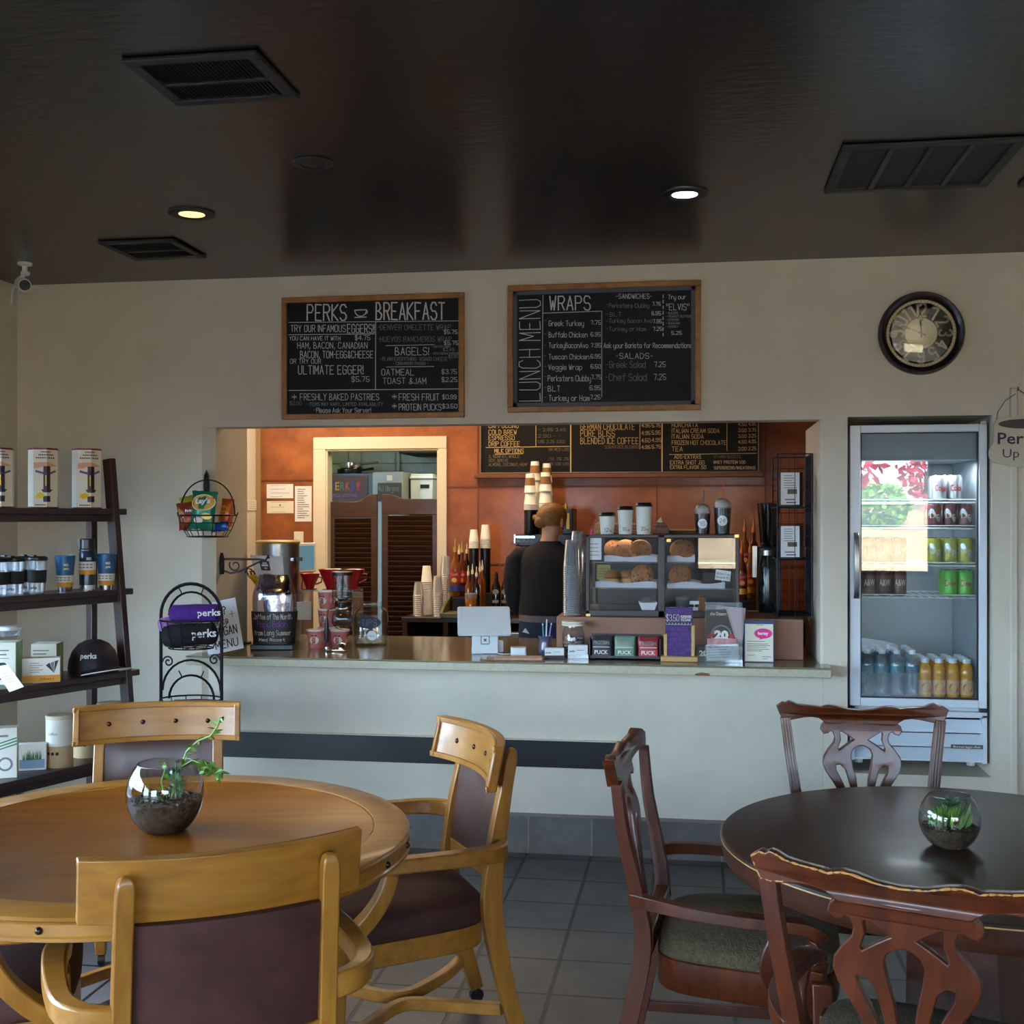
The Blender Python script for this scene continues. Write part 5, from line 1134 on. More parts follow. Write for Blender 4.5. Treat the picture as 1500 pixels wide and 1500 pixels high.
xk = PY(1029, 986, 5.26).x; g = G(mat('bare chipped board', (120, 70, 44), .8)); g.add([(xk - .034, 5.2594, ZT - .0445), (xk + .034, 5.2594, ZT - .0445), (xk + .03, 5.2594, ZT - .034), (xk - .005, 5.2594, ZT - .03), (xk - .03, 5.2594, ZT - .036)], [range(5)]); g.o('chipped_patch', ce_)
def ct(name, label, cat, px, Y, rz=0, group=None, z=ZT):
    p = PY(px, HZ, Y); return T(name, label, cat, (p.x, Y, z + .0006), rz, group), mp(px, Y)
FR = .16   # turn that faces a flat thing to the room
# --- vegan menu card
t, s = ct('menu_card', 'white hand-lettered card headed ALL, leaning crooked at the counter end', 'menu card', 331, 5.34, .1); t.rotation_euler.x = -.16; t.rotation_euler.y = -.22; t.location.z += .012
w_, h_ = 54 * s, 76 * s; g = G(M_paper); g.bb(-w_ / 2, w_ / 2, 0, .004, 0, h_); cdd = g.o('card', t); g = G(M_ink)
for tx, x, y, hh, ww in (('ALL?', -.32, .72, .15, .5), ('VEGAN', -.22, .32, .16, .62), ('MENU', -.25, .08, .15, .62)): hand(g, tx, (x * w_, -.001, y * h_), UX, UZ, hh * h_, ww * w_, .005)
hand(g, 'perks', (-.3 * w_, -.001, .54 * h_), UX, UZ, .12 * h_, .5 * w_, .004); hand(g, '+', (.28 * w_, -.001, .6 * h_), UX, UZ, .2 * h_, .12 * w_, .003, m=mat('teal ink', (60, 130, 140), .6)); hand(g, '/', (.12 * w_, -.001, .5 * h_), UX, UZ, .1 * h_, .08 * w_, .004, m=M_redp); g.o('lettering', cdd, recalc=False)
# --- bananas on a hook
t, s = ct('banana_hanger', 'thin black hook stand holding bananas, behind the foil coffee bag', 'fruit stand', 355, 5.83); g = G(M_black)
g.lathe([(.075, 0), (.075, .008), (.001, .01)], (-.03, 0, 0), 24); g.tube([(-.02, 0, .005), (-.025, 0, .2), (-.005, 0, .34), (.03, 0, .395), (.05, 0, .39), (.055, 0, .375)], .004, 6); g.o('hook', t)
M_ban = mat('olive yellow banana', (176, 152, 28), .5, var=.3, scale=22)
def banana(label, loc, rz, L, dn=1):
    b = T('banana', label, 'banana', loc, rz, 'bananas at the counter end'); g = G(M_ban)
    P = [(math.sin(a) * .09 - .0, 0, -(1 - math.cos(a)) * .02 - a * .085 * L) for a in [i * .24 for i in range(9)]]; g.tube(P, [.006, .010, .016, .019, .0195, .019, .017, .012, .005], 8); pl_ = g.o('peel', b, smooth=60)
    g = G(mat('banana stem', (90, 80, 30), .7)); g.tube([V(P[0]) + V((-.01, 0, .022)), P[0]], [.004, .006], 6); g.o('stem_tip', pl_)
bl = t.location
for i in range(3): banana('banana hanging from the black hook, one of the upper bunch', bl + V((.052, -.045 + .045 * i, .36)), 0, .72)
for i in range(3): banana('banana standing in the lower bunch under the hook', bl + V((-.045 + .0 * i, -.05 + .05 * i, .175)), 3.14, .85)
# --- steel urn
t, s = ct('steel_urn', 'tall brushed steel urn with a mustard yellow lid', 'urn', 407, 5.98); r = 31 * s; H_ = .535
g = G(M_steel); g.lathe([(r * .97, .0), (r, .01), (r, H_ - .012)], n=40); u_ = g.o('urn_body', t); g = G(mat('mustard lid', (186, 154, 26), .4)); g.lathe([(r * 1.04, H_ - .012), (r * 1.06, H_ - .002), (r * .95, H_ + .006), (.001, H_ + .008)], n=40); g.o('lid', t)
g = G(M_black); g.box((r + .012, -.02, H_ - .095), (.03, .025, .02)); g.o('handle', t); g = G(M_chrome); g.box((r * .8, -.055, H_ - .095), (.035, .02, .016)); g.o('latch', t)
UL = t.location.copy()
# --- sheet of paper on the urn
t = T('paper_notice', 'white printed sheet with a purple logo, stuck on the steel urn', 'notice', UL + V((-.03, -r - .006, 0))); g = G(M_paper)
A = [PY(x, y, UL.y - r - .008) - t.location for x, y in ((366, 813), (414, 815), (418, 861), (381, 861))]
cp = lambda u, v: A[0].lerp(A[1], u).lerp(A[3].lerp(A[2], u), v) + V((0, -.012 * math.sin(u * 3), 0))
for i in range(6):
    for j in range(4): g.quad(cp(i / 6, j / 4), cp((i + 1) / 6, j / 4), cp((i + 1) / 6, (j + 1) / 4), cp(i / 6, (j + 1) / 4))
sh = g.o('sheet', t); g = G(M_gray)
def pt(u0, u1, v0, v1, m): n = V((0, -.0015, 0)); g.quad(cp(u0, v0) + n, cp(u1, v0) + n, cp(u1, v1) + n, cp(u0, v1) + n, m)
pt(.26, .58, .16, .46, mat('logo purple', (70, 52, 84), .6)); pt(.31, .53, .27, .33, M_paper); pt(.36, .5, .21, .25, M_card); pt(.38, .48, .37, .41, M_card)
for u0, u1, v in ((.3, .6, .56), (.36, .52, .64), (.38, .5, .72), (.3, .85, .88)): pt(u0, u1, v, v + .03, M_gray)
g.o('print', sh, recalc=False)
# --- foil coffee bag with chalk sign on a black base
t, s = ct('foil_bag', 'puffy silver foil coffee bag with chalk lettering on its black lower half', 'coffee bag', 402, 5.62, FR)
M_foil = mat('mirror foil', (206, 200, 214), .14, metal=1, bump=.25, bscale=18); M_bagb = mat('black bag label', (18, 14, 20), .35)
g = G(M_foil); w_ = 62 * s; h_ = 100 * s; z0 = .028
def pil(g, w, z0, z1, dmax, nx=14, nz=16, shape=lambda v: 1, m=None, pinch=.85):
    vs = []; fs = []
    for j in range(nz + 1):
        v = j / nz; hw = w / 2 * shape(v)
        for i in range(24): a = 2 * PI * i / 24; c_, s_ = math.cos(a), math.sin(a); vs.append((hw * (abs(c_) ** .7) * (1 if c_ > 0 else -1) + random.uniform(-.0015, .0015), dmax * shape(v) * (abs(s_) ** .9) * (1 if s_ > 0 else -1) * (1 - pinch * max(0, v - .75) / .25), z0 + (z1 - z0) * v))
    for j in range(nz):
        for i in range(24): fs.append((j * 24 + i, j * 24 + (i + 1) % 24, j * 24 + 24 + (i + 1) % 24, j * 24 + 24 + i))
    fs.append(list(range(24))[::-1]); fs.append([nz * 24 + i for i in range(24)]); g.add(vs, fs, m)
pil(g, w_, z0, z0 + h_, .055, shape=lambda v: (.92 + .1 * math.sin(v * 2.4)) if v < .72 else .92 + .1 * math.sin(.72 * 2.4) - (v - .72) * 1.15); bg_ = g.o('bag', t, smooth=60)
g = G(M_bagb); pil(g, w_ * 1.07, z0 - .001, z0 + h_ * .47, .061, nz=6, pinch=0, shape=lambda v: .92 + .1 * math.sin(v * .44 * 2.4) + .01); lb = g.o('black_label', bg_, smooth=60)
g = G(M_chalk); M_vio = mat('violet chalk', (138, 74, 176), .7)
for tx, z, ww, hh, m in (('Coffee of The Month', .36, .9, .075, None), ('Papa Bolon', .25, .7, .085, M_vio), ('from Long Summer', .13, .86, .07, None), ('Med Roast', .045, .6, .04, None)): hand(g, tx, (-w_ * ww / 2, 0, z0 + h_ * z), UX, UZ, h_ * hh, w_ * ww, .0025, m)
for i, v in enumerate(g.v): u = v.x / (w_ * .5); g.v[i] = V((v.x, -.058 * max(0, 1 - abs(u) ** 2.857) ** .45 - .0085, v.z))
g.o('lettering', lb, recalc=False)
g = G(M_black); g.bb(-w_ * .5, w_ * .5, -.075, .06, 0, .027); g.o('base_tray', t, bevel=.004)
# --- acrylic riser with red drippers
t, s = ct('acrylic_riser', 'clear acrylic riser shelf carrying three red coffee drippers', 'riser', 486, 6.02); M_acr = glass('clear acrylic', (236, 240, 238), boost=2, haze=.16)
hw = 40 * s; zs = HC - 104 * s - ZT; g = G(M_acr); g.bb(-hw, hw, -.1, .1, zs - .008, zs); g.bb(-hw, -hw + .006, -.1, .1, 0, zs - .008); g.bb(hw - .006, hw, -.1, .1, 0, zs - .008); g.o('riser', t, bevel=.001)
g = G(M_card); g.box((-.12, -.104, zs - .11), (22 * s, .002, 26 * s)); g.tube([(-.12, -.103, zs - .06), (-.115, -.103, zs)], .0012, 4); g.o('hang_tag', t); RZ = t.location.copy()
M_rdp = mat('red dripper glaze', (168, 18, 26), .22, coat=.5)
for px, k, lab in ((454, .8, 'red cone dripper nearest the steel urn'), (486, 1.05, 'red cone dripper in the middle of the riser'), (516, 1.0, 'red cone dripper behind the glass syphon')):
    YD = {454: 6.0, 486: 5.97, 516: 6.09}[px]; p = PY(px, HZ, YD); d = T('coffee_dripper', lab, 'coffee dripper', (p.x, YD, ZT + zs + .0012), -.9 if px == 486 else .6, 'red coffee drippers'); g = G(M_rdp); g.caps = (False, False)
    q = 18 * s * k; g.lathe([(q * .4, .004), (q * .45, .012), (q, .1 * k), (q * 1.03, .103 * k), (q * .94, .1 * k), (q * .35, .014)], n=28); g.o('cone', d)
    g = G(M_rdp); g.lathe([(q * .7, 0), (q * .72, .003), (q * .4, .006)], n=28); g.o('saucer', d); g = G(M_rdp); g.tube([(q * .8, 0, .08 * k), (q * 1.25, 0, .075 * k), (q * 1.2, 0, .045 * k), (q * .62, 0, .03 * k)], .0045, 6); g.o('handle', d)
# --- pink oatmeal cups
M_pink = mat('dusty pink cup', (196, 112, 108), .55)
t = T('oat_cup', 'pink oatmeal cup standing at the left front of the group', 'paper cup'); s = mp(480, 5.72); r = 14.2 * s; H_ = 27 * s
g = G(M_pink); g.lathe([(r * .74, 0), (r * .95, H_ * .93)], n=24); b_ = g.o('cup_body', t); g = G(M_plw); g.lathe([(r * .98, H_ * .92), (r, H_ * .95), (r * .99, H_), (r * .92, H_ * 1.0), (.001, H_ * .985)], n=24); g.o('lid', t)
g = G(M_card)
for a0, rr in ((0, .42), (1.5, .4), (-1.5, .4)):
    n = 18; pts = []
    for i in range(n): z = H_ * .45 + r * rr * 1.5 * .6 * math.sin(2 * PI * i / n); R_ = r * (.74 + .21 * z / (H_ * .93)) + .0012; a = a0 + rr * 1.3 * math.cos(2 * PI * i / n); pts.append((R_ * math.sin(a), -R_ * math.cos(a), z))
    g.add(pts, [list(range(n))])
    for q in range(8): z = H_ * random.uniform(.22, .45); R_ = r * (.74 + .21 * z / (H_ * .93)) + .002; a = a0 + random.uniform(-.3, .3); g.ball((R_ * math.sin(a), -R_ * math.cos(a), z), .003, (1.3, .4, .7), 6, mat('almond print', (150, 84, 50), .6))
    z = H_ * .66; R_ = r * (.74 + .21 * z / (H_ * .93)) + .002; g.add([(R_ * math.sin(a0 + q), -R_ * math.cos(a0 + q), z + dz) for q, dz in ((-.3, 0), (.3, 0), (.3, .006), (-.3, .006))], [(0, 1, 2, 3)], M_ink)
g.o('print', b_, recalc=False); first = t; k = 0
for px, Y, lv, lab in ((463, 5.68, 0, None), (498, 5.69, 0, 'pink oatmeal cup at the right front of the group, behind the syphon base'), (479, 5.81, 0, 'pink oatmeal cup at the bottom of the rear stack'), (479, 5.81, 1, 'pink oatmeal cup in the middle of the rear stack'), (479, 5.81, 2, 'topmost pink oatmeal cup of the rear stack')):
    o = first if k == 0 else dup(first); k += 1; p = PY(px, HZ, Y); o.location = (p.x, Y, ZT + .0006 + lv * (H_ + .001)); o.rotation_euler.z = .2 - .1 * k; o['group'] = 'pink oatmeal cups'
    if lab: o['label'] = lab
# --- glass syphon
t, s = ct('coffee_syphon', 'glass coffee syphon with a dark handle in front of the pink cups', 'coffee maker', 494, 5.56); bx = 7.5 * s
g = G(M_bowl); g.caps = (False, False); rg = 16 * s; zc = 47 * s; g.lathe([(rg * math.cos(a), zc + rg * math.sin(a)) for a in [R(-85) + R(150) * i / 14 for i in range(15)]] + [(rg * .38, zc + rg * 1.05)], (bx, 0, 0), 28); g.o('lower_globe', t, smooth=70)
g = G(M_black); g.lathe([(rg * .4, zc + rg * 1.05), (rg * .42, zc + rg * 1.45), (rg * .34, zc + rg * 1.55)], (bx, 0, 0), 20); g.o('collar', t)
z1, z2 = 74 * s, 115 * s; g = G(M_bowl); g.caps = (False, False); g.lathe([(rg * .25, z1 - 6 * s), (rg * .4, z1 - 2 * s), (rg * .92, z1 + 3 * s), (rg * .92, z2)], (bx, 0, 0), 28); g.o('upper_chamber', t, smooth=50)
g = G(M_black); g.lathe([(rg * .96, z2 - 4 * s), (rg * .97, z2 + 1 * s), (rg * .8, z2 + 2 * s), (.001, z2 + 2 * s)], (bx, 0, 0), 24); g.lathe([(.009, z2 - 18 * s), (.009, z2)], (bx, 0, 0), 12); g.tube([(bx - .01, 0, z2 + .004), (bx, 0, z2 + .02), (bx + .012, 0, z2 + .006)], .002, 5); g.o('lid', t)
g = G(M_bowl); g.tube([(bx, 0, zc - rg * .7), (bx, 0, z1)], .004, 8); g.o('glass_stem', t)
g = G(M_chrome); g.lathe([(.055, 0), (.056, .006), (.05, .01), (.001, .01)], (.0, 0, 0), 28); g.lathe([(.028, .01), (.03, .02), (.02, .036), (.008, .042)], (bx, 0, 0), 20); g.tube([(-16 * s, 0, .01), (-16 * s, 0, .02)], .012, 12); g.o('stand', t); g = G(M_chrome); g.tube([(-16 * s, 0, 46 * s), (-14 * s, 0, 60 * s), (-4 * s, 0, 63 * s), (bx - 8 * s, 0, zc + rg * .97), (bx + 2 * s, 0, zc + rg * .97)], .004, 6); g.tube([(bx + 9 * s * math.cos(i), 9 * s * math.sin(i), zc + rg * .97) for i in [2 * PI * q / 16 for q in range(16)]], .004, 6, True); g.o('clamp', t)
g = G(mat('dark plum handle', (38, 26, 46), .35)); g.tube([(-16 * s, 0, 12 * s), (-16 * s, 0, 20 * s), (-16 * s, 0, 40 * s), (-16 * s, 0, 48 * s)], [.009, .012, .011, .008], 12); g.o('handle', t)
# --- tip jar
t, s = ct('tip_jar', 'square-shouldered glass jar with an oval chalk label reading TIPS', 'jar', 543.5, 5.84, FR); w_, h_ = 49 * s, 64 * s
g = G(M_bowl); g.caps = (True, False); vs = []; prof = [(.8, 0), (.97, .02), (1, .08), (1, .72), (.94, .8), (.72, .86), (.7, .88), (.74, .9), (.74, .97), (.7, 1.0)]; n = 32; fs = []
for q, (f, z) in enumerate(prof):
    e = .55 if z < .8 else .9
    for i in range(n): a = 2 * PI * i / n; c_, s_ = math.cos(a), math.sin(a); vs.append((w_ / 2 * f * (abs(c_) ** e) * (1 if c_ > 0 else -1), w_ / 2 * f * (abs(s_) ** e) * (1 if s_ > 0 else -1), h_ * z))
for q in range(len(prof) - 1):
    for i in range(n): fs.append((q * n + i, q * n + (i + 1) % n, q * n + n + (i + 1) % n, q * n + n + i))
fs.append(list(range(n))); g.add(vs, fs); j_ = g.o('jar_glass', t, smooth=50)
g = G(mat('blue black chalk label', (34, 34, 62), .6)); g.disc((0, -w_ / 2 - .002, h_ * .55), 17 * s, 28, ry=8.5 * s); lb = g.o('chalk_label', t); g = G(M_chalkd); hand(g, 'TIPS', (-11 * s, -w_ / 2 - .003, h_ * .48), UX, UZ, 9 * s, 22 * s, .0022); hand(g, '*', (-15 * s, -w_ / 2 - .003, h_ * .53), UX, UZ, 3 * s, 2 * s, .001); g.o('lettering', lb, recalc=False)
g = G(M_plw); g.disc((4 * s, -w_ / 2 - .002, h_ * .26), 7 * s, 24); rs = g.o('round_sticker', t); g = G(M_gray); print_text(g, 'app', (0, -w_ / 2 - .003, h_ * .24), UX, UZ, 2.4 * s, 8 * s); g.o('lettering', rs, recalc=False)
for i in range(3):
    nt_ = T('banknote', ('folded pale banknote at the left in the tip jar', 'folded pale banknote in the middle of the tip jar', 'folded pale banknote at the right of the tip jar')[i], 'banknote', t.location + V((-.035 + .03 * i, -.02 + .01 * i, .012)), .4 * i, 'banknotes in the tip jar'); g = G(mat('banknote', (170, 178, 150), .8))
    g.add([(-.03, -.02, 0), (.03, -.018, .006), (.026, .02, .02), (-.028, .018, .026), (0, 0, .03)], [(0, 1, 4), (1, 2, 4), (2, 3, 4), (3, 0, 4)]); g.o('note', nt_)
# --- tablet till
t, s = ct('tablet_till', 'white tablet till on a block stand, its back to the room', 'till', 710, 5.62, FR + .05); M_till = mat('white till plastic', (222, 230, 234), .32)
pts = []; cxr = 6 * s
def rrect(w, h, r, n=5): return [(sx * (w / 2 - r) + r * math.cos(a), sz * (h / 2 - r) + r * math.sin(a)) for sx, sz, a0 in ((1, 1, 0), (-1, 1, 90), (-1, -1, 180), (1, -1, 270)) for a in [R(a0 + 90 * i / n) for i in range(n + 1)]]
tabl = rrect(77 * s, .2, .012); M4 = Matrix.Translation((-2 * s + .002, -.035, 46.5 * s)) @ Matrix.Rotation(R(-52), 4, 'X'); g = G(M_till); g.T = M4; g.prism([(x, z) for x, z in tabl], -.006, .006, 'y'); g.T = M4; g.o('tablet', t, bevel=.002)
g = G(M_black); g.T = M4; g.prism(rrect(73 * s, .19, .01), .006, .0072, 'y'); g.o('screen', t)
g = G(M_till); w_ = 38 * s; g.prism([(-.07, 0), (.09, 0), (.09, .012), (.0, .03), (-.03, 40 * s), (-.07, 40 * s)], -w_ / 2, w_ / 2, 'x'); st = g.o('stand', t, bevel=.004)
g = G(M_gray)
for r_ in (6.5 * s,): 
    sq = rrect(2 * r_, 2 * r_, r_ * .3); si = rrect(1.62 * r_, 1.62 * r_, r_ * .22); k = len(sq); g.add([(x, -.0705, z + 20 * s) for x, z in sq] + [(x, -.0705, z + 20 * s) for x, z in si], [(i, (i + 1) % k, k + (i + 1) % k, k + i) for i in range(k)]); g.add([(x * .3, -.0705, z * .3 + 20 * s) for x, z in sq], [list(range(k))])
g.o('logo', st, recalc=False)
g = G(M_till); g.bb(w_ / 2, w_ / 2 + 8 * s, -.03, .05, 0, 16 * s); g.o('card_slot', t, bevel=.003)
# --- small counter things
t, s = ct('card_reader', 'small white square card reader on a white cable, beside the tablet till', 'card reader', 759.5, 5.5, FR); g = G(M_till); g.prism(rrect(23 * s, .07, .01), 0, 13 * s, 'z'); g.o('reader', t, bevel=.004); g = G(M_till); g.tube([(-11 * s, .02, .006), (-.07, .03, .004), (-.1, .06, .004)], .0025, 6); g.o('cable', t)
t, s = ct('clipboard', 'brown clipboard with pale sheets lying flat at the counter edge', 'clipboard', 750, 5.345, .12); w_ = 92 * s; g = G(mat('brown board', (120, 78, 52), .5, var=.3, scale=14)); g.bb(-w_ / 2, w_ / 2, -.06, .06, 0, .005); g.o('board', t); g = G(mat('beige sheet', (176, 150, 134), .6, var=.12, scale=20)); g.bb(-w_ * .28, w_ * .48, -.05, .062, .005, .012); g.o('sheets', t); g = G(M_steel); g.bb(-w_ * .48, -w_ * .4, -.03, .03, .005, .014); g.o('clip', t)
t, s = ct('pen_pot', 'mottled blue grey pottery pen pot', 'pot', 798.5, 5.56); r = 10.5 * s; g = G(mat('blue grey glaze', (112, 112, 138), .25, rgb2=(62, 60, 84), scale=30, coat=.5)); g.caps = (True, False); g.lathe([(r * .75, 0), (r * .98, .01), (r * 1.02, 9 * s), (r * .8, 18 * s), (r * .82, 23 * s), (r * 1.0, 28 * s), (r * .9, 28 * s), (r * .7, 20 * s), (r * .7, .01), (.001, .01)], n=24); g.o('pot', t); pl_ = t.location.copy()
for i, (dx, c, ln, lab) in enumerate(((-1.5, (40, 150, 170), 40, 'teal pen in the pottery pot'), (1.5, (206, 220, 220), 46, 'tall pale pen in the pottery pot'), (5, (120, 110, 170), 41, 'violet pen leaning right in the pottery pot'))):
    t = T('pen', lab, 'pen', pl_ + V((dx * s * .5, .0, .012)), 0, 'pens in the pottery pot'); t.rotation_euler.y = (dx - .5) * .035; g = G(mat('pen %d' % i, c, .3)); g.tube([(0, 0, .004), (0, 0, ln * s)], .0035, 8); g.o('barrel', t); g = G(M_plw); g.tube([(0, 0, ln * s), (0, 0, ln * s + .008)], .003, 8); g.o('tip', t)
def cardholder(label, px, wpx, hpx, Y, black):
    t, s = ct('card_holder', label, 'business card holder', px, Y, FR); w_, h_ = wpx * s, hpx * s; g = G(M_plw); g.bb(-w_ / 2, w_ / 2, -.01, .02, .004, h_); cb_ = g.o('card_stack', t, bevel=.001)
    g = G(M_ink); print_text(g, 'perks', (-w_ * .45, -.0105, h_ * .5), UX, UZ, h_ * .15, w_ * .28, bold=.03); g.rect(-w_ * .05, w_ * .3, h_ * .62, h_ * .66, -.0105, M_gray); g.o('print', cb_, recalc=False)
    g = G(M_black if black else M_acr); g.bb(-w_ / 2 - .003, w_ / 2 + .003, -.016, -.011, 0, h_ * .3); g.bb(-w_ / 2 - .003, w_ / 2 + .003, -.016, .03, 0, .004); g.bb(-w_ / 2 - .003, w_ / 2 + .003, .022, .026, 0, h_ * 1.02); g.o('holder', t)
cardholder('black holder of white business cards, left of the two', 812, 28, 15, 5.43, True); cardholder('clear holder of white business cards, in front of the candy jar', 846.5, 28, 20, 5.43, False)
t, s = ct('candy_jar', 'glass jar with a cream lid, filled with wrapped sweets', 'jar', 840, 5.51); r = 16 * s; h_ = 52 * s; g = G(M_bowl); g.caps = (True, False); g.lathe([(r * .9, 0), (r, .008), (r, h_ * .68), (r * .82, h_ * .8), (r * .82, h_ * .9)], n=28); g.o('jar_glass', t, smooth=50)
g = G(M_card); g.lathe([(r * 1.06, h_ * .88), (r * 1.08, h_ * .93), (r * 1.0, h_ * .95), (r * 1.08, h_ * .97), (r * 1.04, h_), (.001, h_)], n=28); g.o('lid', t)
jl = t.location.copy(); cm = [mat('plum wrapper', (84, 66, 88), .3, metal=.3), mat('silver wrapper', (190, 188, 190), .3, metal=.6), mat('tan wrapper', (170, 146, 116), .4)]
for i in range(30):
    a = random.uniform(0, 2 * PI); q = r * .78 * random.random() ** .5; z = .014 + (i // 6) * .0185; a += i; m_ = cm[i % 3]; nm = ('plum', 'silver', 'tan')[i % 3]
    t = T('wrapped_sweet', 'small sweet in a %s wrapper inside the lidded jar' % nm, 'sweet', jl + V((r * .62 * math.cos(i % 6 * 1.047 + i // 6 * .5), r * .62 * math.sin(i % 6 * 1.047 + i // 6 * .5), z)), a, '%s wrapped sweets in the lidded jar' % nm); g = G(m_); g.ball((0, 0, 0), .0085, (1.3, 1, .8), 8); g.lathe([(.009, .018), (.003, .009)], (0, 0, 0), 6) if 0 else g.tube([(-.018, 0, 0), (-.01, 0, 0)], [.007, .003], 6); g.tube([(.01, 0, 0), (.018, 0, 0)], [.003, .007], 6); g.o('sweet', t)
# --- protein pucks in a display tray
t, s = ct('display_tray', 'dark display tray of protein puck packets in front of the pastry case', 'display box', 915, 5.42, 0); w_, h_ = 104 * s, 34 * s; M_tray = mat('dark plum tray', (50, 36, 42), .4)
g = G(M_tray); g.bb(-w_ / 2, w_ / 2, .0, .14, 0, .006); g.bb(-w_ / 2, w_ / 2, 0, .004, 0, h_ * .16); g.bb(-w_ / 2, -w_ / 2 + .004, 0, .14, 0, h_ * .9); g.bb(w_ / 2 - .004, w_ / 2, 0, .14, 0, h_ * .9); g.bb(-w_ / 2, w_ / 2, .136, .14, 0, h_); g.o('tray', t); tl = t.location.copy()
for i, (c, lab, bc) in enumerate((((58, 50, 58), 'black protein puck packet at the left of the tray', (40, 34, 40)), ((120, 152, 128), 'green protein puck packet in the middle of the tray', (86, 128, 96)), ((150, 42, 50), 'red protein puck packet at the right of the tray', (190, 44, 44)))):
    for row in range(3):
        m = mat('packet %d' % i, c, .32, metal=.15, bump=.3, bscale=40); d = T('snack_packet', lab if row == 0 else lab.replace('packet', 'packet stacked behind the front one').replace(' of the tray', ''), 'snack packet', tl + V((-w_ * .33 + w_ * .33 * i, .02 + .036 * row, .009)), 0, None if row == 0 else 'protein packets behind the front three')
        pw, ph = w_ * .148, h_ * .86; g = G(m); vs = []
        pil(g, pw * 2, 0, ph, .014, nz=8, shape=lambda v: 1 - .04 * math.sin(v * PI) if 0 < v < 1 else 1); b_ = g.o('wrapper', d, smooth=40)
        if row == 0:
            g = G(M_chalk); y = -.0155; g.rect(-pw * .85, pw * .85, ph * .12, ph * .42, y, mat('packet band %d' % i, bc, .5)); print_text(g, 'PROTEIN', (0, y, ph * .66), UX, UZ, ph * .18, pw * 1.5, align='c', bold=.03, m=M_chalkd); print_text(g, 'PUCK', (0, y - .001, ph * .17), UX, UZ, ph * .2, pw * 1.3, align='c', bold=.03); g.rect(-pw * .8, pw * .8, ph * .5, ph * .54, y); g.o('print', b_, recalc=False)
# --- purple sign
t, s = ct('table_sign', 'black sign lettered in purple chalk, held by a small wooden stand', 'sign', 995, 5.4, 0); w_, h_ = 40 * s, 71 * s; M_pine = mat('pale pine', (204, 166, 108), .5, rgb2=(184, 140, 84), scale=5, stretch=(1, 1, 6))
g = G(M_pine); g.bb(-27 * s, 27 * s, -.03, .035, 0, 8 * s); g.o('base', t, bevel=.004); 
for sx, zt_ in ((-1, 40), (1, 53)): g = G(M_pine); g.bb(sx * 20 * s - .008, sx * 20 * s + .008, -.012, .012, 8 * s, zt_ * s); g.o('upright', t, bevel=.002)
M_pch = mat('purple chalk', (120, 62, 176), .7); g = G(mat('violet washed board', (44, 34, 62), .6, rgb2=(70, 44, 110), scale=14)); g.bb(-w_ / 2, w_ / 2, -.005, 0, 8 * s, 8 * s + h_); bd_ = g.o('board', t)
g = G(M_pch); y = -.0058
for tx, z, hh, ww, m in (('PROTEIN PUCK', .875, .085, .9, None), ('$3.50', .72, .13, .46, M_chalk), ('GLUTEN FREE', .79, .045, .38, M_chalk), ('VEGAN', .72, .055, .34, M_chalk), ('PEANUT BUTTER,', .52, .08, .8, None), ('ALMOND CASHEW', .41, .075, .92, None), ('ALMOND BUTTER', .305, .075, .85, None), ('DARK CHOCOLATE', .2, .075, .92, None), ('COCONUT LEMON', .1, .07, .9, None), ('CACAO MINT', .025, .055, .7, None)):
    x = -w_ * .47 if tx not in ('GLUTEN FREE', 'VEGAN') else w_ * .06
    hand(g, tx, (x, y, 8 * s + h_ * z), UX, UZ, h_ * hh, w_ * ww, .0017 if m is None else .0024, m)
for i in range(8): hand(g, 'u', (-w_ * .47 + w_ * .115 * i, y, 8 * s + h_ * .645), UX, UZ, h_ * .05, w_ * .1, .0018, M_chalk)
g.o('chalk_lettering', bd_, recalc=False)
# --- leaflets and notices to the right
t, s = ct('leaflet_holder', 'clear acrylic holder with a black leaflet marked 20', 'leaflet holder', 1060, 5.42, -.02); w_, h_ = 54 * s, 86 * s; g = G(M_acr); g.bb(-w_ / 2, w_ / 2, .03, .034, 0, h_); g.bb(-w_ / 2, w_ / 2, -.035, .034, 0, .004); g.bb(w_ / 2 - .003, w_ / 2, -.035, .034, 0, h_ * .9); g.bb(-w_ / 2, w_ / 2, -.035, -.032, 0, h_ * .28); g.o('holder', t); ll = t.location.copy()
t = T('leaflet', 'black leaflet with a large pale 20 badge, in the clear holder', 'leaflet', ll + V((-w_ * .06, .018, .03))); g = G(mat('black gloss print', (22, 22, 26), .25)); lh = h_ * .78; g.add([(-w_ * .42, 0, 0), (w_ * .5, 0, 0), (w_ * .12, 0, lh), (-w_ * .42, 0, lh * .97)], [(0, 1, 2, 3)]); bb_ = g.o('leaflet', t, recalc=False)
g = G(M_chalk); q = V((-.0, -.0006, lh * .42)); n = 36
for r0, r1, a0, a1 in ((13, 15.5, 0, 360), (9, 13, 200, 340)): g.add([(q.x + r_ * s * math.cos(R(a0 + (a1 - a0) * i / n)), q.y, q.z + r_ * s * math.sin(R(a0 + (a1 - a0) * i / n))) for r_ in (r0, r1) for i in range(n + 1)], [(i, i + 1, n + 2 + i, n + 1 + i) for i in range(n)], M_gray if r0 == 13 else M_chalk)
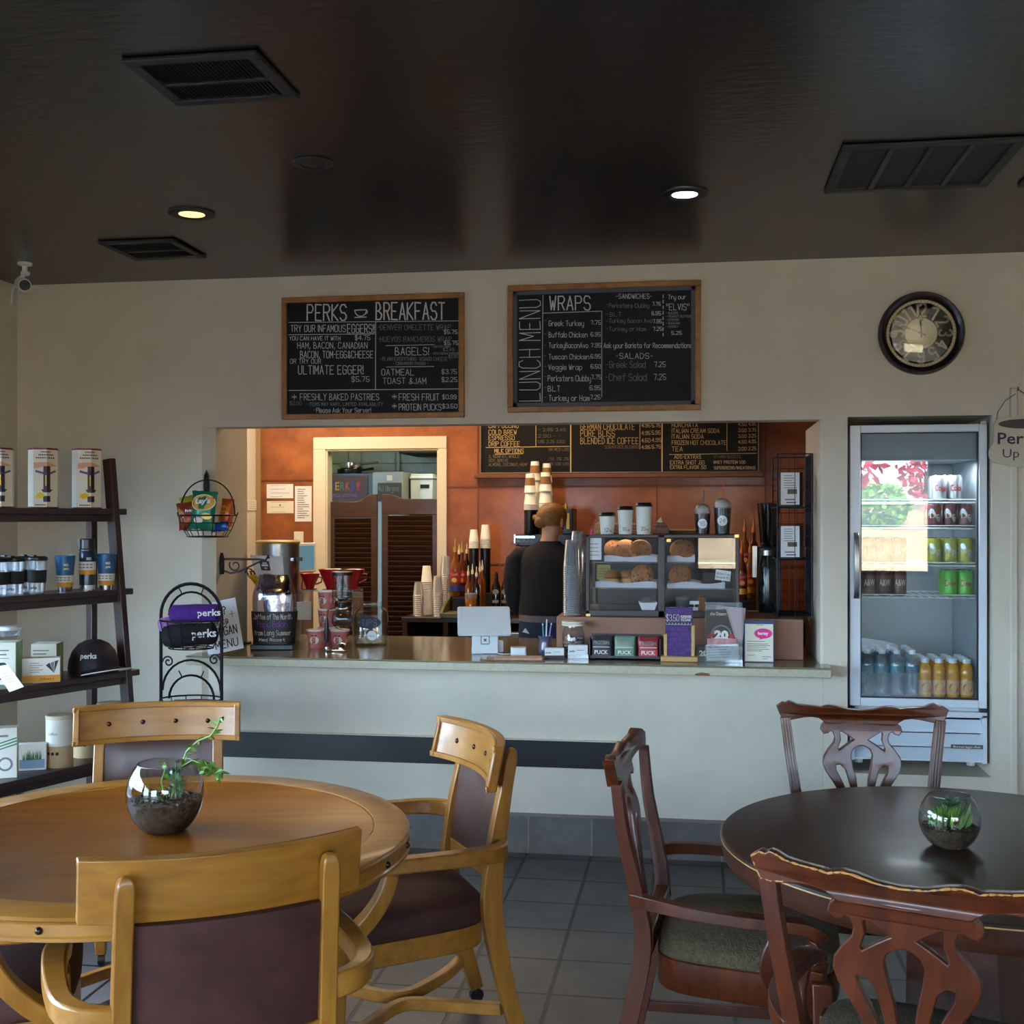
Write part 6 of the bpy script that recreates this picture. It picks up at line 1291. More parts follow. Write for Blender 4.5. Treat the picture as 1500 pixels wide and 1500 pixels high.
print_text(g, '20', (q.x, -.0012, q.z - 5 * s), UX, UZ, 12 * s, 21 * s, align='c', bold=.06); g.add([(q.x - 21 * s, -.0008, q.z - 2 * s), (q.x - 12 * s, -.0008, q.z - 3 * s), (q.x - 12 * s, -.0008, q.z + 3 * s), (q.x - 21 * s, -.0008, q.z + 1 * s)], [(0, 1, 2, 3)], M_redp); g.add([(q.x + 12 * s, -.0008, q.z - 3 * s), (q.x + 18 * s, -.0008, q.z - 5 * s), (q.x + 17 * s, -.0008, q.z + 2 * s), (q.x + 12 * s, -.0008, q.z + 3 * s)], [(0, 1, 2, 3)], M_redp)
print_text(g, 'the Desert', (-w_ * .3, -.0008, lh * .86), UX, UZ, 5 * s, 24 * s); g.o('print', bb_, recalc=False)
for i, (lab, x0, z0, w2, h2, tilt, m) in enumerate((('grey leaflet behind the black one in the clear holder', .08, .02, .8, .9, .08, mat('grey leaflet', (178, 160, 160), .5)), ('white flyers with blue writing in the low front pocket', -.02, -.02, .86, .27, -.05, M_paper), ('pink and brown postcard behind the white flyers', -.05, .0, .78, .36, 0, mat('pink postcard', (170, 120, 120), .4, var=.3, scale=25)))):
    t = T('leaflet', lab, 'leaflet', ll + V((x0 * w_, (.024, -.022, .006)[i], .008))); t.rotation_euler.y = tilt; g = G(m); g.bb(-w_ * w2 / 2, w_ * w2 / 2, 0, .003, 0, h_ * h2); p_ = g.o('sheet', t)
    if i == 1:
        g = G(mat('blue grey ink', (120, 130, 160), .7))
        for q in range(5): z = h_ * h2 * (.18 + .16 * q); g.rect(-w_ * .38, w_ * random.uniform(.1, .38), z, z + .003, -.0006)
        hand(g, 'MENU', (-w_ * .4, -.0008, h_ * h2 * .8), UX, UZ, .012, .05, .002, M_ink); g.o('print', p_, recalc=False)
t, s = ct('leaflet', 'small black leaflet marked 20 peeking out beside the wooden stand', 'leaflet', 1029, 5.44, 0); g = G(MATS['black gloss print']); g.bb(-9 * s, 8 * s, 0, .003, 0, 22 * s); p_ = g.o('sheet', t); g = G(M_chalk); print_text(g, '20', (1 * s, -.0006, 7 * s), UX, UZ, 8 * s, 12 * s, align='c', bold=.05); g.o('print', p_, recalc=False)
t, s = ct('notice_board', 'blue-backed white notice with a magenta speech bubble', 'notice', 1112, 5.42, -.03); w_, h_ = 42 * s, 60 * s; t.rotation_euler.x = -.08; g = G(mat('blue backing', (34, 52, 112), .5)); g.bb(-w_ * .52, w_ * .52, .002, .006, 0, h_); g.o('backing', t); g = G(M_card); g.bb(-w_ * .48, w_ * .48, -.001, .0015, h_ * .02, h_ * .93); p_ = g.o('sheet', t)
g = G(M_gray); mg = mat('magenta print', (222, 24, 132), .5); blob(g, ell(w_ * .14, h_ * .7, w_ * .31, h_ * .125), mg, -.0016); blob(g, [(w_ * .05, h_ * .62), (w_ * .22, h_ * .6), (w_ * .02, h_ * .545)], mg, -.0016); print_text(g, 'bartsy', (w_ * .14, -.0022, h_ * .67), UX, UZ, h_ * .075, w_ * .36, m=M_paper, align='c', bold=.04)
for z, a, b_ in ((.9, -.1, .15), (.5, -.42, .2), (.44, -.42, .3), (.4, -.42, .38), (.36, -.42, .25), (.31, -.42, .34), (.27, -.42, .1), (.16, -.4, -.15), (.13, .1, .4), (.08, .12, .3)): g.rect(w_ * a, w_ * b_, h_ * z, h_ * z + .0028, -.0016)
g.o('print', p_, recalc=False)
# --- brown boxes and pastry case
M_brown = mat('dusty brown board', (150, 108, 88), .7, var=.06, scale=6)
YB1 = 5.56; s = mp(945, YB1); x0, x1 = PY(815, HZ, YB1).x, PY(1084, HZ, YB1).x; ZB = ZT + .0006 + 57 * s
t = T('plinth_box', 'long brown box under the glass pastry case', 'box', ((x0 + x1) / 2, YB1, ZT + .0006)); g = G(M_brown); g.bb((x0 - x1) / 2, (x1 - x0) / 2, 0, .48, 0, 57 * s); g.o('box', t, bevel=.004)
x0b, x1b = PY(1090, HZ, YB1).x, PY(1177, HZ, YB1 - .03).x; t = T('plinth_box', 'shorter brown box under the wire coffee rack, at the right end of the counter', 'box', ((x0b + x1b) / 2, YB1 - .03, ZT + .0006)); g = G(M_brown); hwb = (x1b - x0b) / 2; g.bb(-hwb, hwb, 0, .52, 0, 58 * s); g.o('box', t, bevel=.004); g = G(mat('dark knob', (92, 62, 52), .5)); g.lathe([(.006, -.001), (.006, .004), (.001, .005)], (0, 0, 0), 10) if 0 else g.ball((-hwb + .11, -.002, 46 * s), .006, n=8); g.o('knob', t); ZB2 = ZT + .0012 + 58 * s
YC = 5.6; s = mp(970, YC); x0, x1 = PY(858, HZ, YC).x, PY(1083, HZ, YC).x; CWd = x1 - x0; CH = HC - (783 - HZ) * s - ZB - .001; CD = .42
t = T('pastry_case', 'glass pastry case with a dark frame standing on the long brown box', 'display case', (x0, YC, ZB + .0006)); M_cf = mat('dark brown case frame', (62, 48, 46), .4); KC = t.location.copy()
g = G(M_cf); e = .018
for a, b_ in ((0, e), (CWd - e, CWd), (CWd * .475, CWd * .52)): g.bb(a, b_, 0, .02, 0, CH)
for a, b_ in ((0, .03), (CH - .016, CH)): g.bb(0, CWd, 0, CD, a, b_)
for a, b_ in ((0, e), (CWd - e, CWd)): g.bb(a, b_, CD - .02, CD, 0, CH)
g.bb(e, CWd - e, CD - .008, CD, .03, CH - .016, mat('case back', (40, 32, 28), .5)); g.o('frame', t, bevel=.003)
for a, b_ in ((e, CWd * .475), (CWd * .52, CWd - e)): g = G(M_glass); g.rect(a, b_, .03, CH - .016, .01); g.o('glass_door', t)
g = G(M_glass); g.quad((.004, .02, .03), (.004, CD - .02, .03), (.004, CD - .02, CH - .016), (.004, .02, CH - .016)); g.quad((CWd - .004, .02, .03), (CWd - .004, CD - .02, .03), (CWd - .004, CD - .02, CH - .016), (CWd - .004, .02, CH - .016)); g.o('side_glass', t)
cz = lambda y: HC - (y - HZ) * mp(970, YC + .06) - KC.z
for y in (823, 861): g = G(M_acr); g.bb(e, CWd - e, .03, CD - .012, cz(y) - .006, cz(y)); g.o('glass_shelf', t)
g = G(M_chrome); g.box((CWd - .012, -.002, CH - .006), (.02, .006, .014), mat('brass corner', (196, 160, 90), .3, metal=1)); g.box((.012, -.002, .006), (.02, .006, .012), MATS['brass corner']); g.box((CWd * .545, -.001, CH - .028), (.02, .004, .014), MATS['brass corner']); g.o('corner_plates', t)
lamp('case_light', 'AREA', KC + V((CWd * .3, .12, CH - .025)), .04, (1, .93, .8), size=CWd * .5, size_y=.03)
def cx(px, Y): return PY(px, HZ, Y).x
M_crust = mat('golden crust', (176, 112, 48), .7, rgb2=(128, 72, 26), scale=30, bump=.6, bscale=60); M_choc = mat('dark crumb', (66, 40, 28), .8, var=.2, scale=30, bump=.4)
def tray(label, px0, px1, y, d=.26):
    Y = YC + .05; a, b_ = cx(px0, Y), cx(px1, Y); o = T('paper_tray', label, 'tray', ((a + b_) / 2, Y, KC.z + cz(y) + .0006)); w_ = b_ - a; g = G(mat('pale tray', (196, 198, 204), .5))
    for yy in (0, d):
        n = 12
        for i in range(n): u0, u1 = i / n, (i + 1) / n; f = lambda u: .026 + .005 * math.cos(u * 9 + px0); g.quad((-w_ / 2 + w_ * u0, yy, .001), (-w_ / 2 + w_ * u1, yy, .001), (-w_ / 2 + w_ * u1, yy - .004, f(u1)), (-w_ / 2 + w_ * u0, yy - .004, f(u0)))
    g.bb(-w_ / 2, w_ / 2, 0, d, 0, .002); g.quad((-w_ / 2, 0, 0), (-w_ / 2, d, 0), (-w_ / 2, d, .025), (-w_ / 2, 0, .025)); g.quad((w_ / 2, 0, 0), (w_ / 2, d, 0), (w_ / 2, d, .025), (w_ / 2, 0, .025)); g.o('tray', o, recalc=False); return o.location.z + .003
za = tray('pale tray on the upper case shelf, left door', 885, 962, 823); zb2 = tray('pale tray on the upper case shelf, right door', 977, 1018, 823); zc2 = tray('pale tray on the lower case shelf, left door', 872, 962, 861); zd = tray('pale tray on the lower case shelf, right door', 977, 1062, 861)
def cookie(label, px, y, z, r, tilt, rz, m, grp, ch=False):
    Y = YC + y; o = T('cookie', label, 'cookie', (cx(px, Y), Y, z), rz, grp); th_ = .016; g = G(m); c_ = math.cos(tilt); g.T = Matrix.Translation((0, 0, r * abs(math.sin(tilt)) + th_ * .5 * abs(c_))) @ Matrix.Rotation(tilt, 4, 'X')
    g.lathe([(.001, -th_ / 2), (r * .8, -th_ / 2), (r, 0), (r * .85, th_ * .5), (r * .4, th_ * .72), (.001, th_ * .75)], n=22); b_ = g.o('cookie', o)
    g2 = G(M_choc); g2.T = g.T
    for i in range(14): a = random.uniform(0, 6.3); q = r * .85 * random.random() ** .5; g2.ball((q * math.cos(a), q * math.sin(a), th_ * .55), random.uniform(.003, .0055), n=6)
    g2.o('chips', b_)
cg = 'cookies on the upper case shelf'
cookie('large cookie leaning at the left of the upper shelf', 901, .13, za,   .055, 1.1, .2, M_crust, cg); cookie('large cookie leaning in the middle of the upper shelf', 917, .11, za, .056, 1.1, .1, M_crust, cg); cookie('large cookie leaning forward, most visible on the upper shelf', 938, .085, za, .057, 1.05, 0, M_crust, cg)
cookie('cookie behind the right door on the upper shelf', 999, .09, zb2, .06, 1.0, 0, M_crust, cg); cookie('round cookie standing on the lower shelf behind the left door', 941, .09, zc2, .055, 1.25, 0, M_crust, 'cookies on the lower case shelf'); cookie('round cookie standing on the lower shelf behind the right door', 996, .09, zd, .055, 1.25, 0, M_crust, 'cookies on the lower case shelf')
def muffin(label, px, y, z):
    Y = YC + y; o = T('muffin', label, 'muffin', (cx(px, Y), Y, z), 0, 'muffins in the pastry case'); g = G(mat('muffin case', (206, 160, 96), .7)); r = .036
    g.lathe([(r * .75, 0), (r * .98, .04)], n=24); g.o('paper_case', o); g = G(M_crust); g.lathe([(r * 1.02, .038), (r * 1.16, .046), (r * 1.1, .058), (r * .8, .072), (r * .4, .08), (.001, .082)], n=24); g.o('muffin_top', o)
muffin('muffin at the left of the lower case shelf', 897, .09, zc2); muffin('muffin between another muffin and the standing cookie', 919, .12, zc2)
def cbox(name, label, cat, px, y, z, w_, d, h, m, group=None): Y = YC + y; o = T(name, label, cat, (cx(px, Y), Y, z + .0006), .1, group); return o
o = cbox('brownie', 'dark brownie block on the lower shelf at the right', 'brownie', 1044, .14, zd, 0, 0, 0, None); g = G(M_choc); g.bb(-.05, .05, -.03, .05, 0, .075); g.bb(.0, .06, -.03, .05, .075, .1); g.o('brownie', o, bevel=.006)
zf = KC.z + .03
o = cbox('sandwich_tray', 'white open tray with a wrapped pastry at the bottom of the left door', 'food tray', 949, .06, zf, 0, 0, 0, None); g = G(M_paper); q = .04; g.caps = (True, False); g.add([(-q * .75, -.03, 0), (q * .75, -.03, 0), (q * .75, .05, 0), (-q * .75, .05, 0), (-q * 1.1, -.045, .036), (q * 1.1, -.045, .036), (q * 1.1, .065, .036), (-q * 1.1, .065, .036)], [(0, 1, 2, 3), (0, 1, 5, 4), (1, 2, 6, 5), (2, 3, 7, 6), (3, 0, 4, 7)]); g.o('tray', o); g = G(M_clear); g.ball((0, .01, .035), .034, (1.1, 1.1, .8), 12); g.o('film_wrap', o); g = G(M_choc); g.ball((0, .01, .03), .028, (1.1, 1.1, .8), 12); g.o('pastry', o)
o = cbox('snack_pot', 'grey lidded snack pot at the bottom of the right door', 'pot', 1000, .1, zf, 0, 0, 0, None); g = G(mat('blue grey pot', (84, 94, 102), .4)); g.lathe([(.03, 0), (.034, .05)], n=20); g.o('pot', o); g = G(mat('pink brown lid', (140, 104, 98), .4)); g.lathe([(.035, .05), (.036, .06), (.001, .064)], n=20); g.o('lid', o)
o = cbox('snack_pot', 'small brown snack jar beside the grey pot in the case', 'pot', 1028, .08, zf, 0, 0, 0, None); g = G(M_crust); g.lathe([(.018, 0), (.02, .05), (.014, .06)], n=16); g.o('pot', o); g = G(M_choc); g.lathe([(.016, .06), (.016, .07), (.001, .07)], n=16); g.o('lid', o)
for i, (px, z, lab) in enumerate(((1017, .03, 'white tag low in the right door of the case'), (1016, .0, 'white tag lying at the foot of the right door'))): o = cbox('price_tag', lab, 'price tag', px, .03, zf + z, 0, 0, 0, None, None); g = G(M_paper); g.bb(-.022, .022, 0, .002, 0, .016); o.location.z = zf + .0006 + z; g.bb(-.002, .002, .0, .003, -z, 0); g.o('tag', o)
for px, py, wp, hp, m, lab, y in ((870, 804, 22, 32, M_paper, 'white speckled label inside the top left of the case', .016), (884, 838, 20, 22, mat('yellow green note', (206, 208, 120), .7), 'yellow green note inside the left door of the case', .3), (1059, 843, 22, 15, M_paper, 'tilted white price card in a clip on the brownie tray', .03)):
    Y = YC + y; p = PY(px, py, Y); o = T('price_card', lab, 'price card', p); o.rotation_euler.y = .12 if px > 1000 else 0; q = mp(px, Y); g = G(m); g.bb(-wp * q / 2, wp * q / 2, 0, .0015, -hp * q / 2, hp * q / 2)
    if px > 1000: g.tube([(0, .004, -hp * q / 2), (0, .004, -hp * q / 2 - .035)], .002, 5)
    c_ = g.o('card', o); g = G(M_ink)
    if px > 1000: hand(g, 'Gluten Free', (-wp * q * .42, -.001, hp * q * .05), UX, UZ, hp * q * .22, wp * q * .84, .0012); hand(g, 'Brownie $3', (-wp * q * .42, -.001, -hp * q * .3), UX, UZ, hp * q * .22, wp * q * .84, .0012)
    else:
        for k in range(4): g.rect(-wp * q * .35, wp * q * random.uniform(.1, .4), hp * q * (-.3 + .17 * k), hp * q * (-.27 + .17 * k), -.001, M_gray)
    g.o('print', c_, recalc=False)
o = T('price_card', 'white price card in a clip standing over the purple sign', 'price card', PY(988, 888, 5.5) + V((0, 0, 0))); q = mp(988, 5.5); g = G(M_paper); g.add([(-11 * q, 0, 0), (8 * q, 0, 0), (12 * q, 0, 15 * q), (-7 * q, 0, 16 * q)], [(0, 1, 2, 3)]); c_ = g.o('card', o); g = G(M_ink); hand(g, 'sweet', (-6 * q, -.001, 8 * q), UX, UZ, 3 * q, 12 * q, .001); hand(g, 'treat', (-6 * q, -.001, 3 * q), UX, UZ, 3 * q, 12 * q, .001); g.o('print', c_, recalc=False)
o.location.z = ZB; o.location.y = YC - .02; g = G(M_chrome); g.tube([(0, .002, 0), (0, .004, -.0)], .002, 4) if 0 else None
# --- on top of the case
ZTOP = KC.z + CH + .0006
M_pcup = mat('white paper cup', (226, 224, 216), .5)
def sample(label, px, Y, r0, r1, h, text):
    o = T('sample_cup', label, 'paper cup', (cx(px, Y), Y, ZTOP), 0, 'lidded sample cups on the pastry case'); g = G(M_pcup); g.lathe([(r0, 0), (r1, h)], n=24); b_ = g.o('cup_body', o)
    g = G(M_black); g.lathe([(r1 * 1.04, h - .003), (r1 * 1.06, h + .003), (r1 * .98, h + .006), (r1 * .92, h + .016), (r1 * .8, h + .018), (.001, h + .015)], n=24); g.o('lid', o)
    g = G(M_ink); hand(g, text, (-.008, 0, h * .14), UX, UZ, .016, .02, .002); hand(g, 'oz', (.018, 0, h * .14), UX, UZ, .009, .01, .0014)
    for i, v in enumerate(g.v): R_ = r0 + (r1 - r0) * v.z / h + .0012; a = v.x / R_ - .1; g.v[i] = V((R_ * math.sin(a), -R_ * math.cos(a), v.z))
    g.o('lettering', b_, recalc=False)
q = mp(900, 5.68)
sample('shortest lidded white cup, marked 12 oz', 889.5, 5.68, 9.5 * q, 12 * q, 27 * q, '12'); sample('middle lidded white cup, marked 16 oz', 916, 5.68, 9.5 * q, 11.5 * q, 36 * q, '16'); sample('tallest lidded white cup, marked 20 oz', 943, 5.68, 10 * q, 12 * q, 41 * q, '20')
def frozen(label, px, Y, r0, r1, h, text, straw, sc_m):
    o = T('frozen_cup', label, 'plastic cup', (cx(px, Y), Y, ZTOP), 0, 'domed sample cups on the pastry case'); g = G(mat('dark drink', (40, 26, 32), .15, coat=.6)); g.lathe([(r0, 0), (r1, h)], n=24); b_ = g.o('cup_body', o)
    g = G(M_clear); g.caps = (False, False); g.lathe([(r1 * 1.06, h - .002), (r1 * 1.08, h + .006), (r1 * .98, h + .008), (r1 * .95, h + .022), (r1 * .75, h + .04), (r1 * .3, h + .048)], n=24); g.lathe([(r1 * .8, h + .004), (r1 * .7, h + .025), (r1 * .3, h + .038), (.001, h + .04)], n=18, m=mat('whipped cream', (214, 208, 200), .7)); g.o('dome_lid', o)
    g = G(sc_m); g.tube([(0, 0, h * .3), (.004, 0, h + .048), (.008, 0, straw)], .003, 8); g.o('straw', o)
    g = G(M_plw); n = 20; z0 = h * .52; R_ = (r0 + r1) / 2 + .002; pts = [(R_ * math.sin(.62 * math.cos(2 * PI * i / n)), -(R_ + .0012) * math.cos(.62 * math.cos(2 * PI * i / n)), z0 + R_ * .62 * math.sin(2 * PI * i / n)) for i in range(n)]; g.add([(0, -R_ - .0014, z0)] + pts, [(0, i + 1, (i + 1) % n + 1) for i in range(n)]); st_ = g.o('round_sticker', o)
    g = G(M_ink); hand(g, text, (-R_ * .34, -R_ - .003, z0 - R_ * .25), UX, UZ, R_ * .5, R_ * .62, .0018); g.o('lettering', st_, recalc=False)
M_str = mat('red straw', (200, 40, 40), .4)
frozen('shorter domed drink cup marked 16, with a dark straw', 1029, 5.68, 10 * q, 11.5 * q, 30 * q, '16', 64 * q, M_black); frozen('taller domed drink cup marked 24, with a red straw', 1058, 5.68, 10.5 * q, 12.5 * q, 38 * q, '24', 78 * q, M_str)
o = T('napkin_stack', 'stack of brown paper napkins beside the tallest lidded cup', 'napkins', (cx(966, 5.75), 5.75, ZTOP), .2); g = G(mat('kraft napkin', (128, 92, 76), .8)); g.bb(-.03, .04, -.05, .05, 0, .035); g.prism([(-.03, .036), (.04, .036), (.02, .06), (-.02, .05)], -.04, .04, 'y'); g.o('napkins', o, bevel=.008); g = G(M_card); g.add([(-.02, -.03, .06), (.01, -.03, .055), (.004, -.02, .085)], [(0, 1, 2)]); g.o('paper_corner', o)
o = T('paper_bag_pile', 'flat pile of cream paper bags beside the domed cups', 'paper bags', (cx(1000, 5.78), 5.78, ZTOP), .1); g = G(mat('cream bag', (196, 180, 138), .8))
for i in range(4): g.add([(-.09 - .006 * i, -.06, .006 * i + .001), (.09, -.06 + .004 * i, .005 * i + .002), (.08, .08, .006 * i + .004), (-.09, .08, .006 * i + .006)], [(0, 1, 2, 3)])
g.o('bags', o, recalc=False)
o = T('paper_bag_pile', 'crumpled cream papers behind the three lidded cups', 'paper bags', (cx(905, 5.86), 5.86, ZTOP), -.1); g = G(MATS['cream bag'])
for i in range(5): g.add([(-.11, -.05, .012 * i + .001), (.12, -.05 + .004 * i, .011 * i + .002), (.11, .08, .012 * i + .004), (-.11, .08, .012 * i + .012)], [(0, 1, 2, 3)])
g.o('bags', o, recalc=False); o = T('pink_clip', 'small pink clip on the left corner of the pastry case', 'clip', (cx(867, 5.66), 5.66, ZTOP)); g = G(mat('hot pink', (220, 40, 110), .4)); g.lathe([(.008, 0), (.009, .012), (.006, .022), (.001, .024)], n=12); g.o('clip', o)
# ---------------- stacks of cups (each cup its own thing)
def cup_proto(m, r0, r1, h, sleeve=None):
    o = T('takeaway_cup', '', 'cup'); g = G(m); g.caps = (False, True); g.lathe([(r1 * 1.05, 0), (r1 * 1.06, .003), (r1, .005), (r0, h - .001), (r0 * .96, h)], n=20); b_ = g.o('cup_body', o, smooth=50)
    if sleeve: g = G(sleeve); g.caps = (False, False); f = lambda z: r1 + (r0 - r1) * z / h + .0008; g.lathe([(f(h * .38), h * .38), (f(h * .78), h * .78)], n=20); g.o('sleeve', o)
    return o
def stack(px, Y, z, n, pitch, proto, group, below, top, gap=True):
    x = PY(px, HZ, Y).x
    for i in range(n):
        o = proto if not proto.get('used') else dup(proto)
        proto['used'] = 1
        if 'used' in o.keys() and o is not proto: del o['used']
        o.location = (x, Y, z + i * pitch)
        o['label'] = top if i == n - 1 else below; o['group'] = group
q = mp(843, 5.62); pc = cup_proto(M_cupc, 9.5 * q, 13 * q, .13)
stack(838, 5.625, ZB + .0012, 24, .0103, pc, 'clear cups beside the pastry case', 'clear plastic cup nested in the tall stack left of the pastry case', 'topmost clear plastic cup of the stack left of the pastry case')
p2c = dup(pc); del p2c['used']
stack(847, 5.765, ZB + .0012, 28, .0103, p2c, 'clear cups in the second stack by the case', 'clear plastic cup in the stack just behind the tall front one', 'topmost clear plastic cup of the stack behind the front one')
for o in [x for x in bpy.data.objects if 'used' in x.keys()]: del o['used']
# ================================================================== bar: back wall, back counter, rack, barista, kitchen
random.seed(31)
# --- three-panel drinks menu
Yb = YO - .03; t = board('menu_board', 'wide three-panel drinks blackboard on the orange wall behind the bar', 704, 1112, 560, 693, Yb, .008, mat('thin pale frame', (128, 116, 104), .5))
b = Px(t, 680, 610, .3, Yb - .0135); M_cy = mat('yellow chalk', (206, 178, 124), .8); M_cyd = mat('faint yellow chalk', (120, 106, 90), .8); g = G(M_cy)
for x0, x1 in ((520, 526), (966, 971)): b.line(g, [(x0, -60), (x0, 275)], 6)
for a in (('CAPPUCCINO', 120, 265, 56, 24), ('COLD BREW', 120, 255, 88, 22), ('ESPRESSO', 120, 245, 116, 22), ('DRIP COFFEE', 120, 270, 145, 22), ('MILK OPTIONS', 148, 290, 178, 20), ('GERMAN CHOCOLATE', 568, 832, 64, 28), ('PURE BLISS', 568, 735, 98, 30), ('BLENDED ICE COFFEE', 568, 850, 134, 30), ('4.95', 866, 908, 52, 16), ('5.75', 916, 958, 52, 16), ('4.95', 866, 908, 90, 18), ('5.95', 916, 958, 88, 18), ('4.50', 866, 908, 126, 18), ('4.95', 916, 962, 124, 18), ('4.95', 866, 908, 158, 16), ('5.75', 916, 960, 156, 16),
    ('HORCHATA', 1014, 1140, 52, 20), ('ITALIAN CREAM SODA', 1014, 1246, 80, 20), ('ITALIAN SODA', 1014, 1168, 108, 20), ('FROZEN HOT CHOCOLATE', 1014, 1278, 138, 20), ('TEA', 1014, 1066, 170, 22), ('4.50', 1338, 1378, 46, 16), ('4.95', 1388, 1425, 44, 16), ('3.50', 1338, 1378, 76, 16), ('3.75', 1388, 1425, 74, 16), ('3.00', 1338, 1378, 104, 16), ('3.25', 1388, 1425, 102, 16), ('4.50', 1338, 1378, 132, 16), ('4.95', 1388, 1425, 130, 16), ('2.00', 1338, 1378, 166, 16), ('2.25', 1388, 1425, 164, 16),
    ('EXTRA SHOT .60', 1006, 1172, 234, 18), ('EXTRA FLAVOR .50', 1006, 1180, 256, 16), ('ADS-EXTRAS', 1026, 1156, 206, 18), ('SUPERGREENS/WHEATGRASS', 1220, 1422, 258, 14), ('WHEY PROTEIN 1.00', 1218, 1372, 230, 14)): b.txt(g, *a, sw=2.3)
for a in (('2%, NONFAT, WHOLE', 120, 270, 202, 14), ('SOY, BREVE', 120, 215, 222, 14), ('ALMOND, COCONUT, HEMP', 120, 310, 242, 14), ('SM MED LRG', 412, 510, 168, 14), ('.70 .75 .75', 412, 510, 214, 12), ('.75 1.00 1.00', 412, 510, 238, 12), ('VITAMIN BOOSTS', 1218, 1350, 204, 14), ('- SUGARFREE BLENDED', 674, 858, 156, 14), ('1.95 2.25 2.50', 360, 490, 130, 14), ('2.90 - -', 360, 470, 102, 14), ('- 2.95 3.45', 365, 495, 72, 14)): b.txt(g, *a, m=M_cyd, sw=1.8)
for p in ([(105, 152), (515, 146)], [(858, -40), (858, 160)], [(1283, -40), (1283, 168)], [(1000, 186), (1428, 180)], [(350, -30), (350, 146)], [(150, 184), (288, 182)], [(82, 280), (1436, 272)], [(82, -60), (82, 280)]): b.line(g, p, 3)
g.o('chalk_lettering', t, recalc=False)
g = G(mat('board ledge', (120, 66, 30), .5)); zl = t.location.z; W_ = PY(1118, 700, Yb).x - PY(696, 700, Yb).x; g.bb(-.04, W_ - .04, -.04, .02, -.03, -.004); g.o('ledge', t, bevel=.003)
# --- papers
def notice(label, x0, x1, y0, y1, Y, m, lines, dark=M_gray, head=False):
    p = PY(x0, y1, Y - .004); q = PY(x1, y0, Y - .004); t = T('wall_notice', label, 'notice', p); w_, h_ = q.x - p.x, q.z - p.z; g = G(m); g.bb(0, w_, 0, .0015, 0, h_); s_ = g.o('sheet', t); g = G(dark)
    for i in range(lines): z = h_ * (.1 + .8 * i / max(1, lines - 1)); g.rect(w_ * .15, w_ * random.uniform(.5, .88), z, z + h_ * .02, -.001)
    if head: g.disc((w_ * .5, -.0012, h_ * .66), h_ * .08, 14)
    g.o('print', s_, recalc=False)
notice('upper white certificate pinned on the orange wall left of the doorway', 390.5, 429.5, 709, 730, YO, M_paper, 4); notice('lower cream certificate with a small seal on the orange wall', 391, 430, 734, 752, YO, M_card, 3, head=True); notice('tall white list pinned beside the doorway trim', 432, 456.5, 712, 764, YO, M_paper, 14)
p = PX(370, 740, BX0 + .004); t = T('wall_notice', 'small cream note on the white side wall of the bar', 'notice', p); q = 8 * p.y / F; g = G(M_card); g.bb(0, .0015, -.09, .09, -q, q); s_ = g.o('sheet', t); g = G(M_gray); [g.bb(.0015, .002, -.07, .05, -q * .6 + q * .4 * i, -q * .55 + q * .4 * i) for i in range(4)]; g.o('print', s_)
p = PY(438, 790, YO); t = T('light_switch', 'pale switch plate on the orange wall above the card tablet', 'switch', (p.x, YO - .001, p.z)); g = G(M_card); g.bb(-.035, .035, -.008, 0, -.055, .055); g.o('plate', t, bevel=.002); g = G(M_plw); g.bb(-.006, .006, -.02, -.008, -.012, .012); g.o('toggle', t)
p = PY(447, 838, 7.3); t = T('wall_tablet', 'white-rimmed tablet with a blue screen turned sideways, left of the doorway', 'tablet', (p.x, 7.3, p.z), 1.05); s = mp(447, 7.3); t.rotation_euler.x = -.2; g = G(M_plw); g.bb(-.085, .085, -.01, .01, 0, 43 * s); g.o('tablet_body', t, bevel=.005); g = G(mat('pale blue screen', (96, 150, 186), .2, emit=.05)); g.bb(-.068, .068, -.0115, -.01, .018, 43 * s - .018); g.o('screen', t)
g = G(M_steel); g.tube([(0, .012, .02), (0, .04, -.1), (0, .03, -.16), (0, .03, -p.z + .01)], .008, 8); g.lathe([(.12, 0), (.12, .015), (.001, .02)], (0, .03, -p.z + .002), 20); g.o('stand', t); t.rotation_euler.x = 0
# --- saloon doors
M_louv = mat('dark louvre wood', (78, 48, 32), .4, rgb2=(52, 30, 20), scale=6, stretch=(.8, 6, 6), coat=.2)
def saloon(label, x0, x1, ytop_hi, ytop_lo, hi_right, rz):
    Y = YO + .06; a, b_ = PY(x0, HZ, Y).x, PY(x1, HZ, Y).x; w_ = b_ - a; zh, zl = PY(x0, ytop_hi, Y).z, PY(x0, ytop_lo, Y).z; zb = .42
    t = T('saloon_door', label, 'door', (a if hi_right else b_, Y, zb), rz, 'louvred swing doors'); o = 0 if hi_right else -w_; H1, H2 = zh - zb, zl - zb; sw = .045; g = G(M_louv)
    top = [(0, H2), (w_ * .55, H2), (w_ * .66, H2 + (H1 - H2) * .15), (w_ * .78, H2 + (H1 - H2) * .75), (w_ * .86, H1), (w_, H1)]
    if not hi_right: top = [(w_ - x, z) for x, z in top][::-1]
    g.prism([(o + x, z) for x, z in [(0, H2 - .11)] + top + [(w_, H2 - .11)]], 0, .03, 'y')
    g.bb(o, o + sw, 0, .03, 0, H2 - .11); g.bb(o + w_ - sw, o + w_, 0, .03, 0, H2 - .11); g.bb(o + sw, o + w_ - sw, 0, .03, 0, .09); g.o('frame', t, bevel=.003)
    g = G(M_louv); n = 30
    for i in range(n): z = .1 + (H2 - .22) * (i + .5) / n; g.box((o + w_ / 2, .015, z), (w_ - 2 * sw, .006, (H2 - .2) / n * 1.25), rot=Matrix.Rotation(R(32), 3, 'X'))
    g.o('louvres', t)
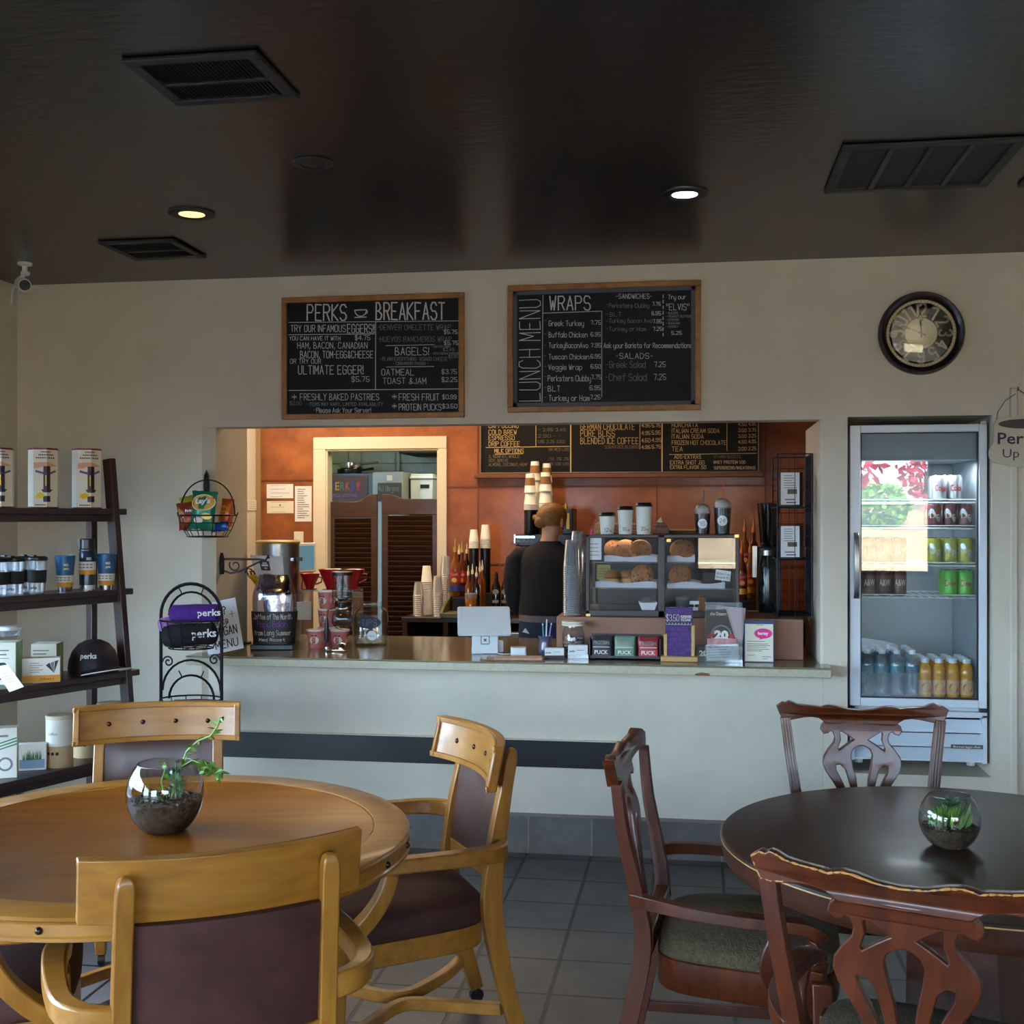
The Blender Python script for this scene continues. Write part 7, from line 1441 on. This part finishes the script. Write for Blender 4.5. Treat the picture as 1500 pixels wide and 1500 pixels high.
saloon('left louvred saloon door with its crest rising to the right, lit from the room', 481, 551, 724, 735, True, .1); saloon('right louvred saloon door with its crest rising to the left, in shadow', 560, 642.5, 724, 731, False, .05)
# --- kitchen
Yk = 9.6; s = mp(540, Yk); kx = lambda px: PY(px, HZ, Yk).x; kz = lambda py: HC + (HZ - py) * s
t = T('warming_cabinet', 'dark kitchen cabinet with a colourful lettered sign on its brown front', 'cabinet', (kx(478), Yk, 0)); w_ = kx(548) - kx(478); zt = kz(693); g = G(M_black); g.bb(0, w_, 0, .6, 0, zt); g.o('body', t, bevel=.004)
g = G(mat('brown cabinet front', (92, 52, 28), .5)); g.bb(.02, w_ - .05, -.008, -.001, .2, zt - .02); fr_ = g.o('front_panel', t)
g = G(M_card); cs = [(40, 70, 150), (200, 160, 40), (60, 130, 70), (200, 90, 40), (60, 70, 150), (190, 50, 50)]; x = kx(484) - kx(478)
for i, ch in enumerate('PERKS!'): print_text(g, ch, (x + i * .046, -.012, kz(718)), V((1, 0, .08)), UZ, 12 * s, .038, bold=.02, m=mat('sign letter %d' % i, cs[i], .5)); 
print_text(g, 'ESPRESSO SMOOTHIES', (x, -.012, kz(728)), UX, UZ, 5 * s, .24, m=mat('sign violet', (150, 110, 190), .5)); g.o('lettering', fr_, recalc=False)
def pan(label, x0, x1, y0, y1, m, hx, hy, hm, dy, z=None):
    r = (kx(x1) - kx(x0)) / 2; h = (y1 - y0) * s; t = T('cooking_pan', label, 'pan', ((kx(x0) + kx(x1)) / 2, Yk + .25 + dy, z if z else zt + .0006)); g = G(m); g.caps = (True, False); g.lathe([(r * .96, 0), (r, .01), (r, h), (r * .97, h), (r * .95, .006), (.001, .006)], n=28); g.o('pan_body', t); g = G(hm); g.tube([(r * .98, 0, h * .8), (r * 1.15, 0, h * .85), (kx(hx) - t.location.x, -.02, h * .85 + .01)], [.008, .01, .012], 8); g.o('handle', t); return zt + h
z = pan('black frying pan under the steel pot, on the kitchen cabinet', 482, 517, 685, 692.5, M_black, 536, 0, M_black, 0); pan('steel saucepan on top of the black frying pan', 486, 519, 676, 685, M_chrome, 543, 0, mat('tan handle', (110, 96, 70), .5), 0, z + .003)
t = T('kitchen_fridge', 'pale grey steel kitchen fridge with a handwritten sign, seen over the swing doors', 'fridge', (kx(550), Yk - .1, 0)); w_ = kx(594) - kx(550); g = G(mat('grey steel side', (150, 152, 144), .45, metal=.3)); g.bb(0, w_, 0, .6, 0, kz(692)); g.o('body', t, bevel=.006)
g = G(M_card); g.bb(.125, .175, -.003, 0, kz(705), kz(697)); g.o('sticker', t); g = G(mat('grey slate sign', (72, 66, 58), .6)); g.bb(.05, w_ - .01, -.01, -.001, kz(735), kz(708)); sg = g.o('sign_panel', t); g = G(M_chalkd); hand(g, 'Nut Allergens', (.06, -.0115, kz(720)), UX, UZ, 8 * s, w_ - .09, .004); hand(g, 'Inside', (.09, -.0115, kz(731)), UX, UZ, 7 * s, w_ - .16, .004); g.o('lettering', sg, recalc=False)
t = T('ticket_printer', 'white kitchen appliance with a small display above the right swing door', 'appliance', (kx(597), Yk + .1, kz(735))); w_ = kx(630) - kx(597); g = G(M_plw); h_ = kz(694) - kz(735); g.bb(0, w_, 0, .3, 0, h_); g.bb(-.006, w_ + .006, -.01, .3, h_ * .82, h_ * .9); bd_ = g.o('body', t, bevel=.006); g = G(M_black); g.bb(w_ * .45, w_ * .85, -.004, 0, h_ * .48, h_ * .62); g.o('display', bd_)
g = G(M_steel); g.bb(.0, w_ + .05, .0, .32, -.03, -.004); g.tube([(w_ * .5, .15, -.03), (w_ * .5, .15, -kz(735) + .01)], .02, 8); g.o('stand', t)
for px in (526.5, 584): t = T('wall_pipe', 'thin white pipe on the kitchen tiles, %s' % ('right of the saucepan handle' if px < 550 else 'above the grey fridge'), 'pipe', (PY(px, HZ, 10.37).x, 10.37, 0)); g = G(M_card); g.cyl((0, 0, 0), (0, 0, 2.74), .012, n=10); g.o('pipe', t)
t = T('range_hood', 'dark range hood at the top right of the kitchen doorway', 'hood', (kx(580), Yk + .1, kz(663))); g = G(M_blackm); g.bb(0, 1.0, 0, .7, .0, .35); g.o('hood', t); 
# --- back counter
YBF, ZBC = 7.18, .935; X0 = PY(588, HZ, YBF).x
t = T('back_counter', 'dark back counter with open shelves along the orange wall', 'counter', (0, 0, 0)); g = G(mat('dark counter top', (48, 36, 32), .35)); g.bb(X0, BX1 - .002, YBF, YO - .024, ZBC - .03, ZBC); g.o('counter_top', t, bevel=.003)
M_rw = mat('red brown cabinet wood', (84, 44, 30), .5); g = G(M_rw); xs = [X0 + .02, PY(652, HZ, YBF).x, PY(732, HZ, YBF).x, .0, .6, BX1 - .03]
for x in xs: g.bb(x - .016, x + .016, YBF + .01, YO - .05, 0, ZBC - .03)
g.bb(X0, BX1 - .002, YBF + .01, YO - .05, .08, .11); g.bb(X0, BX1 - .002, YBF + .03, YO - .05, .62, .64); g.bb(X0, BX1 - .002, YO - .06, YO - .05, 0, ZBC - .03, M_blackm); g.o('cabinet', t)
xa, xb_ = PY(645, HZ, YBF).x, PY(738, HZ, YBF).x; t = T('raised_shelf', 'olive-edged raised counter section holding the syrups', 'shelf', (xa, YBF - .02, ZBC + .0006)); g = G(mat('olive laminate', (104, 98, 66), .4)); g.bb(0, xb_ - xa, 0, .62, 0, .03); g.prism([(0, .03), (.62, .03), (.62, .12), (.25, .12), (.04, .06)], 0, .02, 'x'); g.o('shelf', t, bevel=.003); ZR = ZBC + .0312
def riser(label, p0, p1, Y0, Y1, zb_, zt_): a, b_ = PY(p0, HZ, Y0).x, PY(p1, HZ, Y0).x; t = T('riser_block', label, 'riser', ((a + b_) / 2, Y0, zb_)); g = G(M_blackm); g.bb((a - b_) / 2, (b_ - a) / 2, 0, Y1 - Y0, 0, zt_ - zb_ - .0006); g.o('block', t, bevel=.003)
q = mp(672, 7.42); riser('dark riser block under the two labelled syrup bottles', 662, 681, 7.36, 7.58, ZR, HC - (791 - HZ) * mp(672, 7.42) - .372)
riser('dark riser step at the back under the cup dispensers', 672, 722, 7.585, 7.76, ZR, ZR + .1012)
riser('dark riser block under the syrup bottles right of the pastry case', 1080, 1112, 7.22, 7.55, ZBC + .0006, HC - (791 - HZ) * mp(1090, 7.3) - .372)
riser('higher dark riser block behind, right of the pastry case', 1080, 1116, 7.56, 7.76, ZBC + .0006, HC - (762 - HZ) * mp(1090, 7.6) - .374)
t = T('steel_bin', 'steel-lidded bin on the back shelf right of the till', 'bin', (PY(758, HZ, 7.0).x, 7.05, .0)); g = G(M_steel); g.bb(-.16, .1, 0, .1, .0, .86); g.o('bin', t, bevel=.01)
# cups on the back counter
def bst(px, Y, z, ytop, pitch, m, wpx, hpx, grp, below, top, sleeve=None):
    q = mp(px, Y); pr = cup_proto(m, wpx * q * .36, wpx * q * .5, hpx * q, sleeve); ztop = HC - (ytop - HZ) * q; n = max(2, int(round((ztop - hpx * q - z) / pitch)) + 1)
    stack(px, Y, z, n, pitch, pr, grp, below, top)
    for o in [x for x in bpy.data.objects if 'used' in x.keys()]: del o['used']
zc = ZBC + .0006
bst(613, 7.3, zc, 852, .013, M_cupc, 16, 20, 'wrapped cups at the left end of the back counter', 'cup inside the leftmost clear-wrapped stack on the back counter', 'topmost cup of the leftmost clear-wrapped stack on the back counter')
bst(625, 7.42, zc, 828, .014, M_pcup, 16, 24, 'white cups beside the wrapped stack', 'white paper cup in the stack just right of the clear-wrapped stack', 'topmost white paper cup of the stack just right of the wrapped one')
bst(641, 7.3, zc, 843, .012, M_cupc, 16, 26, 'clear cups left of the syrups', 'clear plastic cup in the shorter stack left of the syrup bottles', 'topmost clear cup of the shorter stack left of the syrup bottles')
bst(653, 7.5, zc + .03, 815, .014, M_cupc, 16, 28, 'taller clear cups left of the syrups', 'clear plastic cup in the taller stack left of the syrup bottles', 'topmost clear cup of the taller stack left of the syrup bottles')
def tube_holder(label, px, Y, z, ytop, wpx):
    q = mp(px, Y); t = T('cup_dispenser', label, 'cup dispenser', (PY(px, HZ, Y).x, Y, z)); h = HC - (ytop - HZ) * q - z; g = G(M_black); r = wpx * q / 2; g.lathe([(r * .9, 0), (r, .01), (r, h - .012), (r * 1.05, h - .01), (r * 1.05, h - .001), (r * .8, h)], n=20); g.o('tube', t); return z + h + .0006
zz_ = tube_holder('black cup dispenser tube holding the shorter white stack', 694, 7.6, ZR + .1012, 803, 14); bst(694, 7.6, zz_, 775, .014, M_pcup, 14, 18, 'white cups in the shorter dispenser', 'white paper cup in the dispenser nearer the doorway', 'topmost white paper cup of the dispenser nearer the doorway')
zz_ = tube_holder('taller black cup dispenser tube right of the first', 711, 7.66, ZR + .1012, 803, 15); bst(711, 7.66, zz_, 769, .014, M_pcup, 15, 22, 'white cups in the taller dispenser', 'white paper cup in the dispenser nearer the barista', 'topmost white paper cup of the dispenser nearer the barista')
# bottles
def syrup(label, px, Y, z, ytop, wpx, body, lab, lab2, pump, grp, name='syrup_bottle'):
    q = mp(px, Y); ztp = HC - (ytop - HZ) * q; H_ = min(ztp - z, .37 if wpx > 12 else .3); z = ztp - H_; r = wpx * q / 2; t = T(name, label, 'bottle', (PY(px, HZ, Y).x, Y, z), 0, grp); g = G(body); b0 = H_ * .8; g.lathe([(r * .92, 0), (r, .01), (r, b0 * .6), (r * .85, b0 * .7), (r * .36, b0 * .82), (r * .34, b0)], n=18); bo = g.o('bottle_body', t)
    if lab: g = G(lab); g.caps = (False, False); g.lathe([(r + .0008, b0 * .3), (r + .0008, b0 * .56)], n=18); g.lathe([(r + .001, b0 * .12), (r + .001, b0 * .24)], n=18, m=lab2); k = len(g.v); print_text(g, 'Torani', (-r * .7, -r - .001, b0 * .44), V((1, 0, .15)), UZ, b0 * .07, r * 1.4, m=M_card); g.disc((0, -r - .0016, b0 * .36), r * .5, 14, m=B_gold, ry=b0 * .05); g.o('paper_label', t, recalc=False)
    g = G(pump); g.lathe([(r * .4, b0 * .97), (r * .42, b0 * 1.06), (r * .2, b0 * 1.1), (r * .18, H_ * .93), (r * .1, H_), (.001, H_)], n=12); g.o('pourer', t)
B_amb = mat('amber syrup', (130, 74, 26), .12, coat=.6); B_red = mat('red brown syrup', (90, 34, 20), .12, coat=.6); B_drk = mat('dark syrup', (24, 16, 14), .15, coat=.6); L_red = mat('red label', (176, 40, 40), .5); L_blu = mat('blue label', (52, 56, 130), .5); P_wht = mat('cream pourer', (224, 208, 176), .4); P_gld = mat('gold pourer', (196, 150, 60), .3, metal=.5)
sg = 'syrup bottles on the back counter'
syrup('tall syrup bottle with red and blue label and gold pourer, nearest the doorway', 667, 7.42, ZR, 790, 16, B_amb, L_red, L_blu, P_gld, sg); syrup('tall syrup bottle with red and blue label, second from the doorway', 677, 7.52, ZR, 791, 14, B_red, L_red, L_blu, P_gld, sg)
for px, Y, yt, m, lab in ((672.5, 7.64, 797, B_drk, 'dark syrup bottle behind the two labelled ones, thin white pourer'), (684, 7.66, 796, B_drk, 'dark syrup bottle behind, under the shorter cup dispenser'), (686, 7.36, 828, B_amb, 'small amber bottle behind the amber jar'), (692, 7.42, 826, B_red, 'small red brown bottle with cream pourer'), (698, 7.36, 830, B_drk, 'small dark bottle with cream pourer, front of the dispensers'), (703, 7.44, 822, B_amb, 'small amber bottle with pointed pourer, tallest of the small ones'), (706.5, 7.5, 820, B_amb, 'small amber bottle furthest right of the small ones')): syrup(lab, px, Y, ZR + (.102 if Y > 7.58 else 0), yt, 10, m, None, None, P_wht, sg)
for px, lab in ((727, 'dark sauce bottle with oval label, left of a pair'), (740.5, 'dark sauce bottle with oval label, right of a pair')):
    q = mp(px, 7.4); t = T('sauce_bottle', lab, 'bottle', (PY(px, HZ, 7.4).x, 7.4, ZR), 0, 'dark sauce bottles'); g = G(B_drk); r = 6.5 * q; g.lathe([(r * .9, 0), (r, .01), (r, 34 * q), (r * .5, 44 * q), (r * .4, 50 * q)], n=16); g.o('bottle_body', t); g = G(M_chalkd); g.disc((0, -r - .001, 28 * q), r * .75, 16, ry=4 * q); g.rect(-r * .7, r * .7, 12 * q, 16 * q, -r - .001); g.o('paper_label', t); g = G(M_black); g.lathe([(r * .45, 49 * q), (r * .42, 54 * q), (.001, 58 * q)], n=10); g.o('cap', t)
q = mp(689, 7.3); t = T('amber_jar', 'short amber jar in front of the small bottles', 'jar', (PY(689.5, HZ, 7.27).x, 7.27, ZR)); g = G(mat('amber honey', (150, 86, 20), .15, coat=.6)); g.lathe([(8 * q, 0), (8.5 * q, .006), (8.5 * q, 20 * q), (7 * q, 22 * q)], n=20); g.o('jar_body', t); g = G(mat('jar foam', (150, 130, 120), .4)); g.lathe([(8.6 * q, 20 * q), (8.6 * q, 27 * q), (.001, 28 * q)], n=20); g.o('lid', t)
q = mp(755, 7.3); t = T('dark_canister', 'dark canister with a peaked white lid beside the barista', 'canister', (PY(754, HZ, 7.33).x, 7.33, ZR)); g = G(mat('slate canister', (34, 40, 44), .4)); g.lathe([(6.5 * q, 0), (6.5 * q, 28 * q)], n=18); g.o('canister_body', t); g = G(M_plw); g.lathe([(6 * q, 28 * q), (5 * q, 32 * q), (1.5 * q, 36 * q), (.001, 40 * q)], n=14); g.o('lid', t)
syrup('syrup bottle with a gold neck and white pump, partly behind the barista', 751, 7.64, ZR, 822, 10, B_amb, None, None, P_wht, sg)
# brewer and cup towers
Yv = 7.52; q = mp(795, Yv); qv = q; zx = lambda py: HC - (py - HZ) * qv
t = T('coffee_brewer', 'black coffee brewer on the back counter behind the barista', 'coffee machine', (PY(798, HZ, Yv).x, Yv, ZBC + .0006)); z0 = ZBC; hw = 41 * q; g = G(M_black); g.bb(-hw, hw, -.08, .3, zx(800) - z0, zx(783) - z0); g.bb(-hw, hw, .1, .3, 0, zx(800) - z0); g.bb(-hw, hw, -.08, .3, 0, .06); g.bb(hw * .62, hw, .0, .28, zx(783) - z0, zx(745) - z0); br = g.o('body', t, bevel=.006)
g = G(M_chrome); g.bb(-hw * .98, -hw * .3, -.083, -.08, zx(788) - z0, zx(785) - z0); g.tube([(-hw - .005, -.06, zx(795) - z0), (-hw - .025, -.09, zx(796) - z0), (-hw + .02, -.1, zx(797) - z0)], .006, 8); g.bb(-hw - .008, -hw, -.08, .0, zx(797) - z0, zx(783) - z0); g.o('tap', t); g = G(M_chalkd); print_text(g, 'BUNN', (-hw * .95, -.082, zx(794) - z0), UX, UZ, 4 * q, .1); g.o('lettering', br, recalc=False)
g = G(P_gld); g.lathe([(.014, 0), (.014, .02), (.008, .022), (.008, .034), (.001, .034)], (hw * .7, .1, zx(745) - z0), 12); g.tube([(hw * .7, .1, zx(745) - z0 + .018), (hw * .5, .08, zx(743) - z0), (hw * .45, .08, zx(747) - z0)], .006, 8); g.o('brass_fitting', t); g = G(P_gld); g.bb(hw * .78, hw * .88, -.004, .0, zx(775) - z0, zx(752) - z0); g.o('sight_glass', t)
M_slv = mat('kraft sleeve', (150, 108, 66), .8)
for px, Y, yt, yb_, w_, lab in ((776.5, 7.46, 694, 747, 18, 'front left'), (799, 7.46, 692, 747, 19.5, 'front right'), (783.5, 7.66, 676, 747, 17, 'rear left'), (801, 7.68, 679, 747, 17, 'rear right')):
    q = mp(px, Y); z_ = tube_holder('black cup tube under the %s cup tower on the brewer' % lab, px, Y, zx(783) + .0012, yb_, w_ * .95); q = mp(px, Y)
    bst(px, Y, z_, yt + 22, .0105, M_pcup, w_, 24, 'sleeved cups in the %s tower' % lab, 'white paper cup nested in the %s tower above the brewer' % lab, 'upper white paper cup of the %s tower, just under its sleeved cup' % lab)
    zt_ = HC - (yt - HZ) * q; pr = cup_proto(M_pcup, w_ * q * .34, w_ * q * .48, 28 * q, M_slv); pr.location = (PY(px, HZ, Y).x, Y, zt_ - 28 * q); pr['label'] = 'topmost cup with a kraft sleeve on the %s tower above the brewer' % lab; pr['group'] = 'sleeved cups on top of the towers'
# right end of the bar
for px, Y, z, yt, m, lab in ((1087, 7.3, ZBC + .0006, 791, B_red, 'red brown syrup bottle right of the pastry case, low front'), (1099, 7.42, ZBC + .0006, 790, B_amb, 'amber syrup bottle right of the pastry case, beside the grinder'), (1091, 7.6, ZBC + .0006, 760, B_amb, 'amber syrup bottle with tall orange pourer, behind the case'), (1104, 7.64, ZBC + .0006, 761, B_red, 'red brown syrup bottle with tall orange pourer, next to the grinder')): syrup(lab, px, Y, z, yt, 15, m, L_red, B_gold, mat('orange pourer', (206, 110, 40), .4), 'syrup bottles right of the case')
Yg = 6.13; q = mp(1125, Yg); t = T('coffee_grinder', 'tall black coffee grinder with a tapered hopper, left of the wire rack', 'coffee grinder', (PY(1126, HZ, Yg).x, Yg + .0, ZT + .0006)); zl_ = lambda py: HC - (py - HZ) * q - ZT; g = G(M_black); g.bb(-.06, .06, -.06, .06, 0, zl_(801)); g.o('grinder_body', t, bevel=.008); g = G(mat('black gloss hopper', (18, 18, 20), .12, coat=.6)); g.lathe([(10 * q, zl_(803)), (12 * q, zl_(798)), (16.5 * q, zl_(742)), (17 * q, zl_(738)), (.001, zl_(736))], n=28); g.o('hopper', t); g = G(M_steel); g.bb(-.085, -.062, -.06, .02, zl_(845), zl_(800)); g.o('dosing_lever', t)
Yf = 5.93; q = mp(1124, Yf); t = T('thermos_flask', 'tall dark green-black thermos flask in front of the grinder', 'flask', (PY(1124, HZ, Yf).x, Yf, ZB2)); g = G(mat('green black steel', (26, 34, 34), .18, metal=.5, coat=.5)); hh = HC - (805 - HZ) * q - ZB2; g.lathe([(13 * q, 0), (13.5 * q, .01), (13 * q, hh * .7), (9.5 * q, hh * .9), (9 * q, hh * .92)], n=28); g.o('flask_body', t); g = G(M_steel); g.lathe([(9.5 * q, hh * .91), (9.5 * q, hh * .99), (.001, hh)], n=20); g.o('lid', t)
# wire rack with coffee bags
RY0, RY1 = 5.57, 5.9; rx1 = OX1 - .02; rx0 = PY(1139, HZ, RY0).x; zr0, zr1 = ZB2, HC - (665 - HZ) * mp(1165, RY0); t = T('wire_rack', 'tall black wire rack holding coffee bags at the right end of the bar', 'rack', (rx0, RY0, zr0)); w_ = rx1 - rx0; d_ = RY1 - RY0; h_ = zr1 - zr0; g = G(M_iron)
for x in (0, w_):
    for y in (0, d_): g.cyl((x, y, 0), (x, y, h_), .0045, n=6)
sh = [HC - (py - HZ) * mp(1165, RY0) - zr0 for py in (820, 743)]
for z in [.01] + sh + [h_]:
    g.tube([(0, 0, z), (w_, 0, z), (w_, d_, z), (0, d_, z)], .0035, 5, True)
g.o('frame', t); g = G(M_iron)
for i in range(1, 10): y = d_ * i / 10; g.cyl((w_, y, 0), (w_, y, h_), .002, n=5)
for i in range(1, 14): z = h_ * i / 14; g.cyl((w_, 0, z), (w_, d_, z), .002, n=5)
g.o('side_grid', t); g = G(M_iron)
for i in range(1, 4): x = w_ * i / 4; g.cyl((x, d_, 0), (x, d_, h_), .002, n=5); g.cyl((x, 0, 0), (x, 0, h_), .0018, n=5) if i == 2 else None
for i in range(1, 14): z = h_ * i / 14; g.cyl((0, d_, z), (w_, d_, z), .002, n=5)
g.o('back_grid', t)
for z in [.01] + sh:
    g = G(M_iron)
    for i in range(1, 9): y = d_ * i / 9; g.cyl((0, y, z), (w_, y, z), .002, n=5)
    g.o('wire_shelf', t)
RK = t.location.copy()
def cbag(label, z, py0, py1, x0, x1):
    t = T('coffee_bag', label, 'coffee bag', RK + V((w_ * .45, .03, z + .004)), .12, 'black coffee bags in the wire rack'); q = mp(1160, RY0); hh = (py1 - py0) * q; ww = w_ * .74; g = G(mat('black coffee bag', (30, 27, 32), .45, bump=.2, bscale=25)); g.T = Matrix.Translation((0, .05, 0)); pil(g, ww, 0, hh, .042, nz=10); g.T = None; b_ = g.o('bag', t, smooth=50)
    g = G(M_paper); g.bb(-ww * .46, ww * .28, .003, .0065, hh * .05, hh * .98); lb = g.o('paper_label', b_); g = G(M_gray)
    for k in range(6): g.rect(-ww * .34, ww * random.uniform(-.05, .2), hh * (.88 - .07 * k), hh * (.9 - .07 * k), .002)
    g.rect(-ww * .2, ww * .18, hh * .36, hh * .5, .0018, mat('olive badge', (92, 88, 62), .6)); g.rect(-ww * .3, ww * .1, hh * .18, hh * .22, .002); g.rect(-ww * .25, ww * .15, hh * .1, hh * .13, .002, M_ink); g.o('print', lb, recalc=False)
cbag('black coffee bag with white label on the upper rack shelf', sh[1], 690, 741, 0, 0); cbag('black coffee bag with white label on the lower rack shelf', sh[0], 769, 818, 0, 0)
# ================================================================== barista
M_skin = mat('skin', (206, 152, 120), .55); M_swt = mat('black sweater', (20, 15, 18), .9, bump=.3, bscale=120); M_jean = mat('dark blue denim', (30, 46, 72), .8, var=.15, scale=60); M_hair = mat('honey blond hair', (150, 104, 44), .55, rgb2=(96, 60, 22), scale=30, stretch=(1, 6, 6)); M_shoe = mat('black shoe', (18, 17, 18), .5)
def skinned(name, parent, verts, edges, m, sub=2):
    me = bpy.data.meshes.new(name); me.from_pydata([v[:3] for v in verts], edges, []); ob = bpy.data.objects.new(name, me); COL.objects.link(ob); ob.parent = parent; me.materials.append(m)
    md = ob.modifiers.new('Skin', 'SKIN'); md.use_smooth_shade = True
    for i, v in enumerate(verts): d = me.skin_vertices[0].data[i]; d.radius = (v[3], v[4] if len(v) > 4 else v[3]); d.use_root = (i == 0)
    s_ = ob.modifiers.new('Subsurf', 'SUBSURF'); s_.levels = s_.render_levels = sub; return ob
px0 = 802; Yp = 6.78; t = T('person', 'person seen from behind in a black sweater and jeans, working at the back counter', 'person', (PY(px0, HZ, Yp).x, Yp, 0), -.12)
vs = [(0, 0, .95, .14, .1), (0, 0, 1.08, .12, .09), (0, .01, 1.22, .135, .095), (0, .015, 1.34, .095, .075), (0, .02, 1.405, .06, .055), (.004, .035, 1.45, .05, .05), (.012, .05, 1.50, .062, .066), (.014, .055, 1.555, .074, .085), (.014, .05, 1.60, .062, .075)]
es = [(i, i + 1) for i in range(8)]
def chain(root, pts):
    p = root
    for q in pts: vs.append(q); es.append((p, len(vs) - 1)); p = len(vs) - 1
    return p
for sx in (-1, 1):
    w_i = chain(3, [(sx * .12, .02, 1.325, .044), (sx * .175, .012, 1.295, .046), (sx * .215, .02, 1.2, .046), (sx * .225, .06, 1.07, .04), (sx * .2, .17, 1.06, .036), (sx * .165, .28, 1.07, .026), (sx * .15, .32, 1.075, .024, .034), (sx * .14, .36, 1.075, .022, .036)])
    chain(0, [(sx * .09, 0, .88, .095, .1), (sx * .1, .01, .68, .082), (sx * .1, .02, .5, .06), (sx * .1, .0, .3, .055), (sx * .1, -.015, .1, .036), (sx * .1, .03, .05, .036, .034), (sx * .11, .13, .035, .036, .026)])
    for k, (ln, dx) in enumerate(((.06, -.024), (.072, -.008), (.068, .008), (.052, .024))): chain(w_i, [(sx * .14 + dx, .385, 1.075, .009), (sx * .14 + dx * 1.1, .385 + ln * .5, 1.068, .0088), (sx * .14 + dx * 1.1, .385 + ln * .9, 1.045, .0075)])
    chain(w_i - 1, [(sx * .15 - sx * .035, .345, 1.07, .011), (sx * .15 - sx * .05, .385, 1.06, .009)])
body = skinned('body', t, vs, es, M_skin)
def loft(g, rings, m=None, n=28, close=True):   # (x, y, z, rx, ry) ellipses joined into one skin
    vs = []; fs = []
    for x, y, z, rx, ry in rings: vs += [(x + rx * math.cos(2 * PI * i / n), y + ry * math.sin(2 * PI * i / n), z) for i in range(n)]
    for k in range(len(rings) - 1): fs += [(k * n + i, k * n + (i + 1) % n, k * n + n + (i + 1) % n, k * n + n + i) for i in range(n)]
    if close: fs += [list(range(n))[::-1], [(len(rings) - 1) * n + i for i in range(n)]]
    g.add(vs, fs, m)
g = G(M_swt); loft(g, [(0, -.005, 1.0, .172, .135), (0, -.004, 1.06, .168, .13), (0, .0, 1.15, .162, .122), (0, .006, 1.25, .17, .122), (0, .01, 1.32, .176, .115), (0, .014, 1.365, .16, .098), (0, .018, 1.395, .12, .08), (0, .022, 1.415, .082, .066), (.002, .026, 1.43, .064, .058)], close=False)
for sx in (-1, 1): g.tube([(sx * .12, .015, 1.345), (sx * .16, .013, 1.335), (sx * .19, .014, 1.305), (sx * .205, .02, 1.24), (sx * .212, .03, 1.14), (sx * .21, .055, 1.06), (sx * .2, .11, 1.035), (sx * .185, .18, 1.05), (sx * .172, .235, 1.062)], [.05, .066, .07, .066, .06, .057, .054, .048, .042], 18)
g.o('sweater', t, smooth=75)
g = G(M_jean); loft(g, [(0, 0, 1.05, .15, .118), (0, -.004, .98, .162, .13), (0, -.01, .9, .17, .135), (0, -.008, .83, .172, .13)])
for sx in (-1, 1): loft(g, [(sx * .078, -.004, .87, .088, .118), (sx * .085, .0, .78, .092, .11), (sx * .092, .01, .62, .08, .086), (sx * .098, .018, .48, .064, .068), (sx * .1, .0, .3, .06, .066), (sx * .1, -.01, .12, .056, .062), (sx * .1, -.008, .075, .058, .066)])
jn = g.o('jeans', t, smooth=75); g = G(M_paper); g.add([(-.115, -.142, .905), (-.07, -.15, .897), (-.095, -.15, .93)], [(0, 1, 2)]); g.o('paper_slip', jn)
g = G(mat('grey shirt hem', (120, 104, 110), .9)); loft(g, [(0, -.002, .962, .171, .138), (0, -.002, 1.02, .166, .13)], close=False); g.o('shirt_hem', t)
for sx in (-1, 1): g = G(M_shoe); g.tube([(sx * .1, -.06, .045), (sx * .1, -.04, .05), (sx * .1, .04, .05), (sx * .108, .13, .04), (sx * .11, .17, .032)], [.03, .044, .046, .044, .024], 14); g.o('shoe', t, smooth=70)
hd = V((.014, .052, 1.56)); RH = Matrix.Rotation(-.55, 3, 'Z')
g = G(M_hair); N = 20
for j in range(1):
    vs = []; fs = []; K = 10
    for i in range(K + 1):
        th_ = PI * .66 * i / K
        for k in range(N):
            p_ = 2 * PI * k / N; f = max(0, math.sin(p_ - .0)); r_ = .094 * (1 + .0 * f); lim = th_ * (1 - .42 * f); q = V((r_ * .92 * math.sin(lim) * math.cos(p_), r_ * 1.08 * math.sin(lim) * math.sin(p_), r_ * 1.0 * math.cos(lim))); vs.append(RH @ q + hd + V((0, -.004, .004)))
    for i in range(K):
        for k in range(N): fs.append((i * N + k, i * N + (k + 1) % N, (i + 1) * N + (k + 1) % N, (i + 1) * N + k))
    g.add(vs, fs)
g.ball(hd + RH @ V((.0, -.092, -.02)), .036, (1.1, .7, .95), 16); g.tube([hd + RH @ V((-.085, -.02, .02)), hd + RH @ V((-.06, -.08, .01)), hd + RH @ V((.02, -.1, -.02))], [.01, .018, .012], 8); g.o('hair', t, smooth=80)
for sx in (-1, 1):
    g = G(M_skin); g.ball(hd + RH @ V((sx * .083, .0, -.022)), .026, (.4, .75, 1.1), 12); g.o('ear', body); g = G(M_paper); g.ball(hd + RH @ V((sx * .032, .078, -.01)), .012, n=10); g.ball(hd + RH @ V((sx * .032, .088, -.01)), .006, n=8, m=M_ink); g.o('eye', body)
g = G(M_skin); g.tube([hd + RH @ V((0, .082, -.002)), hd + RH @ V((0, .1, -.03)), hd + RH @ V((0, .085, -.04))], [.007, .012, .009], 8); g.o('nose', body); g = G(mat('lip', (170, 92, 84), .5)); g.tube([hd + RH @ V((-.022, .078, -.06)), hd + RH @ V((0, .085, -.058)), hd + RH @ V((.022, .078, -.06))], [.003, .006, .003], 6); g.o('mouth', body)
